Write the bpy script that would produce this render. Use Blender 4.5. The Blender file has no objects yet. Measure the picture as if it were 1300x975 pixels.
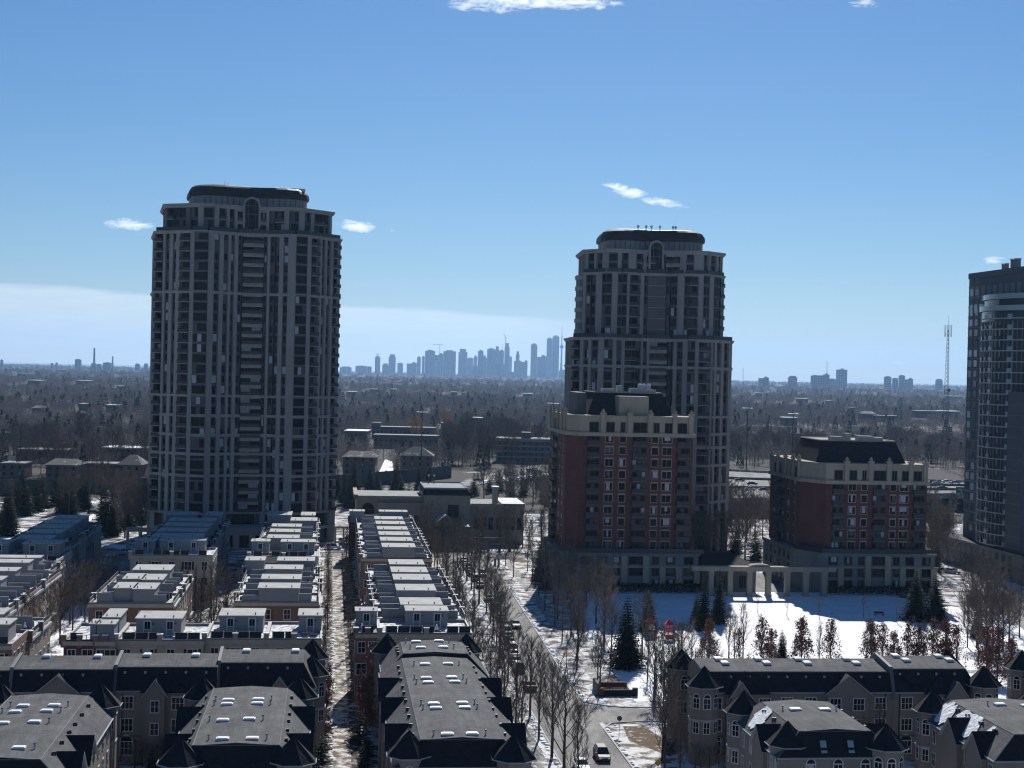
import bpy, bmesh, math, random
from mathutils import Vector, Matrix
random.seed(7)
R_ = math.radians
# ------------------------------------------------------------------ camera model / measured coordinates
FPX = 1953.0; EYE = 52.0; ROLL = R_(1.312); PITCH = math.atan(16.8/FPX); GA = R_(6.6)
CG, SG = math.cos(GA), math.sin(GA)
def G(x, y, z=0.0):
    "the place at height z that is seen at a spot of the photograph (survey helper)"
    u = (x-650)/FPX; v = -(y-487.5)/FPX
    cr, sr = math.cos(ROLL), math.sin(ROLL)
    X = u*cr-v*sr; Z = u*sr+v*cr
    Y2 = math.cos(PITCH)+Z*math.sin(PITCH); Z2 = -math.sin(PITCH)+Z*math.cos(PITCH)
    t = (z-EYE)/Z2
    return X*t, Y2*t
def AB(x, y, z=0.0):
    X, Y = G(x, y, z); return X*CG+Y*SG, -X*SG+Y*CG
def W(a, b): return a*CG-b*SG, a*SG+b*CG
def XD(x, d):
    "lateral position at distance d of photo column x (taken at the horizon)"
    return (x-650)/FPX*d
def HZ(x): return 457+0.0229*(x-50)
def ZD(x, y, d): return EYE+(HZ(x)-y)*d/FPX

scene = bpy.context.scene
COL = scene.collection
ORD = ['first','second','third','fourth','fifth','sixth','seventh','eighth','ninth','tenth','eleventh','twelfth','thirteenth','fourteenth','fifteenth','sixteenth','seventeenth','eighteenth','nineteenth','twentieth',
 'twenty-first','twenty-second','twenty-third','twenty-fourth','twenty-fifth','twenty-sixth','twenty-seventh','twenty-eighth','twenty-ninth','thirtieth','thirty-first','thirty-second','thirty-third','thirty-fourth','thirty-fifth','thirty-sixth','thirty-seventh','thirty-eighth','thirty-ninth','fortieth']

# ------------------------------------------------------------------ materials
MATS = {}
def mat(name, col, rough=0.85, spec=0.3, var=0.0, vscale=1.0, col2=None, thr=None, bump=0.0, bscale=8.0, metal=0.0, soft=0.08, stretch=None, sheetvar=None):
    m = bpy.data.materials.new(name); m.use_nodes = True
    nt = m.node_tree; N = nt.nodes; L = nt.links
    b = N['Principled BSDF']
    b.inputs['Roughness'].default_value = rough
    b.inputs['Specular IOR Level'].default_value = spec
    b.inputs['Metallic'].default_value = metal
    b.inputs['Base Color'].default_value = (*col, 1)
    if var or col2 or bump:
        tc = N.new('ShaderNodeTexCoord'); vec = tc.outputs['Object']
        if stretch:
            mp = N.new('ShaderNodeMapping'); mp.inputs['Scale'].default_value = stretch
            L.new(vec, mp.inputs['Vector']); vec = mp.outputs['Vector']
    if var or col2:
        n = N.new('ShaderNodeTexNoise'); n.inputs['Scale'].default_value = vscale; n.inputs['Detail'].default_value = 6
        n.inputs['Roughness'].default_value = 0.65
        L.new(vec, n.inputs['Vector'])
        cr = N.new('ShaderNodeValToRGB')
        if col2:
            t = 0.5 if thr is None else thr
            cr.color_ramp.elements[0].position = max(0, t-soft); cr.color_ramp.elements[1].position = min(1, t+soft)
            cr.color_ramp.elements[0].color = (*col, 1); cr.color_ramp.elements[1].color = (*col2, 1)
        else:
            cr.color_ramp.elements[0].position = 0.3; cr.color_ramp.elements[1].position = 0.7
            cr.color_ramp.elements[0].color = (*[c*(1-var) for c in col], 1)
            cr.color_ramp.elements[1].color = (*[min(1, c*(1+var)) for c in col], 1)
        L.new(n.outputs['Fac'], cr.inputs['Fac'])
        out = cr.outputs['Color']
        if col2 and var:
            n3 = N.new('ShaderNodeTexNoise'); n3.inputs['Scale'].default_value = vscale*7; n3.inputs['Detail'].default_value = 3
            L.new(vec, n3.inputs['Vector'])
            mr = N.new('ShaderNodeMapRange'); mr.inputs['From Min'].default_value = .3; mr.inputs['From Max'].default_value = .7
            mr.inputs['To Min'].default_value = 1-var; mr.inputs['To Max'].default_value = 1.0
            L.new(n3.outputs['Fac'], mr.inputs['Value'])
            mx = N.new('ShaderNodeMix'); mx.data_type = 'RGBA'; mx.blend_type = 'MULTIPLY'; mx.inputs['Factor'].default_value = 1
            L.new(out, mx.inputs['A']); L.new(mr.outputs['Result'], mx.inputs['B']); out = mx.outputs['Result']
        L.new(out, b.inputs['Base Color'])
    if bump:
        n2 = N.new('ShaderNodeTexNoise'); n2.inputs['Scale'].default_value = bscale; n2.inputs['Detail'].default_value = 4
        L.new(vec, n2.inputs['Vector'])
        bp = N.new('ShaderNodeBump'); bp.inputs['Strength'].default_value = bump; bp.inputs['Distance'].default_value = 0.3
        L.new(n2.outputs['Fac'], bp.inputs['Height']); L.new(bp.outputs['Normal'], b.inputs['Normal'])
    MATS[name] = m
    return m
def brick(name, c1, c2, mortar, scale=1.0, bw=0.5, bh=0.16, ms=0.02):
    m = mat(name, c1)
    nt = m.node_tree; N = nt.nodes; L = nt.links; b = N['Principled BSDF']
    tc = N.new('ShaderNodeTexCoord'); 
    sx = N.new('ShaderNodeSeparateXYZ'); L.new(tc.outputs['Object'], sx.inputs[0])
    ad = N.new('ShaderNodeMath'); ad.operation = 'ADD'; L.new(sx.outputs[0], ad.inputs[0]); L.new(sx.outputs[1], ad.inputs[1])
    cb = N.new('ShaderNodeCombineXYZ'); L.new(ad.outputs[0], cb.inputs[0]); L.new(sx.outputs[2], cb.inputs[1])
    br = N.new('ShaderNodeTexBrick'); br.inputs['Scale'].default_value = scale
    br.inputs['Brick Width'].default_value = bw; br.inputs['Row Height'].default_value = bh; br.inputs['Mortar Size'].default_value = ms
    br.inputs['Color1'].default_value = (*c1, 1); br.inputs['Color2'].default_value = (*c2, 1); br.inputs['Mortar'].default_value = (*mortar, 1)
    L.new(cb.outputs[0], br.inputs['Vector'])
    n = N.new('ShaderNodeTexNoise'); n.inputs['Scale'].default_value = 0.35; n.inputs['Detail'].default_value = 5
    L.new(tc.outputs['Object'], n.inputs['Vector'])
    mr = N.new('ShaderNodeMapRange'); mr.inputs['From Min'].default_value = .3; mr.inputs['From Max'].default_value = .7
    mr.inputs['To Min'].default_value = .8; mr.inputs['To Max'].default_value = 1.1
    L.new(n.outputs['Fac'], mr.inputs['Value'])
    mx = N.new('ShaderNodeMix'); mx.data_type = 'RGBA'; mx.blend_type = 'MULTIPLY'; mx.inputs['Factor'].default_value = 1
    L.new(br.outputs['Color'], mx.inputs['A']); L.new(mr.outputs['Result'], mx.inputs['B']); L.new(mx.outputs['Result'], b.inputs['Base Color'])
    return m
def leafmat(name, c1, c2, rough=.8):
    "colour differs from leaf clump to leaf clump and from tree to tree"
    m = mat(name, c1, rough, .2)
    nt = m.node_tree; N = nt.nodes; L = nt.links; b = N['Principled BSDF']
    oi = N.new('ShaderNodeObjectInfo'); ge = N.new('ShaderNodeNewGeometry')
    ad = N.new('ShaderNodeMath'); ad.operation = 'ADD'; L.new(oi.outputs['Random'], ad.inputs[0]); L.new(ge.outputs['Random Per Island'], ad.inputs[1])
    hf = N.new('ShaderNodeMath'); hf.operation = 'MULTIPLY'; hf.inputs[1].default_value = .5; L.new(ad.outputs[0], hf.inputs[0])
    cr = N.new('ShaderNodeValToRGB'); cr.color_ramp.elements[0].position = .2; cr.color_ramp.elements[1].position = .8
    cr.color_ramp.elements[0].color = (*c1, 1); cr.color_ramp.elements[1].color = (*c2, 1)
    L.new(hf.outputs[0], cr.inputs['Fac']); L.new(cr.outputs['Color'], b.inputs['Base Color'])
    return m
stone = mat('stone', (.285,.278,.27), .9, .2, var=.16, vscale=.35, stretch=(1,1,.3))
stone_d = mat('stone_dark', (.12,.12,.122), .9, .2, var=.15, vscale=.5)
stone_w = mat('stone_warm', (.34,.30,.235), .9, .2, var=.14, vscale=.4, stretch=(1,1,.35))
stone_g = mat('stone_grey', (.18,.19,.19), .9, .2, var=.13, vscale=.5)
spandrel = mat('spandrel', (.03,.033,.042), .7, .12)
spand2 = mat('spandrel_grey', (.075,.077,.085), .7, .12)
recess = mat('recess', (.045,.046,.05), .9, .1)
glass = mat('glass', (.006,.008,.012), .15, .12)
glass_b = mat('glass_blue', (.035,.065,.075), .08, .4)
curtain = mat('curtain', (.40,.42,.44), .5, .2, var=.3, vscale=2)
curtain2 = mat('blind', (.08,.085,.09), .5, .2)
rail_g = mat('rail_glass', (.04,.044,.055), .3, .25)
rail_l = mat('rail_pale', (.30,.38,.42), .2, .5)
capm = mat('cap_copper', (.02,.02,.024), .6, .25, var=.2, vscale=.3)
slate_shade = mat('slate_shade', (.017,.019,.025), .85, .15, var=.4, vscale=1.3, bump=.15, bscale=3)  # near-black; also puts shade into the colour of camera-facing house slopes
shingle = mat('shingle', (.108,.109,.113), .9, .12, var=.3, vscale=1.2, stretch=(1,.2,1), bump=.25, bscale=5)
ridge_m = mat('ridge', (.13,.135,.145), .7)
flat_r = mat('flat_roof', (.36,.36,.35), .85, .2, var=.22, vscale=.5)
flat_r2 = mat('flat_roof_dark', (.22,.23,.235), .85, .2, var=.3, vscale=.4)
siding = mat('siding', (.235,.24,.26), .8, .2, var=.06, vscale=.6)
siding2 = mat('siding_grey', (.27,.265,.26), .8, .2, var=.06, vscale=.6)
stucco = mat('stucco', (.235,.205,.182), .9, .15, var=.13, vscale=.5, stretch=(1,1,.3))
cream = mat('cream', (.42,.37,.29), .9, .15, var=.13, vscale=.6, stretch=(1,1,.3))
trim = mat('white_trim', (.55,.55,.56), .6)
trim_g = mat('grey_trim', (.36,.37,.40), .7)
fence_b = mat('black_panel', (.012,.012,.015), .6)
pvc = mat('pale_pipe', (.5,.5,.5), .6)
skyl = mat('skylight_dome', (.85,.86,.87), .35, .4)  # white stands for sun and sky reflected in skylight glass; also vent caps
metal = mat('metal', (.30,.31,.32), .45, .5, metal=.6)
darkmetal = mat('dark_metal', (.03,.03,.035), .5, .4)
lampglobe = mat('lamp_globe', (.8,.8,.8), .3, .5)
brick_r = brick('brick_red', (.115,.036,.03), (.15,.047,.038), (.14,.08,.07), 1, .45, .15, .015)
brick_t = brick('brick_brown', (.17,.08,.058), (.22,.105,.075), (.25,.2,.17), 1, .45, .15, .015)
brick_y = brick('block_tan', (.25,.22,.185), (.31,.275,.225), (.15,.135,.12), 1, .8, .3, .02)
gstone = mat('precast', (.085,.10,.12), .8, .25, var=.1, vscale=.4)
snow = mat('snow', (.80,.81,.83), .7, .1, var=.12, vscale=.18, bump=.8, bscale=1.6)
snow_t = mat('snow_terrace', (.22,.22,.23), .8, .2, var=.15, vscale=1.3, col2=(.78,.8,.84), thr=.5, soft=.06)
asphalt = mat('asphalt', (.075,.075,.08), .9, .2, var=.0, vscale=.25, col2=(.15,.15,.15), thr=.52, soft=.2, bump=.1)
asph_s = mat('asphalt_salted', (.16,.155,.15), .9, .2, var=.25, vscale=.22, col2=(.30,.29,.28), thr=.5, soft=.12, stretch=(1,.25,1))
walk = mat('concrete', (.27,.26,.245), .9, .2, var=.25, vscale=.6, col2=(.72,.73,.76), thr=.56, soft=.05)
curb = mat('kerb', (.42,.42,.41), .9)
paint = mat('road_paint', (.7,.7,.68), .7)
# ground: grass and dirt with patchy snow
gr_near = mat('patchy_snow_ground', (.13,.105,.075), .95, .1, var=.25, vscale=.16, col2=(.72,.73,.76), thr=.50, soft=.055, bump=.4, bscale=1.5)
gr_verge = mat('snowy_verge', (.19,.155,.115), .95, .1, var=.2, vscale=.3, col2=(.76,.77,.79), thr=.485, soft=.05, bump=.5, bscale=2)
gr_lane = mat('trodden_snow', (.17,.14,.115), .95, .1, var=.3, vscale=.55, col2=(.74,.72,.69), thr=.51, soft=.07, bump=.5, bscale=2)
gr_lane2 = mat('lane_border_ground', (.07,.058,.048), .95, .1, var=.3, vscale=.5, col2=(.62,.62,.63), thr=.56, soft=.05, bump=.4, bscale=2)
gr_mixed = mat('mixed_ground', (.13,.11,.09), .95, .1, var=.2, vscale=.05, col2=(.55,.56,.58), thr=.52, soft=.05)
gr_mud = mat('bare_bed', (.15,.105,.07), .95, .1, var=.4, vscale=.8, col2=(.6,.58,.55), thr=.6, soft=.05)
gr_mulch = mat('mulch', (.055,.038,.032), .95, .1, var=.3, vscale=1)
gr_far = mat('wooded_floor', (.075,.068,.06), .95, .1, var=.3, vscale=.02, col2=(.45,.47,.5), thr=.66, soft=.03)
water_m = mat('lake_water', (.05,.09,.13), .12, .5, bump=.1, bscale=.02)
bark = mat('bark', (.075,.062,.055), .95, .1, var=.3, vscale=3)
twig = leafmat('twigs', (.10,.082,.07), (.20,.165,.14))
twig_o = leafmat('twigs_golden', (.42,.24,.09), (.5,.3,.12))
twig_far = leafmat('twigs_far', (.13,.105,.088), (.32,.26,.215))
oakleaf = leafmat('dry_oak_leaves', (.11,.042,.03), (.24,.11,.08))
needle = leafmat('needles', (.012,.024,.017), (.035,.055,.032))
hedge_m = leafmat('hedge_leaf', (.012,.016,.012), (.035,.04,.025))

# shingled roof: courses and sheet joints
def _courses(m):
    nt = m.node_tree; N = nt.nodes; L = nt.links; b = N['Principled BSDF']; src = b.inputs['Base Color'].links[0].from_socket
    tc = N.new('ShaderNodeTexCoord'); br = N.new('ShaderNodeTexBrick'); br.inputs['Scale'].default_value = 1
    br.inputs['Brick Width'].default_value = 1.9; br.inputs['Row Height'].default_value = .75; br.inputs['Mortar Size'].default_value = .05; br.inputs['Mortar Smooth'].default_value = .6
    br.inputs['Color1'].default_value = (.86,.86,.86,1); br.inputs['Color2'].default_value = (1.08,1.08,1.08,1); br.inputs['Mortar'].default_value = (.68,.68,.68,1)
    L.new(tc.outputs['Object'], br.inputs['Vector'])
    n = N.new('ShaderNodeTexNoise'); n.inputs['Scale'].default_value = .22; n.inputs['Detail'].default_value = 5; L.new(tc.outputs['Object'], n.inputs['Vector'])
    mr = N.new('ShaderNodeMapRange'); mr.inputs['From Min'].default_value = .3; mr.inputs['From Max'].default_value = .7; mr.inputs['To Min'].default_value = .8; mr.inputs['To Max'].default_value = 1.15; L.new(n.outputs['Fac'], mr.inputs['Value'])
    o = src
    for q in (br.outputs['Color'], mr.outputs['Result']):
        mx = N.new('ShaderNodeMix'); mx.data_type = 'RGBA'; mx.blend_type = 'MULTIPLY'; mx.inputs['Factor'].default_value = 1
        L.new(o, mx.inputs['A']); L.new(q, mx.inputs['B']); o = mx.outputs['Result']
    L.new(o, b.inputs['Base Color'])
_courses(shingle)
# ------------------------------------------------------------------ mesh builder
class MB:
    def __init__(s, ox=0, oy=0, oz=0):
        s.v = []; s.f = []; s.mi = []; s.ms = []; s.o = (ox, oy, oz)
    def _m(s, m):
        if m not in s.ms: s.ms.append(m)
        return s.ms.index(m)
    def add(s, vs, fs, m):
        n = len(s.v); s.v += vs; k = s._m(m)
        for f in fs: s.f.append(tuple(i+n for i in f)); s.mi.append(k)
    def box(s, x0, x1, y0, y1, z0, z1, m, top=None):
        if x0 > x1: x0, x1 = x1, x0
        if y0 > y1: y0, y1 = y1, y0
        vs = [(x0,y0,z0),(x1,y0,z0),(x1,y1,z0),(x0,y1,z0),(x0,y0,z1),(x1,y0,z1),(x1,y1,z1),(x0,y1,z1)]
        s.add(vs, [(0,3,2,1),(0,1,5,4),(1,2,6,5),(2,3,7,6),(3,0,4,7)], m)
        s.add([vs[4],vs[5],vs[6],vs[7]], [(0,1,2,3)], top or m)
    def fbox(s, F, s0, s1, t0, t1, z0, z1, m, top=None):
        px, py, dx, dy = F; nx, ny = dy, -dx
        def P(a, t, z): return (px+dx*a+nx*t, py+dy*a+ny*t, z)
        vs = [P(s0,t1,z0),P(s1,t1,z0),P(s1,t0,z0),P(s0,t0,z0),P(s0,t1,z1),P(s1,t1,z1),P(s1,t0,z1),P(s0,t0,z1)]
        s.add(vs, [(0,3,2,1),(0,1,5,4),(1,2,6,5),(2,3,7,6),(3,0,4,7)], m)
        s.add([vs[4],vs[5],vs[6],vs[7]], [(0,1,2,3)], top or m)
    def face(s, pts, m): s.add([tuple(p) for p in pts], [tuple(range(len(pts)))], m)
    def prism(s, pts, z0, z1, m, top=None, bottom=True):
        n = len(pts)
        s.add([(x,y,z0) for x,y in pts]+[(x,y,z1) for x,y in pts], [(i,(i+1)%n,n+(i+1)%n,n+i) for i in range(n)], m)
        s.add([(x,y,z1) for x,y in pts], [tuple(range(n))], top or m)
        if bottom: s.add([(x,y,z0) for x,y in pts], [tuple(range(n-1,-1,-1))], m)
    def rings(s, rs, m, top=None, cap=True):
        n = len(rs[0]); vs = [p for r in rs for p in r]
        s.add(vs, [(k*n+i, k*n+(i+1)%n, (k+1)*n+(i+1)%n, (k+1)*n+i) for k in range(len(rs)-1) for i in range(n)], m)
        if cap: s.add(list(rs[-1]), [tuple(range(n))], top or m)
    def cone(s, cx, cy, z0, z1, r, n, m, r1=0.0, ph=0.0):
        a = [(cx+r*math.cos(ph+2*math.pi*i/n), cy+r*math.sin(ph+2*math.pi*i/n), z0) for i in range(n)]
        if r1:
            b = [(cx+r1*math.cos(ph+2*math.pi*i/n), cy+r1*math.sin(ph+2*math.pi*i/n), z1) for i in range(n)]
            s.rings([a, b], m); s.add(a, [tuple(range(n-1,-1,-1))], m)
        else:
            s.add(a+[(cx,cy,z1)], [(i,(i+1)%n,n) for i in range(n)]+[tuple(range(n-1,-1,-1))], m)
    def tube(s, p0, p1, r0, r1, n, m, cap=False):
        p0 = Vector(p0); p1 = Vector(p1); d = p1-p0
        if d.length < 1e-6: return
        d.normalize(); u = d.cross(Vector((0,0,1)) if abs(d.z) < .9 else Vector((1,0,0))); u.normalize(); w = d.cross(u)
        vs = []
        for p, r in ((p0,r0),(p1,r1)):
            for i in range(n):
                a = 2*math.pi*i/n; vs.append(tuple(p+u*(r*math.cos(a))+w*(r*math.sin(a))))
        fs = [(i,(i+1)%n,n+(i+1)%n,n+i) for i in range(n)]
        if cap: fs += [tuple(range(n-1,-1,-1)), tuple(range(n,2*n))]
        s.add(vs, fs, m)
    def mesh(s, name):
        me = bpy.data.meshes.new(name); ox, oy, oz = s.o
        me.from_pydata([(x-ox,y-oy,z-oz) for x,y,z in s.v], [], s.f)
        for m in s.ms: me.materials.append(m)
        me.polygons.foreach_set('material_index', s.mi)
        me.update(); return me
    def build(s, name, parent=None, label=None, kind=None):
        o = bpy.data.objects.new(name, s.mesh(name)); COL.objects.link(o)
        if parent: o.parent = parent
        if label: o['label'] = label
        if kind: o['kind'] = kind
        return o
def tag(o, label=None, cat=None, group=None, kind=None):
    if label: o['label'] = label
    if cat: o['category'] = cat
    if group: o['group'] = group
    if kind: o['kind'] = kind
    return o
class Thing:
    "an Empty at the base of a thing; parts are modelled in the coordinates of its frame"
    def __init__(s, name, label, cat, a, b, frame=None, group=None, z=0):
        s.fr = frame or (0, 0, GA); X0, Y0, an = s.fr
        c, sn = math.cos(an), math.sin(an)
        s.e = bpy.data.objects.new(name, None); COL.objects.link(s.e); s.e.empty_display_size = .5
        s.e.location = (X0+a*c-b*sn, Y0+a*sn+b*c, z); s.e.rotation_euler = (0, 0, an)
        s.a, s.b, s.z = a, b, z
        tag(s.e, label, cat, group)
        s.cand = {}
    def mb(s): return MB(s.a, s.b, s.z)
    def add(s, name, m, parent=None, label=None): return m.build(name, parent or s.e, label)
    def want(s, name, area, fn): s.cand.setdefault(name, []).append((area, fn))
    def flush(s, cap=100):
        for name, L in s.cand.items():
            L = sorted(L, key=lambda t: -t[0])
            for ar, fn in L[:cap]:
                m = s.mb(); fn(m); m.build(name, s.e)
            if len(L) > cap:
                m = s.mb()
                for ar, fn in L[cap:]: fn(m)
                m.build(name, s.e, kind='stuff')
        s.cand = {}
def copy_tree(o, parent=None):
    c = o.copy(); COL.objects.link(c); c.parent = parent
    for ch in list(o.children): copy_tree(ch, c)
    return c
def struct(name, m, label=None):
    o = m.build(name); o['kind'] = 'structure'
    if label: o['label'] = label
    return o
def pane(dark=.8):
    r = random.random()
    return glass if r < dark else (curtain2 if r < dark+(1-dark)*.7 else curtain)
def window(T, F, s, z, w, h, fr=trim, t=0.0, dark=.8, bars=(1,1), name='window', arch=False):
    g = glass; cur = None
    if random.random() > dark: cur = (random.uniform(0, .45), random.uniform(.55, 1), random.uniform(0, .5), random.choice((curtain, curtain2, curtain)))
    def fn(m):
        m.fbox(F, s-.1, s+w+.1, t, t+.06, z-.1, z+h+.1, fr)
        m.fbox(F, s+.03, s+w-.03, t+.06, t+.065, z+.03, z+h-.03, g)
        if cur: m.fbox(F, s+.06+(w-.12)*cur[0], s+.06+(w-.12)*cur[1], t+.065, t+.068, z+.05+(h-.1)*cur[2], z+h-.05, cur[3])
        for i in range(1, bars[0]+1): x = s+w*i/(bars[0]+1); m.fbox(F, x-.035, x+.035, t+.065, t+.09, z+.03, z+h-.03, fr)
        for i in range(1, bars[1]+1): y = z+h*i/(bars[1]+1); m.fbox(F, s+.03, s+w-.03, t+.065, t+.08, y-.025, y+.025, fr)
        if arch:
            px, py, dx, dy = F; nx, ny = dy, -dx
            def P(a, tt, zz): return (px+dx*a+nx*tt, py+dy*a+ny*tt, zz)
            cx = s+w/2; r = w/2+.1; n = 8
            for rr, tt, mm in ((r, t+.06, fr), (r-.12, t+.065, g)):
                pts = [P(cx+rr*math.cos(math.pi*i/n), tt, z+h+.1+rr*math.sin(math.pi*i/n)) for i in range(n+1)]
                m.face(pts, mm)
    T.want(name, w*h, fn)
# ------------------------------------------------------------------ tall stone towers
def facets_of(poly):
    out = []
    for (x0,y0),(x1,y1) in zip(poly, poly[1:]):
        L = math.hypot(x1-x0, y1-y0); out.append(((x0,y0,(x1-x0)/L,(y1-y0)/L), L, x0, x1))
    return out
def tower_tier(T, front, depth, bays, z0, z1, nf, bands, side_top=True, style='L'):
    """front: plan polyline left to right (x, y back); bays: list of (type, x0, x1) in x along the facade"""
    fac = facets_of(front); h = (z1-z0)/nf
    wallm = T._wall
    def PIL(F, *a): T.want('pilaster', (a[1]-a[0])*(a[5]-a[4])+50, lambda m: m.fbox(F, *a, stone))
    xl, yl = front[0]; xr, yr = front[-1]
    back = depth
    inner = [(x*(1)+ (0.9 if i==0 else (-0.9 if i==len(front)-1 else 0)), y+1.9) for i,(x,y) in enumerate(front)] + [(xr-.9, back-1), (xl+.9, back-1)]
    wallm.prism(inner, z0, z1-.02, recess, top=flat_r2)
    def seg(x0, x1):
        for F, L, a, b in fac:
            if x0 < b-1e-6 and x1 > a+1e-6:
                u0 = (max(x0,a)-a)/(b-a)*L; u1 = (min(x1,b)-a)/(b-a)*L
                if u1-u0 > .05: yield F, u0, u1
    def strip(F, s0, s1, t, w=0, gz0=.7, gh=None, name='window'):
        wallm.fbox(F, s0, s1, -1.9, t-.25, z0, z1-.05, stone_d if t > 0 else spand2)
        for k in range(nf):
            zz = z0+k*h; g = pane(.72)
            n = max(1, round((s1-s0)/1.25))
            def fn(m, zz=zz, g=g, n=n):
                m.fbox(F, s0+.08, s1-.08, t-.25, t-.2, zz+gz0-.1, zz+h-.12, stone_d if t < 0 else spandrel)
                for i in range(n):
                    a = s0+.14+(s1-s0-.28)*i/n; b = s0+.14+(s1-s0-.28)*(i+1)/n-.07
                    m.fbox(F, a, b, t-.2, t-.17, zz+gz0, zz+h-.22, g if i == 0 else pane(.82))
            T.want(name, (s1-s0)*h, fn)
    def balcony(F, s0, s1, tb, tf, sm, rm, kk=range(0, nf)):
        wallm.fbox(F, s0, s1, tb-.2, tb, z0, z1-.05, recess)
        for k in kk:
            zz = z0+k*h; g = pane(.6); g2 = pane(.6)
            def fn(m, zz=zz):
                m.fbox(F, s0-.02, s1+.02, tb, tf, zz-.02, zz+.2, sm)
                m.fbox(F, s0+.05, s1-.05, tf-.1, tf-.05, zz+.2, zz+1.15, rm)
            T.want('balcony', (s1-s0)*h, fn)
            def fw(m, zz=zz, g=g, g2=g2):
                mid = (s0+s1)/2
                m.fbox(F, s0+.25, mid-.08, tb, tb+.05, zz+.3, zz+h-.35, g); m.fbox(F, mid+.08, s1-.25, tb, tb+.05, zz+.3, zz+h-.35, g2)
            T.want('window', (s1-s0)*h*.3, fw)
    for ty, x0, x1 in bays:
        for F, s0, s1 in seg(x0, x1):
            if ty == 'P':
                PIL(F, s0, s1, -1.9, .12, z0, z1-.03)
            elif ty == 'V':
                wallm.fbox(F, s0, s1, -1.9, -.12, z0, z1-.03, stone_d)
            elif ty == 'W': strip(F, s0, s1, -.3)
            elif ty == 'G': strip(F, s0, s1, .35, gz0=.55); wallm.fbox(F, s0, s1, .1, .3, z1-.5, z1-.06, stone_d)
            elif ty == 'B': balcony(F, s0, s1, -1.6, .45, stone, rail_g)
            elif ty == 'S': balcony(F, s0, s1, -1.5, .6, stone, rail_g)
            elif ty == 'C':
                balcony(F, s0, s1, -1.5, .55, stone, rail_g)
                for k in range(nf):
                    zz = z0+k*h; T.want('balcony_beam', 9, lambda m, zz=zz, F=F, s0=s0, s1=s1: m.fbox(F, s0, s1, -1.5, .05, zz+h-.8, zz+h-.05, stone))
            elif ty == 'D':
                wallm.fbox(F, s0, s1, -1.9, -.5, z0, z1-.04, stone_d)
                for k in range(nf):
                    zz = z0+k*h
                    def fn(m, zz=zz):
                        w = (s1-s0)/4
                        for i in range(4): m.fbox(F, s0+w*i+.15, s0+w*(i+1)-.15, -.5, -.45, zz+.9, zz+h-.7, pane(.45))
                    T.want('window', 6, fn)
                    T.want('balcony_beam', 4, lambda m, zz=zz, F=F, s0=s0, s1=s1: m.fbox(F, s0, s1, -.5, -.3, zz+h-.25, zz+h-.08, stone))
    # the flanks and the back
    pts = [front[-1], (xr, back), (xl, back), front[0]]
    for F, L, a, b in facets_of(pts):
        n = max(1, int(L/4.2)); w = L/n
        for i in range(n):
            wallm.fbox(F, i*w, i*w+1.3, -.9, .1, z0, z1-.03, stone)
            wallm.fbox(F, i*w+1.3, (i+1)*w, -.9, -.35, z0, z1-.04, spandrel)
            for k in range(nf):
                zz = z0+k*h
                wallm.fbox(F, i*w+1.35, (i+1)*w-.05, -.35, -.25, zz, zz+.6, stone_d)
                wallm.fbox(F, i*w+1.5, (i+1)*w-.2, -.35, -.3, zz+.7, zz+h-.2, pane(.8))
    for zb in bands:
        bm = T.mb(); P0 = [(x, y) for x, y in front]
        vs = []
        for F, L, a, b in fac: vs.append((F, L))
        up = [(F[0]+F[3]*.3, F[1]-F[2]*.3) for F, L in vs[:1]]+[((vs[i][0][0]+(vs[i-1][0][3]+vs[i][0][3])*.15), (vs[i][0][1]-(vs[i-1][0][2]+vs[i][0][2])*.15)) for i in range(1, len(vs))]
        F, L = vs[-1]; up.append((F[0]+F[2]*L+F[3]*.3, F[1]+F[3]*L-F[2]*.3))
        bm.prism(up+[(x, y+.6) for x, y in P0[::-1]], zb-.4, zb+.4, stone); T.add('floor_band', bm)
def cornice(m, front, depth, z, out, h, mt):
    pts = list(front)+[(front[-1][0], depth), (front[0][0], depth)]
    cx = sum(p[0] for p in pts)/len(pts); cy = sum(p[1] for p in pts)/len(pts)
    def off(o):
        W2 = max(abs(p[0]-cx) for p in pts); D2 = max(abs(p[1]-cy) for p in pts)
        return [(cx+(x-cx)*(1+o/W2), cy+(y-cy)*(1+o/D2)) for x, y in pts]
    a, b = off(out*.4), off(out)
    m.rings([[(x,y,z-h) for x,y in a], [(x,y,z-h*.35) for x,y in b], [(x,y,z) for x,y in b], [(x,y,z+.02) for x,y in off(-.3)]], mt, top=flat_r2)
def fit(bays_px, x0px, scale, off=0): return [(t, (a-x0px)*scale+off, (b-x0px)*scale+off) for t, a, b in bays_px]
def fill(bl, x0, x1):
    "pilasters in the gaps between the listed bays"
    out = []; c = x0
    for t, a, b in bl:
        if a > c+.5: out.append(('P', c, a))
        out.append((t, a, b)); c = b
    if c < x1-.5: out.append(('P', c, x1))
    return out
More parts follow.
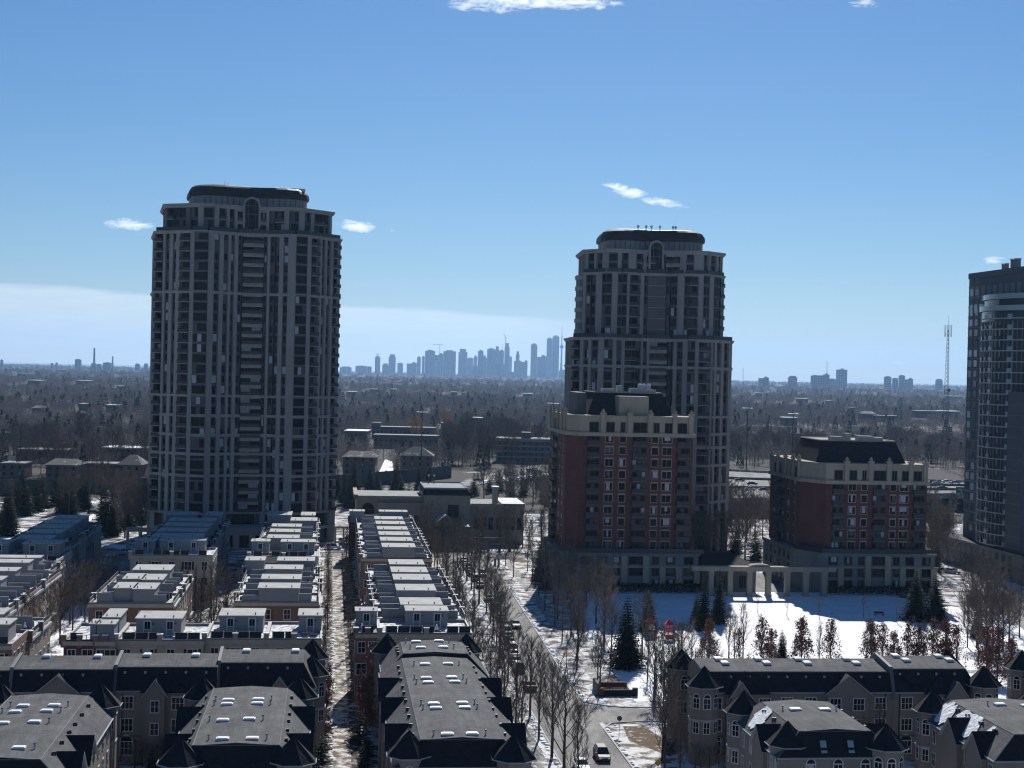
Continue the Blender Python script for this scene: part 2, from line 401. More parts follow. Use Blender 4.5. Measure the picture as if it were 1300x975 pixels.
def drum(T, xa, xb, yf, yb, z0, z1, z2):
    "penthouse drum with two rounded lobes and the dark rounded cap over it"
    w = xb-xa; pts = []
    prof = [(0,5.5),(.03,3),(.09,.8),(.18,0),(.28,.1),(.38,1.3),(.5,2.2),(.62,1.3),(.72,.1),(.82,0),(.91,.8),(.97,3),(1,5.5)]
    for u, d in prof: pts.append((xa+w*u, yf+d))
    pts += [(xb, yb-2), (xb-3, yb), (xa+3, yb), (xa, yb-2)]
    m = T.mb(); m.prism(pts, z0, z1, stone_w if False else stone, bottom=False)
    for i in range(2, 11):
        (x0,y0),(x1,y1) = pts[i], pts[i+1]
        L = math.hypot(x1-x0,y1-y0); F = (x0,y0,(x1-x0)/L,(y1-y0)/L); m.fbox(F, L*.2-.1, L*.2+.1, 0, .12, z0, z1-.3, stone_d); m.fbox(F, L*.7-.1, L*.7+.1, 0, .12, z0, z1-.3, stone_d)
    T.add('penthouse', m)
    cx = (xa+xb)/2; cy = (yf+yb)/2
    def off(o): return [(cx+(x-cx)*(1+o/(w/2)), cy+(y-cy)*(1+o/((yb-yf)/2))) for x, y in pts]
    m = T.mb(); H = z2-z1; R = []
    for f, o in ((-.12,.0),(-.1,.5),(.15,.65),(.45,.5),(.75,-.1),(.93,-1.0),(1,-2.2)):
        R.append([(x,y,z1+H*f) for x,y in off(o)])
    m.rings(R, capm, top=capm)
    c = T.add('roof_cap', m)
    return c, pts
def arch(T, F, s, w, z, zt, depth=.0):
    "tall arched window breaking the crown cornice in the middle"
    px, py, dx, dy = F; nx, ny = dy, -dx
    def P(a, t, zz): return (px+dx*a+nx*t, py+dy*a+ny*t, zz)
    m = T.mb(); r = w/2; n = 14; cx = s+r
    pr = [(cx-r-.0, z)]+[(cx-r*math.cos(math.pi*i/n), zt+r*math.sin(math.pi*i/n)) for i in range(n+1)]+[(cx+r, z)]
    r2 = r-.55; pi_ = [(cx-r2, z)]+[(cx-r2*math.cos(math.pi*i/n), zt+r2*math.sin(math.pi*i/n)) for i in range(n+1)]+[(cx+r2, z)]
    for i in range(len(pr)-1):
        a, b, c, d = pr[i], pr[i+1], pi_[i+1], pi_[i]
        m.face([P(a[0],depth+.6,a[1]),P(b[0],depth+.6,b[1]),P(c[0],depth+.6,c[1]),P(d[0],depth+.6,d[1])], stone)
        m.face([P(a[0],depth-3.5,a[1]),P(b[0],depth-3.5,b[1]),P(b[0],depth+.6,b[1]),P(a[0],depth+.6,a[1])], stone)
    fr = T.add('arch_frame', m)
    m = T.mb(); m.face([P(x,depth+.2,zz) for x,zz in pi_], glass)
    for k in (-.5, .5): m.fbox(F, cx+k*r2-.06, cx+k*r2+.06, depth+.2, depth+.3, z, zt+r2*.8, stone_d)
    m.fbox(F, cx-r2, cx+r2, depth+.2, depth+.3, zt-.1, zt+.1, stone_d); m.fbox(F, cx-r2, cx+r2, depth+.2, depth+.3, zt-2.6, zt-2.4, stone_d)
    T.add('arch_window', m)

def condo_left():
    sc = .0526; an = R_(15)
    c0 = (-75.1, 441.0)
    fr = (c0[0]-26.85*math.cos(an), c0[1]-26.85*math.sin(an), an)
    T = Thing('condo_tower', 'tall dark grey stone tower with rounded cap, on the left beyond the townhouses', 'tower', 26.85, 15, fr, 'stone condominium towers')
    T._wall = T.mb()
    X = lambda z: (z-57)*sc
    front = [(0,11),(X(240),1.8),(X(330),0),(X(490),3.6),(X(655),3.6),(X(800),0),(X(885),1.6),(53.7,11)]
    D = 34
    body = [('S',57,98),('W',110,131),('W',148,165),('B',183,236),('G',257,330),('P',330,362),('W',365,392),('W',414,441),('W',455,475),('W',495,516),('C',522,634),('W',638,654),('W',668,690),('W',697,716),('W',738,762),('P',762,803),('G',803,868),('B',892,945),('W',960,980),('W',992,1016),('S',1033,1078)]
    bays = fill(fit(body, 57, sc), 0, 53.7)
    z = [0, 9.2, 20.0, 43.0, 72.5, 89.7]
    base = fill(fit([('W',80,130),('W',150,230),('W',257,330),('W',365,441),('W',455,640),('W',668,716),('W',738,800),('W',803,868),('W',892,1040)], 57, sc), 0, 53.7)
    tower_tier(T, front, D, base, 0, 9.1, 2, [4.6])
    tower_tier(T, front, D, bays, 9.2, 43.0, 11, [20.0, 26.2, 31.6, 37.2])
    tower_tier(T, front, D, bays, 43.0, 72.5, 10, [])
    tower_tier(T, front, D, bays, 72.5, 89.7, 6, [])
    # crown: two storeys set back
    k = .893
    cf = [(26.85+(x-26.85)*k, (y*.75)+2.2) for x, y in front]
    crown = [('B',130,160),('W',167,222),('V',222,243),('W',243,285),('G',315,372),('B',398,440),('W',456,484),('C',500,545),('W',545,622),('C',622,658),('W',672,698),('B',705,752),('G',778,832),('W',865,906),('B',925,985),('W',990,1022)]
    sc2 = (cf[-1][0]-cf[0][0])/(1035-122)
    cb = fill([(t, cf[0][0]+(a-122)*sc2, cf[0][0]+(b-122)*sc2) for t, a, b in crown], cf[0][0], cf[-1][0])
    tower_tier(T, cf, D-2, cb, 89.75, 97.0, 2, [])
    T.add('wall', T._wall)
    for zz, o, h, fr_, dd in ((9.5,.5,.7,front,D),(43.2,.45,.7,front,D),(72.8,.55,.8,front,D),(90.0,.6,.9,front,D),(97.9,1.0,1.2,cf,D-2)):
        m = T.mb(); cornice(m, fr_, dd, zz, o, h, stone); T.add('cornice', m)
    m = T.mb()
    for i in range(9): # guard rails on the setback terraces
        pass
    for F, L, a, b in facets_of(front): m.fbox(F, .3, L-.3, .1, .16, 90.05, 91.1, rail_g)
    T.add('terrace_railing', m)
    cap, pts = drum(T, 10.0, 43.8, 8.5, 29, 97.9, 101.2, 104.3)
    F = (26.85-10, 5.4, 1, 0)
    arch(T, F, 7.4, 5.0, 91.5, 98.0, .6)
    for x0 in (15.5, 38.5): m = T.mb(); m.box(x0, x0+4.5, 12.0, 12.4, 103.6, 104.5, trim); T.add('roof_rail', m, cap)
    m = T.mb(); m.tube((19.5,13,104.2),(19.5,13,105.8),.06,.04,5,darkmetal); m.tube((20.4,13,104.2),(20.4,13,105.3),.06,.04,5,darkmetal); T.add('antenna', m, cap)
    # entrance podium in front
    m = T.mb(); m.box(14, 41, -9, 3, 0, 5.2, stone); m.box(13.4, 41.6, -9.6, 3.2, 5.2, 5.9, stone); T.add('entrance_podium', m)
    for i in range(6):
        window(T, (14+i*4.5, -9, 1, 0), 1, .6, 2.6, 3.4, stone_d, .0, .9, (1,0))
    T.flush()
def condo_mid():
    an = R_(3); sc = .0517
    c0 = (41.5, 443.0)
    half = 23.5
    fr = (c0[0]-half*math.cos(an), c0[1]-half*math.sin(an), an)
    T = Thing('condo_tower', 'stone tower with stepped upper storeys, behind the tall red brick building', 'tower', half, 15, fr, 'stone condominium towers')
    T._wall = T.mb()
    Wd = 47.0; D = 33
    X = lambda z: (z-120)*sc
    front = [(0,9),(X(250),1.2),(X(350),0),(X(500),3.2),(X(665),3.2),(X(745),0),(X(890),.8),(Wd,9)]
    body = [('S',120,158),('W',175,199),('W',214,248),('G',280,328),('W',348,378),('B',396,455),('W',463,494),('W',504,527),('C',541,640),('W',648,676),('W',691,722),('G',746,790),('B',811,880),('W',891,905),('W',919,952),('W',971,1006)]
    bays = fill(fit(body, 120, sc), 0, Wd)
    tower_tier(T, front, D, bays, 0, 20.2, 7, [10.5, 15.2])
    tower_tier(T, front, D, bays, 20.2, 40.0, 7, [20.2, 25.8, 31.0, 34.9])
    tower_tier(T, front, D, bays, 40.0, 62.0, 7, [54.0])
    k = .885
    uf = [(half+(x-half)*k, y*.85+1.8) for x, y in front]
    s2 = (uf[-1][0]-uf[0][0])/(1005-190)
    upper = [('W',203,222),('W',230,256),('G',288,340),('G',372,425),('B',441,505),('W',527,550),('D',552,655),('W',660,716),('W',748,776),('B',776,832),('G',862,900),('G',931,972),('S',976,1004)]
    ub = fill([(t, uf[0][0]+(a-190)*s2, uf[0][0]+(b-190)*s2) for t, a, b in upper], uf[0][0], uf[-1][0])
    tower_tier(T, uf, D-1.5, ub, 62.05, 81.0, 6, [])
    k = .86
    cf = [(half+(x-half)*k, y*.8+2.3) for x, y in front]
    s3 = (cf[-1][0]-cf[0][0])/(980-205)
    crown = [('W',216,248),('W',260,290),('G',321,370),('W',391,432),('B',476,518),('C',536,585),('W',585,645),('C',645,720),('B',752,795),('W',852,880),('W',896,936),('W',951,975)]
    cb = fill([(t, cf[0][0]+(a-205)*s3, cf[0][0]+(b-205)*s3) for t, a, b in crown], cf[0][0], cf[-1][0])
    tower_tier(T, cf, D-2, cb, 81.05, 87.0, 2, [])
    T.add('wall', T._wall)
    for zz, o, h, fr_, dd in ((20.4,.4,.7,front,D),(40.2,.4,.7,front,D),(54.2,.4,.7,front,D),(62.3,.7,.9,front,D),(81.3,.5,.8,uf,D-1.5),(88.0,1.0,1.2,cf,D-2)):
        m = T.mb(); cornice(m, fr_, dd, zz, o, h, stone); T.add('cornice', m)
    m = T.mb()
    for F, L, a, b in facets_of(front): m.fbox(F, .3, L-.3, .2, .26, 62.3, 63.4, rail_g)
    T.add('terrace_railing', m); m = T.mb()
    for F, L, a, b in facets_of(uf): m.fbox(F, .3, L-.3, .1, .16, 81.3, 82.3, rail_g)
    T.add('terrace_railing', m)
    # white balconies that stick out on the left flank
    for k in range(6):
        for zz in (63.5+3.16*k,):
            m = T.mb(); m.box(uf[0][0]-1.9, uf[0][0]+.2, uf[0][1]+1.5, uf[0][1]+6, zz, zz+.2, trim_g); m.box(uf[0][0]-1.9, uf[0][0]-1.8, uf[0][1]+1.5, uf[0][1]+6, zz+.2, zz+1.2, trim_g); m.box(uf[0][0]-1.9, uf[0][0]+.2, uf[0][1]+1.5, uf[0][1]+1.6, zz+.2, zz+1.2, trim_g)
            T.add('balcony', m)
    cap, pts = drum(T, 8.6, 38.4, 8, 28, 88.0, 91.3, 94.5)
    F = (half-10, 5.2, 1, 0)
    arch(T, F, 7.6, 4.4, 82.5, 88.6, .6)
    for x in (18.8, 21.2, 22.8, 25.3, 29.2, 30):
        m = T.mb(); m.tube((x,12,94.3),(x,12,95.0),.08,.08,6,pvc); m.cone(x,12,95.0,95.5,.1,8,lampglobe,r1=.45); m.cone(x,12,95.5,95.9,.45,8,lampglobe,r1=.15)
        T.add('roof_vent', m, cap)
    T.flush()

# ------------------------------------------------------------------ glass and precast tower on the right
def glass_tower():
    P1 = (130.3, 441.0); e = (0.14, -0.99); L = math.hypot(*e); e = (e[0]/L, e[1]/L)
    an = math.atan2(e[1], e[0])
    fr = (P1[0], P1[1], an)      # local x runs along the west face towards the camera, local y = to the east (inwards)
    T = Thing('glass_tower', 'blue-grey glass and concrete tower with curved balcony slabs at the right edge', 'tower', 20, 15, fr)
    H = 82.4; nf = 28; h = 2.9; z0 = 3.0
    m = T.mb(); m.box(0, 42, 0, 32, 0, H, gstone, top=flat_r2); T.add('wall', m)
    F = (0, 0, 1, 0)            # outward normal = -y
    for i, s in enumerate((.9, 4.3)):
        for k in range(27):
            zz = 3.6+k*h
            if zz < 8: continue
            def fn(m, s=s, zz=zz):
                m.fbox(F, s, s+2.2, .0, .06, zz+.2, zz+2.3, gstone); m.fbox(F, s+.1, s+2.1, .06, .1, zz+.3, zz+2.2, random.choice((rail_l, glass_b, curtain2, glass_b)))
            T.want('window', 4, fn)
    for k in range(28): m = T.mb(); m.fbox(F, .0, 9.5, .0, .12, 3.3+k*h, 3.55+k*h, stone_g); T.add('floor_band', m)
    m = T.mb(); m.fbox(F, 0, 42, 0, .3, H-1.2, H+.4, gstone); T.add('parapet', m)
    m = T.mb(); m.box(33, 42, -3.4, .5, 0, 49.5, gstone, top=stone_g); T.add('side_shaft', m)
    for k in range(14):
        m = T.mb(); m.fbox((33,-3.4,1,0), .3, 8.7, 0, .05, 8.4+k*2.9, 8.55+k*2.9, stone_g); T.add('floor_band', m)
    for i in range(9):
        m = T.mb(); s = 1+i*3.6; m.fbox(F, s, s+2.3, 0, .08, H-7.2, H-3.6, stone_g); T.add('blind_panel', m)
    for i in range(4):
        m = T.mb(); s = 1+i*3.0; m.fbox(F, s, s+1.9, .08, .14, H-11.0, H-8.6, rail_l); T.add('window', m)
    # bowed glass bay
    s0, s1, bul = 9.5, 37.0, 3.9; n = 18
    def arc(o, z, bl=bul):
        return [(s0-o*.5+(s1-s0+o)*i/n, -(bl+o)*math.sin(math.pi*(.03+.94*i/n))**1.1-.2, z) for i in range(n+1)]
    top = H-12.5
    def closed(o, z, bl=bul): a = arc(o, z, bl); return a+[(s1, 2, z), (s0, 2, z)]
    m = T.mb(); m.rings([closed(0, 6), closed(0, top)], glass_b, top=flat_r2); bay = T.add('curved_bay', m)
    k = 0; zz = 8.0
    while zz < top+.5:
        m = T.mb()
        m.rings([closed(.7, zz), closed(.7, zz+.3)], trim_g, top=stone_g); m.face(list(reversed(closed(.7, zz))), stone_g)
        T.add('balcony_slab', m, bay)
        a = arc(.62, zz+.28); b = arc(.62, zz+1.3); a2 = arc(.54, zz+.28); b2 = arc(.54, zz+1.3)
        for i in range(n):
            solid = (i in (3, 4, 9, 14))
            mm = rail_l if solid else rail_g
            if solid or i in (7,12):
                m = T.mb(); m.add([a[i],a[i+1],b[i+1],b[i],a2[i],a2[i+1],b2[i+1],b2[i]], [(0,1,2,3),(7,6,5,4),(3,2,6,7)], mm)
                T.want('balcony_railing', 3+solid, lambda mm_, m=m: (mm_.v.extend(m.v), mm_.f.extend([tuple(q+len(mm_.v)-len(m.v) for q in f) for f in m.f]), mm_.mi.extend([mm_._m(m.ms[0])]*len(m.f))))
        zz += h; k += 1
    a = arc(.12, 0)
    for i in range(n+1):
        for q in (0,):
            p = Vector(a[i]) if q == 0 else (Vector(a[i])+Vector(a[i+1]))/2
            m = T.mb(); m.box(p.x-.12, p.x+.12, p.y-.1, p.y+.1, 8, top, trim_g if (i+int(q*2)) % 3 == 0 else stone_g); T.add('mullion', m, bay)
    for q, (zq, o) in enumerate(((top+1.2, .6), (top+4.4, -.6))):
        m = T.mb(); m.rings([closed(o, zq-2.8), closed(o, zq)], glass_b, top=flat_r2); m.rings([closed(o+.8, zq), closed(o+.8, zq+1.4)], rail_l, top=flat_r2); T.add('penthouse_terrace', m, bay)
    for s, w, hh in ((13,1.0,2.3),(15.2,1.0,2.3),(19,1.6,3.2),(21.6,1.6,3.2),(36,1.8,3.6)):
        m = T.mb(); m.cone(s, 4, H, H+hh, w*.5, 10, stone_g, r1=w*.5); m.cone(s, 4, H+hh, H+hh+.25, w*.62, 10, trim, r1=w*.62); T.add('exhaust_stack', m)
    # podium
    m = T.mb(); m.box(-6, 46, -4.6, 3, 0, 7.0, stone_g, top=slate_shade); m.box(-6.5, 46.5, -5, 3, 7.0, 7.5, stone_g, top=slate_shade); pod = T.add('podium', m)
    Fp = (-6, -4.6, 1, 0)
    for i in range(12):
        for k in range(2): window(T, Fp, 1.2+i*3.9, .8+k*3.3, 1.9, 2.3, stone_d, 0, .9, (1,0))
    m = T.mb(); m.fbox(Fp, 0, 51, 0, .25, 3.5, 3.8, stone_g); T.add('string_course', m, pod)
    T.flush()

# ------------------------------------------------------------------ red brick apartment buildings
def brick_block(a0, b0, wid, dep, ch, zpod, zbrick, ztop, nfl, mans, label, left_ext, seed):
    random.seed(seed)
    T = Thing('brick_apartment_building', label, 'apartment building', a0+wid/2, b0+dep/2, None, 'red brick apartment buildings')
    cw, cd = ch                       # chamfer: width and depth
    al = a0-cw; bl = b0+cd; ar = a0+wid; bb = b0+dep
    outl = [(al,bb),(al,bl),(a0,b0),(ar,b0),(ar,bb)]
    m = T.mb(); m.prism([(al,bb),(al,bl),(a0,b0),(ar,b0),(ar,bb)][::1], zpod, zbrick, brick_r, bottom=False); T.add('brick_wall', m)
    m = T.mb(); m.prism(outl, zbrick+.02, ztop, stone_w, top=flat_r, bottom=False); T.add('stone_wall', m)
    def ringoff(o): return [(al-o,bb),(al-o,bl-o*.4),(a0-o*.4,b0-o),(ar+o,b0-o),(ar+o,bb)]
    def band(z, h, o, mt):
        m = T.mb(); m.prism(ringoff(o), z, z+h, mt); return m
    T.add('cornice', band(zbrick-.35, .9, .55, stone_w)); T.add('parapet_coping', band(ztop, .3, .2, stone_w))
    # podium, a little wider
    pod = [(al-1.5,bb),(al-1.5,bl-1),(a0-1.2,b0-2.2),(ar+1.5,b0-2.2),(ar+1.5,bb)]
    m = T.mb(); m.prism(pod, 0, zpod, stone_g, top=flat_r2)
    m.prism([(al-1.8,bb),(al-1.8,bl-1.2),(a0-1.4,b0-2.6),(ar+1.9,b0-2.6),(ar+1.9,bb)], zpod-.1, zpod+.45, stone_g, top=flat_r2)
    pd = T.add('podium', m)
    m = T.mb()
    for p, q in (((al-1.6,bl-1.1),(a0-1.3,b0-2.4)),((a0-1.3,b0-2.4),(ar+2.7,b0-2.4))):
        L = math.hypot(q[0]-p[0], q[1]-p[1]); F = (p[0],p[1],(q[0]-p[0])/L,(q[1]-p[1])/L)
        m.fbox(F, 0, L, -.06, 0, zpod+.5, zpod+1.5, rail_g)
    T.add('terrace_railing', m, pd)
    fh = (zbrick-zpod)/nfl
    # facades
    FF = (a0, b0, 1, 0)
    L = math.hypot(a0-al, bl-b0); FC = (al, bl, (a0-al)/L, (b0-bl)/L)
    FL = (al, bb, 0, -1); LL = bb-bl
    u = wid/480.0
    def balc(F, s0, s1, z, t0=.0):
        def fn(m):
            m.fbox(F, s0, s1, .0, 1.25, z-.05, z+.17, stone_d)
            m.fbox(F, s0, s1, 1.17, 1.22, z+.17, z+1.2, rail_g); m.fbox(F, s0, s0+.05, 0, 1.2, z+.17, z+1.2, rail_g); m.fbox(F, s1-.05, s1, 0, 1.2, z+.17, z+1.2, rail_g)
        T.want('balcony', (s1-s0)*2, fn)
        n = 3; w = (s1-s0)/n
        def fw(m, gs=[pane(.62) for _ in range(3)]):
            m.fbox(F, s0+.1, s1-.1, .02, .05, z+.2, z+fh-.5, spandrel)
            for i in range(n): m.fbox(F, s0+.15+w*i, s0+w*(i+1)-.15, .05, .08, z+.25, z+fh-.6, gs[i])
        T.want('window', (s1-s0)*2, fw)
    for k in range(nfl):
        z = zpod+.3+k*fh if k else zpod+.5
        for s0, s1 in ((30,85),(222,282),(412,468)): balc(FF, s0*u, s1*u, z)
        for s0, s1 in ((108,142),(168,195),(305,332),(350,390)):
            window(T, FF, s0*u, z+.75, (s1-s0)*u, 1.75, trim_g if random.random()<.5 else stone_w, .0, .62, (1 if s1-s0 > 30 else 0,0))
            T.want('lintel', 1, lambda m, z=z, s0=s0, s1=s1: m.fbox(FF, s0*u-.15, s1*u+.15, 0, .1, z+2.62, z+2.8, stone_w))
        for i, f in enumerate((.14,.62,.82)):
            window(T, FL, LL*f, z+.75, 1.5, 1.75, stone_w, .0, .8, (0,0))
            T.want('lintel', .5, lambda m, z=z, f=f: m.fbox(FL, LL*f-.15, LL*f+1.65, 0, .1, z+2.62, z+2.8, stone_w))
        balc(FL, LL*.3, LL*.5, z)
    # stone top storey
    z = zbrick+.7
    for s0, s1 in ((40,78),(112,145),(172,190),(226,282),(312,335),(360,392),(414,452)):
        window(T, FF, s0*u, z, (s1-s0)*u, 2.3, stone_d, .0, .75, (1,0))
    for f in (.14,.32,.5,.7,.85): window(T, FL, LL*f, z, 1.6, 2.3, stone_d, .0, .85, (1,0))
    # piers with finials
    def pier(F, s, zt):
        m = T.mb(); m.fbox(F, s-.55, s+.55, -.2, .45, zbrick+.55, zt, stone_w)
        m.fbox(F, s-.75, s+.75, -.4, .65, zt, zt+.35, stone_w)
        px, py, dx, dy = F; x = px+dx*s+dy*.12; y = py+dy*s-dx*.12
        m.cone(x, y, zt+.35, zt+.75, .3, 8, stone_w, r1=.5); m.cone(x, y, zt+.75, zt+1.3, .5, 8, stone_w, r1=.15)
        T.add('corner_pier', m)
    for s in (96, 210, 296, 400, 470): pier(FF, s*u, ztop+.6)
    for f in (.05,.27,.53,.78,.97): pier(FL, LL*f, ztop+.6)
    # mansard roof
    m0, m1, m2, m3, zr, inset = mans
    m = T.mb()
    lo = [(m0,m2),(m1,m2),(m1,m3),(m0,m3)]; hi = [(m0+inset,m2+inset*1.1),(m1-inset,m2+inset*1.1),(m1-inset,m3-inset),(m0+inset,m3-inset)]
    m.rings([[(x,y,ztop-.6) for x,y in lo], [(x,y,zr) for x,y in hi]], slate_shade, top=flat_r2); rf = T.add('roof', m)
    m = T.mb()
    h2 = [(x,y,zr) for x,y in hi]
    for i in range(4):
        p, q = Vector(h2[i]), Vector(h2[(i+1)%4]); m.tube(p, q, .18, .18, 5, stone_w)
    T.add('roof_coping', m, rf)
    # plant on the roof
    cx = (hi[0][0]+hi[1][0])/2; cy = hi[0][1]+3
    for dx, w, hh in ((-6,3,.9),(-2.2,1.2,1.7),(1,4,1.1),(5,2.4,.8)):
        m = T.mb(); m.box(cx+dx, cx+dx+w, cy, cy+2.5, zr, zr+hh, metal, top=flat_r); T.add('roof_unit', m, rf)
    if seed == 1:
        for dx in (3.5, 4.6, 5.8):
            m = T.mb(); m.cone(cx+dx, cy+1, zr+.9, zr+1.9, .45, 8, pvc, r1=.5); m.cone(cx+dx, cy+1, zr+1.9, zr+2.3, .55, 8, skyl, r1=.3); T.add('roof_vent', m, rf)
        m = T.mb(); m.box(a0+9.6, a0+16.8, b0+1.2, b0+8, ztop-.5, zr-.8, stone_w, top=flat_r); T.add('stair_tower', m)
        m = T.mb(); m.box(al+3.2, al+5.4, b0+9, b0+22, ztop-.5, zr-.2, stone_d, top=flat_r); T.add('chimney_stack', m)
    else:
        m = T.mb(); m.tube((cx+.3,cy+1,zr+1),(cx+.3,cy+1,zr+2.6),.07,.07,5,metal); m.box(cx-.5,cx+1.1,cy+.9,cy+1.1,zr+2.4,zr+3.7,metal); T.add('antenna', m, rf)
    # podium openings and stone pilasters
    FP = (a0-1.2, b0-2.2, 1, 0); LP = ar+2.5-(a0-1.2); up = LP/560
    for k in range(3):
        zz = .6+k*(zpod-.6)/3; hh = (zpod-.6)/3
        for s0, s1 in ((30,75),(105,145),(172,200),(240,300),(340,370),(400,440),(480,520)):
            if k == 0 and s0 in (240,): continue
            window(T, FP, s0*up, zz+.5, (s1-s0)*up, hh-.9, stone_d, 0, .55, (1,0))
    for s in (15, 88, 218, 312, 385, 455, 535): m = T.mb(); m.fbox(FP, s*up-.7, s*up+.7, 0, .6, 0, zpod-.1 if s in (218,312) else zpod*.66, stone_w); T.add('podium_pilaster', m, pd)
    m = T.mb(); m.fbox(FP, 0, LP, 0, .3, zpod*.66, zpod*.66+.35, stone_w); T.add('string_course', m, pd)
    FPL = (al-1.5, bb, 0, -1)
    for k in range(3):
        for f in (.1,.25,.4,.55,.7,.85): window(T, FPL, LL*f, 1+k*2.8, 1.6, 1.8, stone_d, 0, .7, (1,0))
    T.flush()
# ------------------------------------------------------------------ flat roofed townhouses with stair penthouses
SIDE = ['brick', 'cream']
def grid_F(side, a0, a1, b0, b1):
    return {'S': (a0, b0, 1, 0), 'E': (a1, b0, 0, 1), 'W': (a0, b1, 0, -1), 'N': (a1, b1, -1, 0)}[side]
def townhouse(label, group, a0, a1, b0, b1, boxes, wallm=None, sides='EW', frontdoors=(), z=10.5, parapet=.9, snowy=None, cross=False, endwall=None, low=None):
    """boxes: penthouses (a0,a1,b0,b1,top,has_door). sides: facades with windows"""
    wallm = wallm or random.choice((cream, brick_t))
    T = Thing('townhouse', label, 'townhouse', (a0+a1)/2, (b0+b1)/2, None, group)
    m = T.mb(); m.box(a0, a1, b0, b1, 0, z, wallm, top=flat_r2)
    T.add('wall', m)
    terr = snow_t if (snowy if snowy is not None else random.random() < .7) else flat_r2
    m = T.mb(); m.box(a0+.3, a1-.3, b0+.3, b1-.3, z+.004, z+.12, terr); T.add('roof_terrace', m)
    m = T.mb()
    for x0, x1, y0, y1 in ((a0,a1,b0,b0+.25),(a0,a1,b1-.25,b1),(a0,a0+.25,b0+.25,b1-.25),(a1-.25,a1,b0+.25,b1-.25)):
        m.box(x0, x1, y0, y1, z+.002, z+parapet*.6, wallm if random.random() < .4 else siding2, top=trim_g)
    T.add('parapet', m)
    for (x0, x1, y0, y1, zt, door) in boxes:
        sm = siding if random.random() < .6 else siding2
        m = T.mb(); m.box(x0, x1, y0, y1, z+.13, zt, sm); ph = T.add('penthouse', m)
        m = T.mb(); m.box(x0-.2, x1+.2, y0-.25, y1+.2, zt, zt+.16, flat_r); T.add('penthouse_roof', m, ph)
        for q in (.18, .82):
            m = T.mb(); m.cone(x0+(x1-x0)*q, y0+.7, zt+.16, zt+.5, .09, 6, darkmetal, r1=.09); T.add('vent_pipe', m, ph)
        if door:
            n = door
            for i in range(n):
                xx = x0+(x1-x0)*(i+.5)/n-.45+(.0)
                F = (x0, y0, 1, 0)
                m = T.mb(); m.fbox(F, xx-x0-.16, xx-x0+1.06, 0, .06, z+.15, z+2.5, trim)
                m.fbox(F, xx-x0, xx-x0+.9, .06, .09, z+.3, z+1.1, siding); m.fbox(F, xx-x0+.05, xx-x0+.42, .06, .1, z+1.2, z+2.3, glass); m.fbox(F, xx-x0+.48, xx-x0+.85, .06, .1, z+1.2, z+2.3, glass)
                T.add('terrace_door', m, ph)
                m = T.mb(); m.fbox(F, xx-x0+1.2, xx-x0+1.4, 0, .2, z+1.9, z+2.15, darkmetal); T.add('wall_lamp', m, ph)
    # low divider walls between the terraces
    if not cross and boxes:
        bx = boxes[0]; mid = (b0+b1)/2
        for side in (0, 1):
            x0, x1 = (a0+.3, bx[0]-.05) if side == 0 else (bx[1]+.05, a1-.3)
            if x1-x0 > 1.2:
                for yy in (b0+.35, mid):
                    m = T.mb(); xx0, xx1 = (x0+1.0, x1) if side == 0 else (x0, x1-1.0)
                    m.box(xx0, xx1, yy, yy+.18, z+.12, z+random.choice((1.5,1.8,2.1)), siding if random.random() < .7 else siding2, top=trim_g); T.add('divider_wall', m)
                # a few things kept on the terrace
                if random.random() < .75:
                    m = T.mb(); xc = x0+.9+random.random()*(x1-x0-1.8); yc = mid+1.2+random.random()*1.5; r = .5
                    m.box(xc-r, xc+r, yc-.35, yc+.35, z+.12, z+.85, darkmetal); m.box(xc-r*.9, xc+r*.9, yc-.3, yc+.3, z+.85, z+1.15, fence_b); T.add('terrace_grill', m)
    for q in range(random.choice((2, 3, 4))):
        x = random.choice((random.uniform(a0+.8, a0+2.4), random.uniform(a1-2.4, a1-.8))) if not cross else random.uniform(a0+.8, a1-.8)
        y = random.uniform(b0+1, b1-1) if not cross else random.uniform(b0+.8, b0+3.2)
        if any(p[0]-.6 < x < p[1]+.6 and p[2]-.6 < y < p[3]+.6 for p in boxes): continue
        m = T.mb(); k = random.random(); r = random.uniform(.22,.42)
        if k < .4: m.cone(x, y, z+.12, z+.62, r*.7, 8, darkmetal, r1=r); m.cone(x, y, z+.62, z+1.1+r, r*1.1, 7, hedge_m if random.random() < .5 else snow, r1=.1); T.add('planter', m)
        elif k < .7: m.cone(x, y, z+.78, z+.83, .5, 10, trim, r1=.5); m.cone(x, y, z+.12, z+.78, .06, 6, darkmetal, r1=.06); T.add('patio_table', m)
        else: m.box(x-.5, x+.5, y-.3, y+.3, z+.12, z+.5, brick_t, top=snow); m.box(x-.5, x+.5, y+.22, y+.3, z+.5, z+.95, brick_t); T.add('patio_bench', m)
    # posts at the party walls with snow on their caps
    ps = [(a0, b0), (a1, b0), (a0, (b0+b1)/2), (a1, (b0+b1)/2)] if not cross else [(a0, b0), ((a0+a1)/2, b0)]
    for x, y in ps:
        if random.random() < .45 and not cross: continue
        m = T.mb(); m.box(x-.38, x+.38, y-.28, y+.28, z-.6, z+1.2, brick_t if wallm is not cream else stone_w); p = T.add('chimney', m)
        m = T.mb(); m.box(x-.45, x+.45, y-.34, y+.34, z+1.2, z+1.34, snow); T.add('snow_cap', m, p)
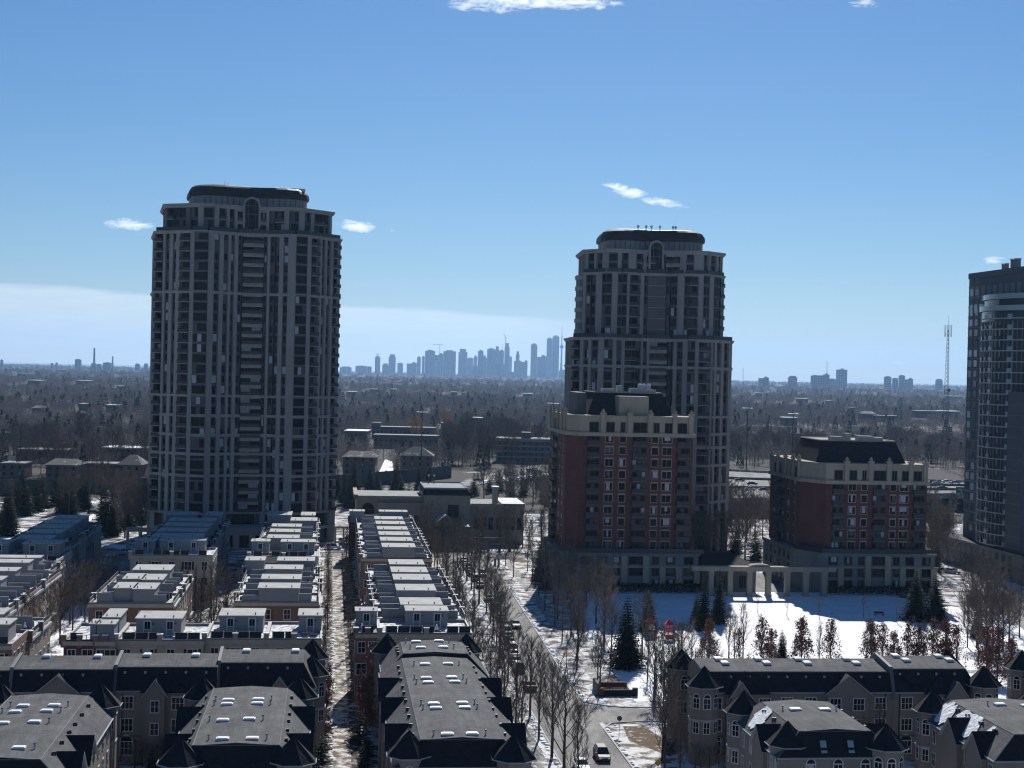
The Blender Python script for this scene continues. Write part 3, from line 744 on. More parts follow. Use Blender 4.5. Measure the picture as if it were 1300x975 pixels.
    # rail on the outer edges
    if not cross:
        for x in (a0+.1, a1-.1): m = T.mb(); m.box(x-.04, x+.04, b0+.4, b1-.4, z+.5, z+1.2, darkmetal); T.add('terrace_railing', m)
    else:
        n = int((a1-a0-1)/1.9)
        st = a0+.9
        for i in range(n):
            if (i*7+int(a0)) % 5 == 0: continue
            m = T.mb(); m.box(st+i*1.9+.06, st+i*1.9+1.78, b0+.25, b0+.33, z+.2, z+1.5, fence_b)
            m.box(st+i*1.9-.04, st+i*1.9+.04, b0+.2, b0+.36, z+.1, z+1.55, trim); T.add('fence_panel', m)
    # windows on the facades
    for sd in sides:
        F = grid_F(sd, a0, a1, b0, b1); L = (b1-b0) if sd in 'EW' else (a1-a0)
        n = max(2, int(L/3.0)); w = L/n
        for i in range(n):
            for k, zz in enumerate((1.0, 4.5, 7.85)):
                ww = 1.5 if (i+k) % 2 else 1.1
                window(T, F, w*(i+.5)-ww/2, zz, ww, 1.7, trim, 0, .75, (1,1))
                if sd == 'S' and k == 2 and (i % 2):
                    for q in (-.5, ww+.1):
                        m = T.mb(); m.fbox(F, w*(i+.5)-ww/2+q, w*(i+.5)-ww/2+q+.4, 0, .07, zz, zz+1.7, brick_r if i % 4 == 1 else slate_shade); T.add('shutter', m)
        if sd in 'EW' and not cross:
            m = T.mb(); m.fbox(F, 0, L, 0, .35, 3.7, 4.0, trim_g); m.fbox(F, 0, L, 0, .25, z-.5, z-.1, trim_g); T.add('string_course', m)
            m = T.mb(); m.fbox(F, L*.2, L*.2+2.6, 0, 1.1, 4.0, 4.15, trim_g); m.fbox(F, L*.2, L*.2+2.6, 1.02, 1.1, 4.15, 5.1, darkmetal); T.add('balcony', m)
        elif sd == 'S':
            m = T.mb(); m.fbox(F, -.1, L+.1, 0, .3, z-.3, z+.3, cream); T.add('cornice', m)
    T.flush()
    return T
def stack(rowname, group, a0, a1, fronts, b_end, box, depth, walls, first_door=0, offs=None, sides='EW', snowf=.75):
    n = len(fronts)
    for i, b0 in enumerate(fronts):
        b1 = fronts[i+1] if i+1 < n else b_end
        bx0, bx1 = box
        wm = walls[i % len(walls)]
        lab = f'{ORD[i]} house from the front in {rowname}'
        bs = [(bx0, bx1, b0+ (1.2 if i or first_door else .0), b0+depth+(1.2 if i else 0), 13.2, first_door if i == 0 else 0)]
        townhouse(lab, group, a0, a1, b0, b1-.01, bs, wm, sides+('S' if i == 0 else '')+('N' if i == n-1 else ''), snowy=random.random() < snowf)

def townhouses():
    random.seed(11)
    g = 'flat roofed townhouses in rows'
    # --- right of the lane (E rows)
    townhouse('front cream townhouse right of the snowy lane, two terrace doors in its roof box', g, 7.9, 22.3, 238.5, 251, [(12.3,18.9,245.6,250.6,13.2,2)], cream, 'SE', cross=True, snowy=True)
    townhouse('brick corner townhouse with one small roof box, right beside the snowy lane', g, 4.2, 7.88, 238.5, 251, [(4.3,7.6,245.2,249,13.2,1)], brick_t, 'SW', cross=True, snowy=False)
    stack('the middle row right of the snowy lane', g, 7.4, 22.4, [252,267,280.5,291,302.5], 315, (11.8,18.4), 7.5, [cream, brick_t])
    stack('the far row right of the snowy lane', g, 6.6, 21.9, [333,344,356,368,381,393], 414, (11.3,18.2), 7.2, [brick_t, cream], sides='EW')
    townhouse('farthest townhouse right of the snowy lane, two grey roof boxes wide apart', g, 4.9, 21.5, 414.01, 424, [(5.0,8.8,415,420,13.2,0),(13.0,20.3,415,420,13.2,0)], brick_r, 'EW', snowy=False)
    # --- between the courtyard and the lane (D rows)
    townhouse('cream townhouse with wide two-door roof box, second house left of the snowy lane', g, -18.4, -9.3, 233.2, 248.5, [(-16.7,-10.1,240,247,13.2,2)], cream, 'S', cross=True, snowy=True)
    townhouse('cream corner townhouse with narrow one-door roof box, left of the snowy lane', g, -9.28, -1.0, 233.2, 248.5, [(-4.6,-1.1,240.4,247,13.2,1)], cream, 'SE', cross=True, snowy=True)
    stack('the middle row left of the snowy lane', g, -16.3, -1.8, [270,280.3,294], 306, (-12.2,-5.3), 6.2, [brick_t, cream])
    townhouse('rear end townhouse of the middle row left of the lane, two roof boxes', g, -17, -2.4, 306.01, 316, [(-16.6,-13,308,314,13.2,0),(-10.3,-3.2,308,314,13.2,0)], cream, 'EW', snowy=True)
    townhouse('front townhouse of the far row left of the lane, pale doors in two boxes', g, -17.3, -2.6, 334, 348, [(-17.2,-13.4,341.4,346,13.2,1),(-10.7,-3.5,341,346,13.2,2)], cream, 'SEW', cross=True, snowy=True)
    random.seed(5)
    stack('the far row left of the lane', g, -16.6, -3.0, [348.5,360,372], 384, (-14.0,-7.2), 6.5, [cream, brick_t])
    townhouse('large rear townhouse left of the lane, touching the left tower foot', g, -16.6, -3.0, 384.01, 412, [(-16.2,-10.2,398,408,13.6,0),(-9.9,-3.6,388,396,13.2,0),(-7.6,-4.2,402,411,13.2,0)], cream, 'EW', snowy=False)
    # --- left of the courtyard (C rows)
    random.seed(13)
    townhouse('red brick corner townhouse with grey stair box, by the snow covered side lane', g, -38.6, -34.0, 231.5, 246.5, [(-34.9,-34.05,231.9,236,13.2,0)], brick_r, 'SW', cross=True, snowy=True)
    townhouse('narrow townhouse with tan block wall beside the red brick corner house', g, -33.98, -31.2, 231.4, 247, [(-33.9,-31.4,231.6,235.4,13.2,0),(-33.9,-31.5,238,246,13.2,0)], brick_y, 'S', cross=True, snowy=False)
    townhouse('cream townhouse with black terrace panels and two-door box, beside the tan block wall', g, -31.18, -18.42, 232, 246.5, [(-28.9,-22.2,237,243.9,13.2,2)], cream, 'S', cross=True, snowy=True)
    for i, (b0, b1) in enumerate(((267.5,279),(279.01,291),(291.01,303))):
        bx = [(-36.6,-33.35,b0+1.2,b0+8.2,13.2,0),(-33.25,-29.7,b0+.3,b0+7.6,13.2,0)] if i < 2 else [(-36.4,-29.7,b0+1.4,b0+9,13.2,0)]
        townhouse(f'{ORD[i]} house from the front in the short row with twin roof boxes', g, -40.6, -26.4, b0, b1, bx, [brick_t, cream, brick_t][i], 'EW'+('S' if i == 0 else ''), snowy=True)
    townhouse('front townhouse of the shaded row, bare columnar trees along its wall', g, -42.3, -25, 334.5, 348, [(-42.2,-37.9,341.5,346,13.2,1),(-37.0,-27.3,342,347,13.2,2)], cream, 'SEW', cross=True, snowy=True)
    stack('the shaded row before the left tower', g, -42, -26.5, [348.5,359,371,383], 395, (-39.5,-28.6), 7.5, [cream, brick_t], snowf=0)
    townhouse('rearmost townhouse of the shaded row, against the foot of the left tower', g, -42, -26.5, 395.01, 412, [(-41.8,-34.4,399,408,13.2,0),(-32,-28,400,409,13.2,0)], cream, 'EW', snowy=False)
    # --- far left (A rows)
    random.seed(17)
    townhouse('tan corner house with two pale doors in its roof box, left of the driveway', g, -66.0, -55.4, 323, 341, [(-64.4,-56.8,333.7,340,13.2,2)], cream, 'SE', cross=True, snowy=False)
    townhouse('house at the left edge beside the tan corner house', g, -79, -66.02, 323, 341, [(-75,-67.4,334,340,13.2,2)], cream, 'S', cross=True, snowy=True)
    stack('the shaded row at the far left', g, -71.5, -57.6, [341.5,352.5,363.5,374.5,386], 398, (-67.6,-60.3), 8.0, [cream, brick_t], snowf=0)
    for i, (b0, b1) in enumerate(((259,271),(271.01,283),(283.01,295),(295.01,306.9))):
        townhouse(f'{ORD[i]} house from the front in the row left of the side lane', g, -66, -52.0, b0, b1, [(-64,-57.2,b0+6.5,b0+11.5,13.2,0)], [cream, brick_t, cream, brick_t][i], 'ES' if i == 0 else 'E', snowy=True)
    townhouse('house at the left edge with the broadest plain grey roof box', g, -72, -53.8, 307, 322, [(-71,-56.5,309,313,13.2,0)], brick_t, 'E', snowy=False)
    townhouse('lower left brick townhouse with plain roof box, beside the snow covered lane', g, -60, -45.2, 228, 240, [(-57,-49.5,231,236,13.2,0),(-48.6,-46.4,231,236.5,13.2,0)], brick_t, 'SE', cross=True, snowy=True)
    townhouse('lower stone townhouse directly behind the lower left brick one', g, -60, -45.0, 240.01, 257, [(-58,-50,244,250,12.6,0)], brick_y, 'E', snowy=True, z=9.6)

# ------------------------------------------------------------------ grey mansard houses in the foreground
def turret(T, a, b, r=2.3, ze=10.4, za=13.0, n=8, windows=True, faces=(4,5,6)):
    ph = math.pi/8
    m = T.mb(); pts = [(a+r*.86*math.cos(ph+math.pi/4*i), b+r*.86*math.sin(ph+math.pi/4*i)) for i in range(8)]
    m.prism(pts, 0, ze, stucco, bottom=False)
    m.prism([(a+(p[0]-a)*1.05, b+(p[1]-b)*1.05) for p in pts], 5.9, 6.15, trim_g)
    tw = T.add('turret', m)
    m = T.mb(); m.cone(a, b, ze-.02, za, r*1.12, 8, slate_shade, ph=ph)
    rf = T.add('turret_roof', m, tw)
    m = T.mb()
    for i in range(8):
        p = (a+r*1.12*math.cos(ph+math.pi/4*i), b+r*1.12*math.sin(ph+math.pi/4*i)); q = (a+r*1.12*math.cos(ph+math.pi/4*(i+1)), b+r*1.12*math.sin(ph+math.pi/4*(i+1)))
        m.tube((*p, ze), (*q, ze), .07, .07, 4, trim_g)
        m.tube((*p, ze+.02), (a, b, za+.02), .03, .03, 3, slate_shade)
    T.add('roof_edge', m, rf)
    if windows:
        for i in faces:
            p, q = pts[i], pts[(i+1) % 8]; L = math.hypot(q[0]-p[0], q[1]-p[1]); F = (p[0], p[1], (q[0]-p[0])/L, (q[1]-p[1])/L)
            window(T, F, L/2-.45, 7.6, .9, 1.35, trim, .0, .9, (1,1), arch=True)
            window(T, F, L/2-.4, 4.3, .8, 1.5, trim, .0, .9, (1,1))
def skylights(T, roof, pts, zf, tilt='y', w=1.35, l=1.0):
    for (a, b) in pts:
        z = zf(a, b)
        m = T.mb(); m.box(a-w/2, a+w/2, b-l/2, b+l/2, z-.15, z+.2, trim)
        n = 6
        rs = [[(a-w*.45, b-l*.42, z+.18), (a+w*.45, b-l*.42, z+.18), (a+w*.45, b+l*.42, z+.18), (a-w*.45, b+l*.42, z+.18)], [(a-w*.4, b-l*.36, z+.27), (a+w*.4, b-l*.36, z+.27), (a+w*.4, b+l*.36, z+.27), (a-w*.4, b+l*.36, z+.27)]]
        m.rings(rs, skyl)  # reflected glare put into the pane colour
        T.add('skylight', m, roof)
def vents(T, roof, pts, zf):
    for (a, b) in pts:
        z = zf(a, b); m = T.mb(); m.cone(a, b, z-.05, z+.5, .1, 6, pvc, r1=.08); m.cone(a, b, z+.5, z+.62, .15, 6, darkmetal, r1=.1); T.add('vent_pipe', m, roof)
def gable(T, F, s, w, ze, za, depth, face=stucco, proud=.5, roofm=slate_shade, wall=True, dark=0):
    "cross gable: F facade, centre s, width w"
    px, py, dx, dy = F; nx, ny = dy, -dx
    def P(a, t, z): return (px+dx*a+nx*t, py+dy*a+ny*t, z)
    m = T.mb()
    if wall: m.fbox(F, s-w/2+.4, s+w/2-.4, -.2, proud-.3, 0, ze, face)
    if not dark: m.face([P(s-w/2+.3, proud-.25, ze), P(s+w/2-.3, proud-.25, ze), P(s, proud-.25, za-.25)], face)
    g = T.add('gable', m)
    if dark:
        m = T.mb(); h_ = 2.9; c_ = s+dark*w*.17; zt_ = ze+1.75; y_ = proud+.55
        m.face([P(c_-h_/2, y_, ze-.3), P(c_+h_/2, y_, ze-.3), P(c_, y_, zt_)], face); m.fbox(F, c_-h_/2+.2, c_+h_/2-.2, proud-.2, y_-.05, 0, ze-.3, face)
        for p_, q_ in ((c_-h_/2-.2, c_), (c_, c_+h_/2+.2)):
            za_, zb_ = (ze-.45, zt_+.1) if p_ < q_ and p_ < c_ else (zt_+.1, ze-.45)
            m.face([P(p_, y_+.15, za_), P(q_, y_+.15, zb_), P(q_, -.6, zb_), P(p_, -.6, za_)], shingle); m.tube(P(p_, y_+.15, za_), P(q_, y_+.15, zb_), .07, .07, 4, trim_g)
        T.add('pediment', m, g)
        for zz in (4.1, 7.0): window(T, F, c_-.5, zz-.2, 1.0, 1.5, trim, y_-.03, .9, (1,1))
    m = T.mb()
    A, B, C = P(s-w/2, proud, ze), P(s+w/2, proud, ze), P(s, proud, za)
    if dark: C = P(s, proud-1.9, za); m.face([A, B, C], slate_shade)
    A2, B2, C2 = P(s-w/2, -depth, ze), P(s+w/2, -depth, ze), P(s, -depth, za)
    t = .18
    def lo(p): return (p[0], p[1], p[2]-t)
    for p, q, p2, q2 in ((A, C, A2, C2), (C, B, C2, B2)):
        m.face([p, q, q2, p2], roofm); m.face([lo(p), lo(p2), lo(q2), lo(q)], trim_g); m.face([p, lo(p), lo(q), q], trim_g)  # near-black gable slopes: shade put into the colour
    T.add('gable_roof', m, g)
    return g
def mansard_long(T, a0, a1, b0, b1, zf, ze=9.3, run_s=3.0, run_n=1.5, step=None, endN=3.2, endS=1.5):
    "house block whose length runs away from the camera; flat top a0..a1, b0..b1"
    w0, w1 = a0-run_s, a1+run_s; c0, c1 = b0-endS, b1+endN
    m = T.mb(); m.prism([(w0+.35,c0+.35),(w1-.35,c0+.35),(w1-.35,c1-.35),(w0+.35,c1-.35)], 0, ze, stucco, bottom=False); T.add('wall', m)
    m = T.mb()
    lo = [(w0,c0,ze),(w1,c0,ze),(w1,c1,ze),(w0,c1,ze)]; hi = [(a0,b0,zf),(a1,b0,zf),(a1,b1,zf),(a0,b1,zf)]
    m.face([lo[0],lo[1],hi[1],hi[0]], slate_shade); m.face([lo[1],lo[2],hi[2],hi[1]], shingle); m.face([lo[2],lo[3],hi[3],hi[2]], shingle); m.face([lo[3],lo[0],hi[0],hi[3]], shingle)  # front slope darkened in colour for shade, the other slopes paler shingle
    m.face([lo[3],lo[2],lo[1],lo[0]], trim_g)
    am = (a0+a1)/2
    R = [(am, b0+.01, zf+.28), (am, b1, zf+.28)]
    m.face([hi[0], R[0], R[1], hi[3]], shingle); m.face([R[0], hi[1], hi[2], R[1]], shingle); m.face([hi[0],hi[1],R[0]], slate_shade); m.face([hi[2],hi[3],R[1]], shingle)
    roof = T.add('roof', m)
    m = T.mb()
    for p, q in ((lo[0],lo[1]),(lo[1],lo[2]),(lo[2],lo[3]),(lo[3],lo[0])): m.tube(p, q, .1, .1, 4, trim_g)
    T.add('gutter', m, roof)
    m = T.mb()
    for p, q in ((hi[0],hi[1]),(hi[1],hi[2]),(hi[2],hi[3]),(hi[3],hi[0]),(lo[0],hi[0]),(lo[1],hi[1])): m.tube(p, q, .06, .06, 4, ridge_m)
    T.add('ridge_trim', m, roof)
    return roof, (w0, w1, c0, c1)
def side_vents(T, roof, a0, a1, b0, b1, zf, n):
    for side in (-1, 1):
        for i in range(n):
            b = b0+(b1-b0)*(i+.5)/n+.3*((i*7) % 3-1)
            for q in (0, .55):
                a = (a0-.55-q*.25) if side < 0 else (a1+.55+q*.25); z = zf-.45-q*.2
                m = T.mb(); m.box(a-.1, a+.1, b+q-.12, b+q+.12, z-.2, z+.28, darkmetal); T.add('eyebrow_vent', m, roof)
def front_block(label, group, a0, a1, b0, b1, tur, sky, zf=12.0, gab=(), dorm=None, snowpts=(), mullg=True, front_windows=True):
    T = Thing('mansard_house', label, 'house', (a0+a1)/2, (b0+b1)/2, None, group)
    roof, (w0, w1, c0, c1) = mansard_long(T, a0, a1, b0, b1, zf)
    zfn = lambda a, b: zf+.28*(1-abs(a-(a0+a1)/2)/((a1-a0)/2))
    skylights(T, roof, sky, zfn)
    vents(T, roof, [(p[0]+(1.5 if i % 2 else -1.5), p[1]+.2) for i, p in enumerate(sky)], zfn)
    side_vents(T, roof, a0, a1, b0+2, b1-2, zf, max(3, int((b1-b0)/4.5)))
    for t in tur: turret(T, *t[:2], faces=t[2] if len(t) > 2 else (4,5,6))
    FE = (w1-.35, c0, 0, 1); FW = (w0+.35, c1, 0, -1); FS = (w0, c0+.35, 1, 0); L = c1-c0
    # cross gables along both long sides
    for k, s in enumerate(gab):
        gable(T, FE, s, 5.4, 9.0, 11.6, 3.2, proud=.9)
        gable(T, FW, L-s, 5.4, 9.0, 11.6, 3.2, proud=.9)
    n = int(L/3.2)
    for i in range(n):
        for zz in (1.2, 4.2, 7.0):
            window(T, FE, L/n*(i+.5)-.45, zz, .9, 1.6, trim, .02, .85, (1,1)); window(T, FW, L/n*(i+.5)-.45, zz, .9, 1.6, trim, .02, .85, (1,1))
    if front_windows:
        Wd = w1-w0
        for i in range(3):
            s = Wd*(.28+.22*i)
            for zz in (4.2, 7.0): window(T, FS, s-.5, zz, 1.0, 1.55, trim, .02, .9, (1,1), arch=(zz > 6))
    # dark rooflight strips on the front slope
    for i in range(2):
        s = a0+(a1-a0)*(.3+.38*i)
        m = T.mb(); y0, z0_ = b0-1.25, 9.75; y1, z1_ = b0-.55, 11.0
        m.face([(s-.35,y0-.1,z0_+.12),(s+.35,y0-.1,z0_+.12),(s+.35,y1-.1,z1_+.12),(s-.35,y1-.1,z1_+.12)], rail_l if dorm else slate_shade)
        m.box(s-.42, s+.42, b0-1.2, b0-.7, 9.8, 10.4, slate_shade)
        T.add('roof_window', m, roof)
    for k, (x0, y0, x1, y1) in enumerate(snowpts):
        # snow lying along the side roof
        m = T.mb(); n = 10; random.seed(k+int(a0))
        up, dn = [], []
        for i in range(n+1):
            f = i/n; a = x0+(x1-x0)*f; b = y0+(y1-y0)*f
            wv = (1.5+1.3*random.random())*(math.sin(math.pi*f)**.5 if 0 < f < 1 else 0)+.05
            def zr(a_): return zf-max(0, a0-a_)*(zf-9.3)/3.0
            up.append((min(a0-.1, a+wv*.7), b+.2, zr(min(a0-.1, a+wv*.7))+.16)); dn.append((a-wv*.5, b-.2, zr(a-wv*.5)+.16))
        for i in range(n): m.face([dn[i], dn[i+1], up[i+1], up[i]], snow)
        m.face(dn[::-1]+[], snow) if False else None
        T.add('snow_patch', m, roof)
    T.flush()
    return T
def cross_block(label, group, a0, a1, b_e, gables, sky, zf=12.0, ze=9.3, dep=10, wl=True, wr=True, tur=(), endhip=0, wallm=stucco):
    "segment of a row that faces the camera: steep slope coloured dark for its shade, paler top slope behind it"
    T = Thing('mansard_house', label, 'house', (a0+a1)/2, b_e+dep/2, None, group)
    m = T.mb(); m.box(a0, a1-(.3 if endhip else 0), b_e+.35, b_e+dep, 0, ze, wallm); T.add('wall', m)
    m = T.mb()
    h = endhip
    lo = [(a0,b_e,ze),(a1+(.2 if h else 0),b_e,ze)]; hi = [(a0,b_e+1.3,zf),(a1-h,b_e+1.3,zf)]; rd = [(a0,b_e+7.2,zf+.75),(a1-h,b_e+7.2,zf+.75)]; bk = [(a0,b_e+dep,ze+.6),(a1+(.2 if h else 0),b_e+dep,ze+.6)]
    m.face([lo[0],lo[1],hi[1],hi[0]], slate_shade); m.face([hi[0],hi[1],rd[1],rd[0]], shingle); m.face([rd[0],rd[1],bk[1],bk[0]], shingle)  # shade of the front slope is in its colour; top slopes paler
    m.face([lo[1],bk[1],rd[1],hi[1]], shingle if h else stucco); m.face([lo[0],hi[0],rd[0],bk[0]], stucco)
    roof = T.add('roof', m)
    m = T.mb(); m.tube(hi[0], hi[1], .08, .08, 4, ridge_m); m.tube(lo[0], lo[1], .1, .1, 4, trim_g)
    T.add('gutter', m, roof)
    if wl:
        m = T.mb(); x = a0
        prof = [(b_e-.15,ze-.1),(b_e+1.2,zf+.35),(b_e+7.2,zf+1.15),(b_e+dep,ze+.8)]
        for (y0,z0_),(y1,z1_) in zip(prof, prof[1:]):
            m.add([(x-.22,y0,z0_-.9),(x+.22,y0,z0_-.9),(x+.22,y1,z1_-.9),(x-.22,y1,z1_-.9),(x-.22,y0,z0_),(x+.22,y0,z0_),(x+.22,y1,z1_),(x-.22,y1,z1_)], [(0,3,2,1),(0,1,5,4),(1,2,6,5),(2,3,7,6),(3,0,4,7),(4,5,6,7)], ridge_m)
        T.add('party_wall', m)
    zfn = lambda a, b: zf+(b-b_e-1.3)/5.9*.75
    skylights(T, roof, sky, zfn, w=1.0, l=1.6)
    F = (a0, b_e+.35, 1, 0); L = a1-a0
    for s, w, za, *dk in gables: gable(T, F, s-a0, w, ze-.1, za, 3.0, face=wallm, proud=.9, dark=dk[0] if dk else 0)
    n = max(2, int(L/3.1)); 
    for i in range(n):
        x = L/n*(i+.5)
        t = .02
        for s, w, za, *dk in gables:
            if abs(s-a0-x) < w/2-.2: t = .62
        if any(dk and abs(s+dk[0]*w*.17-a0-x) < 2.1 for s, w, za, *dk in gables): continue
        for k, zz in enumerate((1.0, 4.1, 7.0)):
            if k == 0 and i == n//2:
                m = T.mb(); m.fbox(F, x-.6, x+.6, t, t+.1, 0, 2.4, darkmetal); T.add('door', m); continue
            window(T, F, x-.75, zz, 1.5, 1.6 if k else 1.7, trim, t, .9, (3,1) if False else (2,1), arch=(k == 0))
    m = T.mb(); m.fbox(F, .2, L-.2, 0, .12, 3.3, 3.5, stone_d)
    for x in (1.0, L-1.0): m.fbox(F, x-.06, x+.06, 0, .14, .2, ze-.2, darkmetal)
    T.add('string_course', m)
    for i in range(int(L/2.6)): m = T.mb(); m.box(a0+1.2+i*2.6-.14, a0+1.2+i*2.6+.14, b_e+.9, b_e+1.15, zf-.75, zf-.45, trim_g); T.add('eyebrow_vent', m, roof)
    for t in tur: turret(T, *t[:2], faces=t[2] if len(t) > 2 else (4,5,6))
    T.flush()
    return T
def mansards():
    g = 'grey mansard roofed houses in the foreground'
    random.seed(21)
    # cross row, left
    cross_block('leftmost house of the lower left grey row, cut by the left edge', g, -53.5, -40.45, 202.4, [(-46,5.6,11.7)], [(-49,209.0),(-45,209.2)], 11.9, wl=False)
    cross_block('second house of the lower left grey row, with a pale triangular gable', g, -40.4, -27.45, 202.6, [(-34.4,6.0,11.7)], [(-37,209.4),(-30.4,209.4)], 12.0)
    cross_block('third house of the lower left grey row, its white framed windows in view', g, -27.4, -14.35, 203.3, [(-21.0,6.4,12.0,-1)], [(-24,209.6),(-17.6,209.6)], 12.2)
    cross_block('right end house of the lower left grey row, two turrets by the lane', g, -14.3, -1.6, 205.0, [(-7.3,6.2,12.3,1)], [(-11,211.5),(-4.4,211.5)], 12.45, endhip=1.6, tur=((-2.1,209.4,(4,5,6,7)),(-2.2,221.4,(6,7))), dep=14)
    # blocks running away
    front_block('grey house at the lower left corner with a lit flat roof', g, -37.3, -28.4, 158, 188.2, [(-27.2,190.6,(5,6)),(-39,191,(5,6))], [(-34.6,181.5),(-31.2,181.7),(-34.9,178.5),(-31.5,178.7),(-35.1,173),(-31.8,173.2),(-34.4,161.8),(-31.2,161.8)], gab=(6.5,13.5))
    front_block('grey house with eight roof lights and four turrets, left of the lane', g, -13.9, -4.9, 163.4, 192.4, [(-15.0,162.9),(-3.4,163.2,(4,5,6,7)),(-15.4,194.9,(6,)),(-3.5,195.2,(6,7))], [(-11.6,184.5),(-8.1,184.6),(-11.6,182.3),(-8.1,182.4),(-11.5,174),(-8.6,174.2),(-10.9,165.2),(-7.8,165.3)], gab=(8.5,22))
    front_block('long grey house with lit flat roof, between the snowy lane and the road', g, 10.1, 19.1, 165.4, 212.2, [(8.9,165.6),(20.1,163.9,(4,5,6,7))], [(13.0,206.5),(16.1,206.7),(12.6,197.4),(15.9,197.6),(12.7,194.6),(16.1,194.8),(12.6,182.2),(16.0,182.4),(12.7,179.8),(16.1,180),(13.1,166.8),(15.8,166.8)], gab=(11,25,37))
    front_block('short grey house with two turrets, adjoining the long one from behind', g, 10.4, 19.3, 213.6, 223.0, [(8.6,226.0,(5,6)),(20.3,226.3,(6,7))], [(13.0,217.0),(16.2,217.2),(12.6,221.8),(15.9,222.0)], zf=12.35, gab=(), front_windows=False)
    # right hand side
    cross_block('long grey house across the lower right with a row of roof lights', g, 50.4, 76.6, 201.8, [(56.2,6.6,12.0,-1),(70.2,6.6,11.8)], [(53.8,208.6),(59.5,208.6),(65.2,208.6),(72.2,208.7),(54.3,206.8),(60.2,206.8),(66,206.8),(73,206.8)], 11.9, wl=False, tur=((50.0,214.2,(5,6)),(50.2,201.6,(3,4,5,6))), dep=13)
    cross_block('grey house stepping up at the right end of the long right-hand one', g, 76.65, 88.8, 201.8, [(84.2,6.6,12.2,1)], [(79.4,208.9),(85.6,208.7),(80.2,206.9),(86.5,207)], 12.3, tur=((89.4,201.8,(4,5,6)),(89.3,214.4,(5,6))), dep=13, endhip=1.4)
    front_block('lower right grey house with two glazed windows in its dark front slope', g, 53.1, 61.5, 168.5, 184.0, [(51.4,186.0,(3,4,5)),(52.0,169.4,(3,4,5,6)),(63.0,167.8,(4,5,6,7))], [(55.7,178.6),(59.3,178.6)], gab=(7,), dorm=True, snowpts=((51.8,178,51.6,182),))
    front_block('grey house at the lower right corner with snow on its left roof slope', g, 77.6, 87.2, 166.5, 184.8, [(75.9,186.3,(3,4,5)),(89,187,(5,6))], [(82.2,180.6),(85.6,180.6)], gab=(5,12), snowpts=((75.9,180.5,76.1,185),(76.0,173.0,76.4,180),(76.0,170.0,76.0,171.5)))
    front_block('grey house at the right edge, a pointed turret by the reddish trees', g, 102.5, 111, 190, 212, [(100.4,213.6,(3,4,5)),(101,197,(3,4,5))], [(105,205),(108,205)])
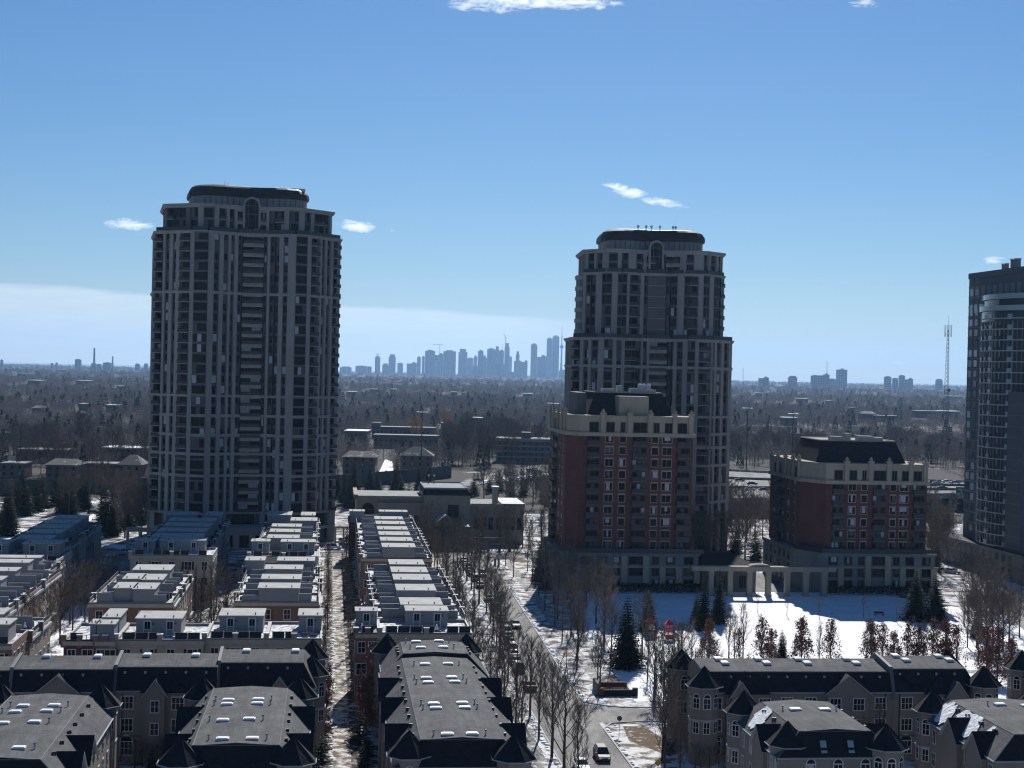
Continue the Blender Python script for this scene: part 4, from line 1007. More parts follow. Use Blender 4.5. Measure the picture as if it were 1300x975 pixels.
# ------------------------------------------------------------------ ground, roads
def sheet(name, pts, z, m, kind='structure', thick=0.0, sub=0):
    b = MB(); b.prism(pts, z-max(thick, .002), z, m) if thick else b.face([(x,y,z) for x,y in pts], m)
    o = b.build(name); o['kind'] = kind
    return o
def wab(pts): return [W(a, b) for a, b in pts]
def gpx(pts, z=0): return [G(x, y, z) for x, y in pts]
def ground():
    b = MB(); n = 24
    # far country: one sheet to the lake, under everything else
    xs = [-9000+18000*i/n for i in range(n+1)]; ys = [-200+15200*((i/n)**1.6) for i in range(n+1)]
    vs = [(x, y, -.3) for y in ys for x in xs]
    b.add(vs, [(j*(n+1)+i, j*(n+1)+i+1, (j+1)*(n+1)+i+1, (j+1)*(n+1)+i) for j in range(n) for i in range(n)], gr_far)
    struct('ground', b)
    w = MB(); n = 12
    xs = [-16000+32000*i/n for i in range(n+1)]; ys = [14500+12000*i/n for i in range(n+1)]
    vs = [(x, y, -2) for y in ys for x in xs]
    w.add(vs, [(j*(n+1)+i, j*(n+1)+i+1, (j+1)*(n+1)+i+1, (j+1)*(n+1)+i) for j in range(n) for i in range(n)], water_m)
    struct('lake', w)
    sheet('neighbourhood_ground', [(-260,60),(260,60),(330,560),(-330,560)], 0, gr_near)
    sheet('park_snow', wab([(48.5,240),(150,236),(165,300),(131,361),(58,361),(52,330)]), .012, snow)
    sheet('park_path', wab([(60,262),(140,262),(140,265),(60,265)]), .02, walk)
    sheet('forecourt', wab([(88,361.2),(118,361.2),(118,395),(88,395)]), .016, asph_s)
    sheet('verge', wab([(22.8,160),(30.8,160),(30.8,262),(32.8,285),(34.0,320),(34.0,424),(22.8,424)]), .008, gr_verge)
    sheet('verge', wab([(40.3,236),(48.5,236),(51,330),(57,360),(55,424),(43.3,424),(42.8,370),(41.2,300),(40.2,260)]), .008, gr_verge)
    sheet('verge', wab([(40.4,190),(50,190),(50,224),(42.5,224),(40.4,221)]), .008, gr_verge)
    sheet('planting_bed', wab([(42.6,214),(46.5,205),(49,208),(46.5,222.5),(43.4,222.8)]), .016, gr_mud)
    sheet('planting_bed', wab([(45.2,421),(52,413),(54,416),(53,423.6),(46,423.6)]), .016, gr_mud)
    sheet('mulch_bed', wab([(54.6,392),(60,384),(61,402),(60,422),(55,423)]), .016, gr_mulch)
    sheet('road', wab([(31,150),(40.2,150),(40.2,260),(41.2,300),(42.7,370),(43.2,424),(34.2,424),(34.2,320),(33,285),(31,262)]), .02, asph_s, thick=.0)
    sheet('cross_street', wab([(-90,424.3),(140,424.3),(140,432.3),(-90,432.3)]), .024, asph_s)
    sheet('side_street', wab([(38,225),(46,226),(150,226),(150,234.5),(46,234.5),(40.3,237.5),(38,237.5)]), .026, asph_s)
    sheet('pavement', wab([(27.6,160),(29.3,160),(29.3,300),(31,340),(31,420),(29.3,420),(27.6,300)]), .03, walk)
    sheet('pavement', wab([(44.3,238.5),(46.2,238.5),(47,300),(48.8,360),(48.8,420),(47,420),(44.9,300)]), .03, walk)
    sheet('lane_border', wab([(-1.4,190),(5.4,190),(4.4,238),(4.2,252),(7.2,253),(7.2,315),(6.4,330),(5.6,424),(-1.5,424)]), .008, gr_lane2)
    sheet('snowy_lane', wab([(.9,190),(3.4,190),(3.1,260),(3.0,330),(2.8,424),(.6,424)]), .016, gr_lane)
    sheet('snowy_lane', wab([(-45,226),(-39,226),(-41.2,270),(-41.8,336),(-54,336),(-51.6,262),(-45.1,250)]), .01, snow)
    sheet('driveway', wab([(-54,336.1),(-42.8,336.1),(-43,420),(-56.5,420)]), .012, asph_s)
    sheet('courtyard', wab([(-26,236),(-16.6,248),(-16.6,330),(-25,330),(-26,303)]), .01, gr_lane)
    sheet('courtyard', wab([(-55,160),(8,160),(6,202),(-55,202)]), .006, gr_lane)
    sheet('front_lawn', wab([(62,160),(120,160),(120,201),(62,201)]), .006, gr_near)
    sheet('avenue', gpx([(1150,645),(1225,655),(1218,675),(1200,700),(1300,800),(1330,800),(1235,700),(1240,660),(1150,632)]), .022, asph_s)
    sheet('avenue', gpx([(1168,690),(1185,690),(1300,775),(1300,800)]), .02, walk)
    # kerbs: real steps
    for pts in ([(40.2,239),(40.2,260),(41.2,300),(42.7,370),(43.2,423)], [(31,150),(31,262),(33,285),(34.2,320),(34.2,423)], [(40.2,150),(40.2,221),(42,224.6),(46,225.6),(80,225.6)], [(40.2,239),(43,236.5),(46,235.2),(80,235.2)], [(44,423.8),(100,423.8)], [(-56,432.8),(140,432.8)]):
        m = MB()
        for p, q in zip(pts, pts[1:]):
            p = Vector(W(*p)); q = Vector(W(*q)); d = (q-p).normalized(); nn = Vector((d.y,-d.x))*.12
            vs = [(p-nn),(q-nn),(q+nn),(p+nn)]
            m.prism([(v.x,v.y) for v in vs], 0, .14, curb)
        struct('kerb', m)
    # banks of ploughed snow by the kerbs
    random.seed(3)
    m = MB()
    def bank(pts, w, h):
        for p, q in zip(pts, pts[1:]):
            p = Vector(W(*p)); q = Vector(W(*q)); L = (q-p).length; n = max(1, int(L/1.3)); d = (q-p).normalized(); nn = Vector((d.y,-d.x))
            for i in range(n):
                if random.random() < .22: continue
                c = p+d*(i+.5)*L/n+nn*random.uniform(-.25,.25); r = w*random.uniform(.5,1.1); hh = h*random.uniform(.4,1.1); k = 7
                a = [(c.x+r*(1.2 if j%2 else .9)*math.cos(j*2*math.pi/k)*random.uniform(.8,1.2), c.y+r*1.3*math.sin(j*2*math.pi/k)*random.uniform(.8,1.2), 0) for j in range(k)]
                b2 = [(c.x+(x-c.x)*.6, c.y+(y-c.y)*.6, hh*.8) for x,y,_ in a]; b3 = [(c.x+(x-c.x)*.2, c.y+(y-c.y)*.2, hh) for x,y,_ in a]
                m.rings([a,b2,b3], snow)
    bank([(40.7,238.6),(40.7,262),(41.7,300),(43.2,370)], .55, .35); bank([(40.8,196),(40.8,221),(42.6,224.2)], .5, .3)
    bank([(30.5,160),(30.5,262),(32.5,285),(33.7,320),(33.7,420)], .6, .35); bank([(-42,227),(-43.5,262),(-44,334)], 1.9, 1.0); bank([(-44,240),(-48,266),(-50,334)], 1.6, .9); bank([(-46,300),(-47,335)], 2.4, 1.3); bank([(.6,195),(.9,330)], .5, .25)
    o = m.build('snow_bank'); tag(o, 'white banks of ploughed snow along the kerbs and the side lane', 'snow bank', kind='stuff')

# ------------------------------------------------------------------ trees
def branchy(seed, h, spread, up, nl=15, n2=5, n3=6, base=.22, r0=.16, tw=.016, twm=None, oak=None):
    rnd = random.Random(seed); tr = MB(); cr = MB(); twm = twm or twig
    def rv(d, ang, az):
        d = d.normalized(); u = d.cross(Vector((0.3,.1,1)) if abs(d.z) < .95 else Vector((1,0,0))).normalized(); w = d.cross(u)
        return (d*math.cos(ang)+(u*math.cos(az)+w*math.sin(az))*math.sin(ang)).normalized()
    p = Vector((0,0,0)); pts = [p]; n = 7
    for i in range(1, n+1):
        pts.append(Vector((rnd.uniform(-.02,.02)*h*(i/n), rnd.uniform(-.02,.02)*h*(i/n), h*.9*i/n)))
    for i in range(n):
        tr.tube(pts[i], pts[i+1], r0*(1-i/n)**.8+.02, r0*(1-(i+1)/n)**.8+.02, 6, bark)
    for k in range(nl):
        f = base+(.93-base)*(k/nl)**.9; z = f*h*.9; i = min(n-1, int(f*n)); t = f*n-i
        s = pts[i].lerp(pts[i+1], t); az = k*2.4+rnd.uniform(-.4,.4)
        ln = spread*(1.15-f*.75)*rnd.uniform(.8,1.15); d = rv(Vector((0,0,1)), up*rnd.uniform(.8,1.2), az)
        m1 = s+d*ln*.5; d2 = (d+Vector((0,0,.35))).normalized(); e = m1+d2*ln*.55
        r = r0*.42*(1.1-f); tr.tube(s, m1, r, r*.7, 4, bark); tr.tube(m1, e, r*.7, r*.3, 4, bark)
        for j in range(n2):
            g = .3+.7*(j+.5)/n2; q = s.lerp(m1, g*2) if g < .5 else m1.lerp(e, g*2-1)
            dd = rv(d2, rnd.uniform(.4,.85), rnd.uniform(0,6.28)); dd.z += .25; dd.normalize(); l2 = ln*.42*rnd.uniform(.6,1.1)
            q2 = q+dd*l2; cr.tube(q, q2, r*.38+.008, .016, 3, twm)
            for c in range(n3):
                g2 = .2+.8*(c+.5)/n3; o = q.lerp(q2, g2); d3 = rv(dd, rnd.uniform(.3,.9), rnd.uniform(0,6.28)); d3.z += .2
                o2 = o+d3.normalized()*l2*rnd.uniform(.35,.75); cr.tube(o, o2, tw, tw*.5, 3, twm)
    # twigs at the top
    for k in range(nl*2):
        o = pts[-2].lerp(pts[-1], rnd.random()); d3 = rv(Vector((0,0,1)), rnd.uniform(.1,.7), rnd.uniform(0,6.28)); cr.tube(o, o+d3*h*.12, tw, tw*.5, 3, twm)
    if oak:
        cl = []
        for k in range(60):
            f = rnd.uniform(.08, .97); rad = spread*(1.15*(1-f)**.6*min(1, f*5+.3)+.05)*math.sqrt(rnd.random()); az = rnd.uniform(0, 6.28); cl.append(Vector((rad*math.cos(az), rad*math.sin(az), h*f)))
        for k in range(oak):
            c = rnd.choice(cl)+Vector((rnd.gauss(0,.26), rnd.gauss(0,.26), rnd.gauss(0,.45))); c.z = max(.4, c.z); s = rnd.uniform(.08,.2)
            u = Vector((rnd.uniform(-1,1),rnd.uniform(-1,1),rnd.uniform(-1,1))).normalized()*s; w = Vector((rnd.uniform(-1,1),rnd.uniform(-1,1),rnd.uniform(-1,1))).normalized()*s
            cr.face([c-u, c+w, c+u, c-w], oakleaf)
    return tr, cr
def conifer(seed, h, r, lv=17, nb=13):
    rnd = random.Random(seed); tr = MB(); cr = MB()
    tr.tube((0,0,0), (0,0,h*.97), .05*h**.6, .02, 6, bark)
    for k in range(lv):
        f = .05+.93*k/lv; z = h*f; R = r*(1-f)**.85*rnd.uniform(.85,1.12)+.12
        for j in range(max(5, int(nb*(1-f*.6)))):
            az = 6.283*j/max(5, int(nb*(1-f*.6)))+k*.7+rnd.uniform(-.2,.2); L = R*rnd.uniform(.65,1.12); dr = -.18-.1*rnd.random()
            ca, sa = math.cos(az), math.sin(az)
            m = 5
            for i in range(m):
                g = (i+.6)/m; c = Vector((ca*L*g, sa*L*g, z+L*g*dr+.12*L*g*g)); s = (.16+.34*(1-g))*R*.5+.1
                for q in range(4):
                    u = Vector((rnd.uniform(-1,1), rnd.uniform(-1,1), rnd.uniform(-.45,.45))).normalized()*s
                    w = Vector((ca*.8+rnd.uniform(-.4,.4), sa*.8+rnd.uniform(-.4,.4), rnd.uniform(-.6,.1))).normalized()*s
                    cr.face([c-u*.5, c+w, c+u*.5], needle)
    return tr, cr
def tree_thing(name, tr, cr, crname='crown'):
    e = bpy.data.objects.new(name, None); COL.objects.link(e); e.empty_display_size = .5
    tr.build('trunk', e); cr.build(crname, e)
    return e
class Kind:
    def __init__(s, name, cat, variants, crname='crown'):
        s.meshes = [(a.mesh('trunk'), b.mesh(crname)) for a, b in variants]; s.name = name; s.cat = cat; s.cr = crname; s.n = 0
    def put(s, x, y, sc, label, group, v=None, z=0, sz=1.0):
        v = s.n % len(s.meshes) if v is None else v; s.n += 1
        e = bpy.data.objects.new(s.name, None); COL.objects.link(e); e.empty_display_size = .5
        e.location = (x, y, z); e.rotation_euler = (0, 0, random.uniform(0, 6.28)); e.scale = (sc, sc, sc*sz)
        for nm, me in zip(('trunk', s.cr), s.meshes[v]):
            o = bpy.data.objects.new(nm, me); COL.objects.link(o); o.parent = e
        tag(e, label, s.cat, group)
        return e
def trees():
    random.seed(31)
    vase = Kind('bare_tree', 'tree', [branchy(100+i, 12, 4.9, .62, 17, 6, 8, .25, .18, .022) for i in range(5)])
    slim = Kind('bare_tree', 'tree', [branchy(200+i, 11.5, 3.0, .42, 18, 6, 7, .18, .13, .017) for i in range(4)])
    sap = Kind('sapling', 'tree', [branchy(300+i, 5, 1.7, .6, 9, 4, 4, .35, .06, .012) for i in range(3)])
    broad = Kind('bare_tree', 'tree', [branchy(400+i, 15, 7.2, .8, 20, 8, 9, .22, .28, .036) for i in range(4)])
    oak = Kind('columnar_oak', 'tree', [branchy(500+i, 9, 2.15, .3, 20, 5, 6, .05, .12, .022, oak=n) for i, n in enumerate((2300, 1300, 750))])
    col = Kind('columnar_tree', 'tree', [branchy(600+i, 10.5, 2.1, .2, 18, 5, 6, .08, .12, .018) for i in range(3)])
    spr = Kind('spruce', 'tree', [conifer(700+i, 11, 3.1, 26, 17) for i in range(3)])
    pine = Kind('pine', 'tree', [conifer(720+i, 10, 3.6, 18, 14) for i in range(3)])
    gold = Kind('golden_willow', 'tree', [branchy(800+i, 13, 6, .7, 16, 7, 7, .2, .28, .05, twm=twig_o) for i in range(2)])
    shrub = Kind('shrub', 'shrub', [branchy(850+i, 2.6, 1.3, .7, 12, 5, 5, .05, .04, .012) for i in range(3)])
    oshr = Kind('evergreen_shrub', 'shrub', [conifer(870+i, 3.2, 1.2, 9, 9) for i in range(2)])
    def AT(k, a, b, sc, lab, gr, **kw): x, y = W(a, b); return k.put(x, y, sc, lab, gr, **kw)
    # rows along the road
    b = 253; i = 0
    while b < 420:
        AT(slim, 26.0+random.uniform(-.7,.7)+(0 if b < 330 else 1.0), b, random.uniform(.85,1.1), f'slim bare tree beside the right-hand townhouses, {ORD[i]} from the front', 'slim bare trees beside the townhouses'); b += random.uniform(7,10); i += 1
    b = 181; i = 0
    while b < 425:
        AT(vase if i % 3 else slim, (30.1 if b < 265 else 30.1+min(3.2,(b-265)*.06))+random.uniform(-.4,.4), b, random.uniform(.95,1.25), f'bare street tree by the parked cars left of the road, {ORD[i]} from the front', 'bare street trees on the left kerb'); b += random.uniform(10,14); i += 1
    for i, (a, b) in enumerate(((25.5,207),(27.2,214),(25.2,222),(26.6,231),(25.4,240),(27.3,247))):
        AT(slim, a, b, random.uniform(1.0,1.2), f'tall thin bare tree between long grey house and road, {ORD[i]} from the front', 'thin bare trees beside the long grey house')
    for i, (a, b, s) in enumerate(((43.6,195,.9),(45.0,203,1.15),(46.6,209,1.1),(48.5,214,1.0),(44.0,246,.8),(45.5,257,.85),(43.2,265,.9),(44.8,274,.95),(46.3,283,.9),(44.6,292,.9),(47.6,300,1.0),(45.8,310,.9),(47.8,320,1.05),(46.6,331,.95),(49.8,340,1.1),(48,352,.95),(51,362,1.1),(49.3,374,.95),(46,385,.8),(51,396,.9),(46.5,407,.75))):
        AT(slim if i % 2 else vase, a, b, s, f'bare tree on the verge right of the road, {ORD[i]} from the front', 'bare trees on the right verge')
    for i, (a, b, s) in enumerate(((51.5,285,1.15),(53.5,296,1.25),(50.8,305,1.1),(55,314,1.2),(52,325,1.1),(56.5,336,1.0),(54,347,1.1),(57.4,278,1.0),(49.8,268,.95),(58.8,252,.9),(55.5,243,.9),(51.4,238.5,1.0),(62.0,246,.8),(49.6,216,1.1),(53.8,221,1.0))):
        AT(vase, a, b, s, f'spreading bare tree in the grove left of the playground, number {i+1} by distance', 'spreading bare trees of the park grove')
    # park: reddish columnar trees behind the right-hand grey houses
    i = 0
    for px, yb, s, v in ((900,846,.95,0),(938,848,.8,2),(966,846,1.0,1),(979,849,.8,0),(1017,846,1.0,0),(1054,845,.95,1),(1106,847,.95,0),(1120,843,.85,1),(1134,848,.75,0),(1152,845,.9,1),(1165,848,.85,0),(1184,848,1.0,1),(1200,852,1.05,0),(1214,856,1.0,2),(1252,862,1.05,0),(1266,868,1.1,1),(1283,872,.95,0)):
        x, y = G(px, yb); oak.put(x, y, s, f'reddish brown columnar tree in the park snow, {ORD[i]} from the left', 'reddish columnar trees in the park', v=v); i += 1
    for i, (a, b, s, v) in enumerate(((-33.6,228,.9,0),(-14.0,229.5,.95,0),(-20.6,228,.7,2),(-.6,226,.85,0),(6.5,233,1.1,1),(5.6,221,.9,0),(18.7,235.5,.75,2),(-43.8,232,.7,1),(-47.5,224,.7,0),(.2,243,.6,1),(-.4,212,.6,0))):
        AT(oak, a, b, s, ['reddish columnar tree before the tan block wall at the lower left','reddish columnar tree before the cream houses left of the snowy lane','thin bare-looking columnar tree before the cream house with black panels','reddish columnar tree at the left side of the snowy lane','tall sparse reddish tree at the brick corner right of the snowy lane','reddish tree low beside the long grey house and the snowy lane','sparse columnar tree before the cream house right of the lane','small reddish tree at the end of the snow covered side lane','low reddish shrub-like tree at the lower left brick houses','small brown tree midway along the snowy lane','little reddish tree by the two-turret house at the snowy lane'][i], 'reddish columnar trees between the townhouses', v=v)
    for i, (px, yb, s) in enumerate(sorted(((925,836,.9),(932,840,.8),(943,838,.95),(861,845,.7),(878,838,.7),(1040,846,.7),(1100,848,.8),(840,850,.75),(833,875,.85),(822,862,.9),(1172,850,.8),(1228,822,.9),(1010,842,.5),(995,846,.5)))) :
        x, y = G(px, yb); slim.put(x, y, s, f'thin leafless tree in the sunny park snow, {ORD[i]} from the left', 'thin leafless trees in the sunny park snow')
    for i, (px, yb, s, l) in enumerate(((1040,786,1.0,'young bare tree alone in the shaded snow right of the gateway columns'),(1096,784,.95,'young bare tree in the shaded snow left of the park bench'),(1138,790,.95,'young bare tree in the shaded snow right of the park bench'),(1102,790,.7,'smallest sapling in the shaded snow near the park bench'),(962,778,.9,'young bare tree before the leftmost sunlit gateway column'),(999,782,.9,'young bare tree before the right gateway columns'),(1160,800,.6,'sapling in front of the right pair of spruces'))):
        x, y = G(px, yb); sap.put(x, y, s, l, 'young trees in the park')
    for i, (px, yb, s, z, l) in enumerate(((795,848,1.35,.88,'biggest dark spruce, beside the brick planter and the playground'),(823,802,.85,.95,'dark spruce directly behind the playground'),(893,800,.85,1.25,'left one of the spruces before the gateway columns'),(912,792,.85,1.25,'right one of the spruces before the gateway columns'),(1162,788,1.15,.9,'left spruce of the pair before the second brick building'),(1187,790,1.2,.8,'right spruce of the pair before the second brick building'),(1241,810,.75,1.1,'narrow spruce right of the park before the avenue'),(684,738,.8,1.2,'left spruce at the corner of the tall brick building'),(693,748,.7,1.1,'right spruce at the corner of the tall brick building'),(992,846,.62,1.0,'small dark spruce among the reddish columnar trees'),(884,792,.6,1.0,'low spruce left of the gateway columns'),(1238,770,.55,1.0,'little spruce beside the avenue'))):
        x, y = G(px, yb); spr.put(x, y, s, l, 'spruces', sz=z)
    # columnar trees before the shaded row, courtyard trees
    for i in range(11): AT(col, -41.0+i*1.62, 331.2+random.uniform(-.8,.8)-(i>6)*2, random.uniform(.85,1.0), f'bare columnar tree before the shaded row, {ORD[i]} from the left', 'bare columnar trees before the shaded row')
    for i, (a, b) in enumerate([(-21.5+((k*37) % 7)-3, 256+k*6.4) for k in range(13)]): AT(vase if i % 2 else col, a, b, random.uniform(.8,1.0), f'bare tree in the dark courtyard left of the lane, {ORD[i]} from the front', 'bare courtyard trees')
    for i, (a, b) in enumerate([(-50.5+((k*31) % 5), 272+k*7.5) for k in range(10)]): AT(vase, a, b, random.uniform(.85,1.05), f'spreading bare tree over the shaded left driveway, {ORD[i]} from the front', 'bare trees over the left driveway')
    for i in range(19): AT(slim, (-.5 if i % 2 else 4.0)+random.uniform(-.3,.3), 240+i*9.5, random.uniform(.55,.85), f'small bare tree lining the snowy lane, {ORD[i]} from the front', 'small bare trees of the snowy lane')
    for i, (a, b, s) in enumerate(((-1.2,196,1.0),(-.6,203,1.2),(4.9,199,1.1),(5.4,206,1.2),(4.6,213,1.5),(5.8,190,1.0),(.2,188,.9),(-.4,210,.9),(5.0,183,1.1),(-25.8,214.5,1),(-22,199.6,.9))):
        AT(oshr, a, b, s, 'dark evergreen shrub in the gardens by the lower end of the snowy lane', 'dark evergreen shrubs')
    for i, (a, b) in enumerate([(-26.3+(k*2.9) % 9, 197.5+(k*3.7) % 5) for k in range(9)]+[(47.5+(k*2.3) % 5, 192+(k*4.1) % 22) for k in range(8)]): AT(shrub, a, b, random.uniform(1,1.7), 'bare brown garden shrub below the grey houses', 'bare garden shrubs')
    for i, (a, b) in enumerate(((66,196),(69,192),(73,197),(46.8,200),(44.5,190))): AT(slim, a, b, .8, f'bare tree between the lower right grey houses, {ORD[i]} from its left' if a > 60 else f'bare tree low at the road, {ORD[i-3]} beside the planting bed', 'bare trees in the yards')
    # belts further back: (group, label, kinds, px ranges, count)
    def belt(lab, gr, kinds, x0, x1, y0, y1, n, s0, s1, avoid=()):
        pts = []; t = 0
        while len(pts) < n and t < 4000:
            t += 1; px, py = random.uniform(x0, x1), random.uniform(y0, y1)
            x, y = G(px, py)
            if any((x-u)**2+(y-v)**2 < 30 for u, v, _ in pts) or any(ax0 < px < ax1 and ay0 < py < ay1 for ax0, ax1, ay0, ay1 in avoid): continue
            pts.append((x, y, px))
        for i, (x, y, px) in enumerate(sorted(pts, key=lambda p: p[2])): random.choice(kinds).put(x, y, random.uniform(s0, s1), f'{lab}, {ORD[i]} from the left', gr)
    belt('evergreen before the long green wall', 'evergreens at the left', [pine, spr], 0, 185, 640, 684, 22, 1.0, 1.4, ((20,130,655,700),))
    belt('bare tree before the long green wall at the left', 'bare trees at the left', [vase, broad], 0, 188, 636, 690, 14, .9, 1.1, ((20,130,655,700),))
    belt('bare tree behind the long green wall at the left', 'bare trees behind the left wall', [broad, vase], -10, 190, 572, 606, 34, 1.0, 1.3)
    belt('dark evergreen between the left tower and the clubhouse', 'evergreens by the clubhouse', [pine, spr], 425, 545, 622, 650, 16, 1.0, 1.4)
    belt('bare tree before the stone clubhouse', 'bare trees before the clubhouse', [vase, slim], 538, 690, 693.5, 702.5, 24, .8, 1.1)
    belt('bare tree behind the stone clubhouse', 'bare trees behind the clubhouse', [vase, pine, broad], 600, 705, 620, 650, 20, .8, 1.0)
    belt('large bare brown tree beyond the ramp', 'large bare trees beyond the ramp', [broad], 562, 690, 562, 594, 30, 1.15, 1.5)
    belt('bare tree in the hollow between the two brick buildings', 'bare trees between the brick buildings', [broad, vase, broad, pine], 880, 1015, 648, 722, 38, .8, 1.0)
    belt('bare tree between second brick building and avenue', 'bare trees by the avenue', [vase, broad, pine], 1172, 1215, 655, 740, 18, .8, 1.0)
    belt('bare tree at the right edge below the glass tower', 'bare trees at the right edge', [vase, broad], 1222, 1300, 765, 850, 15, .7, .9)
    belt('bare tree beyond the motorway at the right', 'bare trees beyond the motorway', [broad], 925, 1215, 562, 594, 38, .85, 1.15)
    belt('bare tree beside the tall brick building and the ramp', 'bare trees left of the tall brick building', [vase, broad], 676, 726, 612, 668, 16, .8, 1.1)
    for (px, py, s, l) in ((528,566,1.5,'left golden willow beyond the low apartment blocks'),(564,552,1.6,'right golden willow beyond the low apartment blocks')):
        x, y = G(px, py); gold.put(x, y, s, l, 'golden willows')
    x, y = G(103, 577); broad.put(x, y, 1.6, 'very large round-headed bare tree above the low houses at the left', None)
    x, y = G(19, 560); spr.put(x, y, 1.7, 'dark pointed evergreen standing alone near the left edge beyond the houses', None)
    # hedges
    def hedge(a0, a1, b0, b1, h, lab):
        m = MB(); rnd = random.Random(int(a0*10)); n = int((a1-a0)*(b1-b0)*h*14)
        for i in range(n):
            c = Vector((rnd.uniform(a0,a1), rnd.uniform(b0,b1), h*math.sqrt(rnd.random()))); s = rnd.uniform(.12,.3)
            u = Vector((rnd.uniform(-1,1),rnd.uniform(-1,1),rnd.uniform(-1,1))).normalized()*s; w = Vector((rnd.uniform(-1,1),rnd.uniform(-1,1),rnd.uniform(-1,1))).normalized()*s
            m.face([c-u, c+w, c+u, c-w], hedge_m)
        T = Thing('hedge', lab, 'hedge', a0, b0); m.o = (a0, b0, 0); T.add('foliage', m)
    hedge(58, 88, 357.6, 359.8, 2.2, 'dark clipped hedge at the foot of the tall brick building')
    hedge(119, 146, 356.6, 358.9, 2.0, 'dark clipped hedge at the foot of the second brick building')
    return broad

# ------------------------------------------------------------------ far woods as one mass
def far_tree(seed, h, r, n, m, kind='b'):
    rnd = random.Random(seed); b = MB()
    b.tube((0,0,0), (0,0,h*.6), .25, .12, 3, bark)
    def rv(): return Vector((rnd.gauss(0,1), rnd.gauss(0,1), rnd.gauss(0,1))).normalized()
    lobes = [Vector((rnd.uniform(-.4,.4), rnd.uniform(-.4,.4), rnd.uniform(-.15,.3))) for _ in range(4)]
    for i in range(n):
        if kind == 'b':
            c = rnd.choice(lobes)+rv()*rnd.uniform(.25,.75)
            p = Vector((c.x*r, c.y*r, max(1.0, h*.56+c.z*h*.42))); d = (rv()+Vector((c.x,c.y,c.z+.3))*.7).normalized()
            l = rnd.uniform(.4,1.0); w = d.cross(rv()).normalized()*rnd.uniform(.07,.16)
            b.face([p-w, p+d*l, p+w], m)
        else:
            f = rnd.random()**1.3; R = r*(1-f); a = rnd.uniform(0,6.28); p = Vector((R*math.cos(a), R*math.sin(a), h*(.1+.9*f)))
            b.face([p+Vector((rnd.uniform(-.9,.9),rnd.uniform(-.9,.9),.4)), p+Vector((rnd.uniform(-.9,.9),rnd.uniform(-.9,.9),-.7)), p+Vector((math.cos(a),math.sin(a),-.6))], m)
    return b
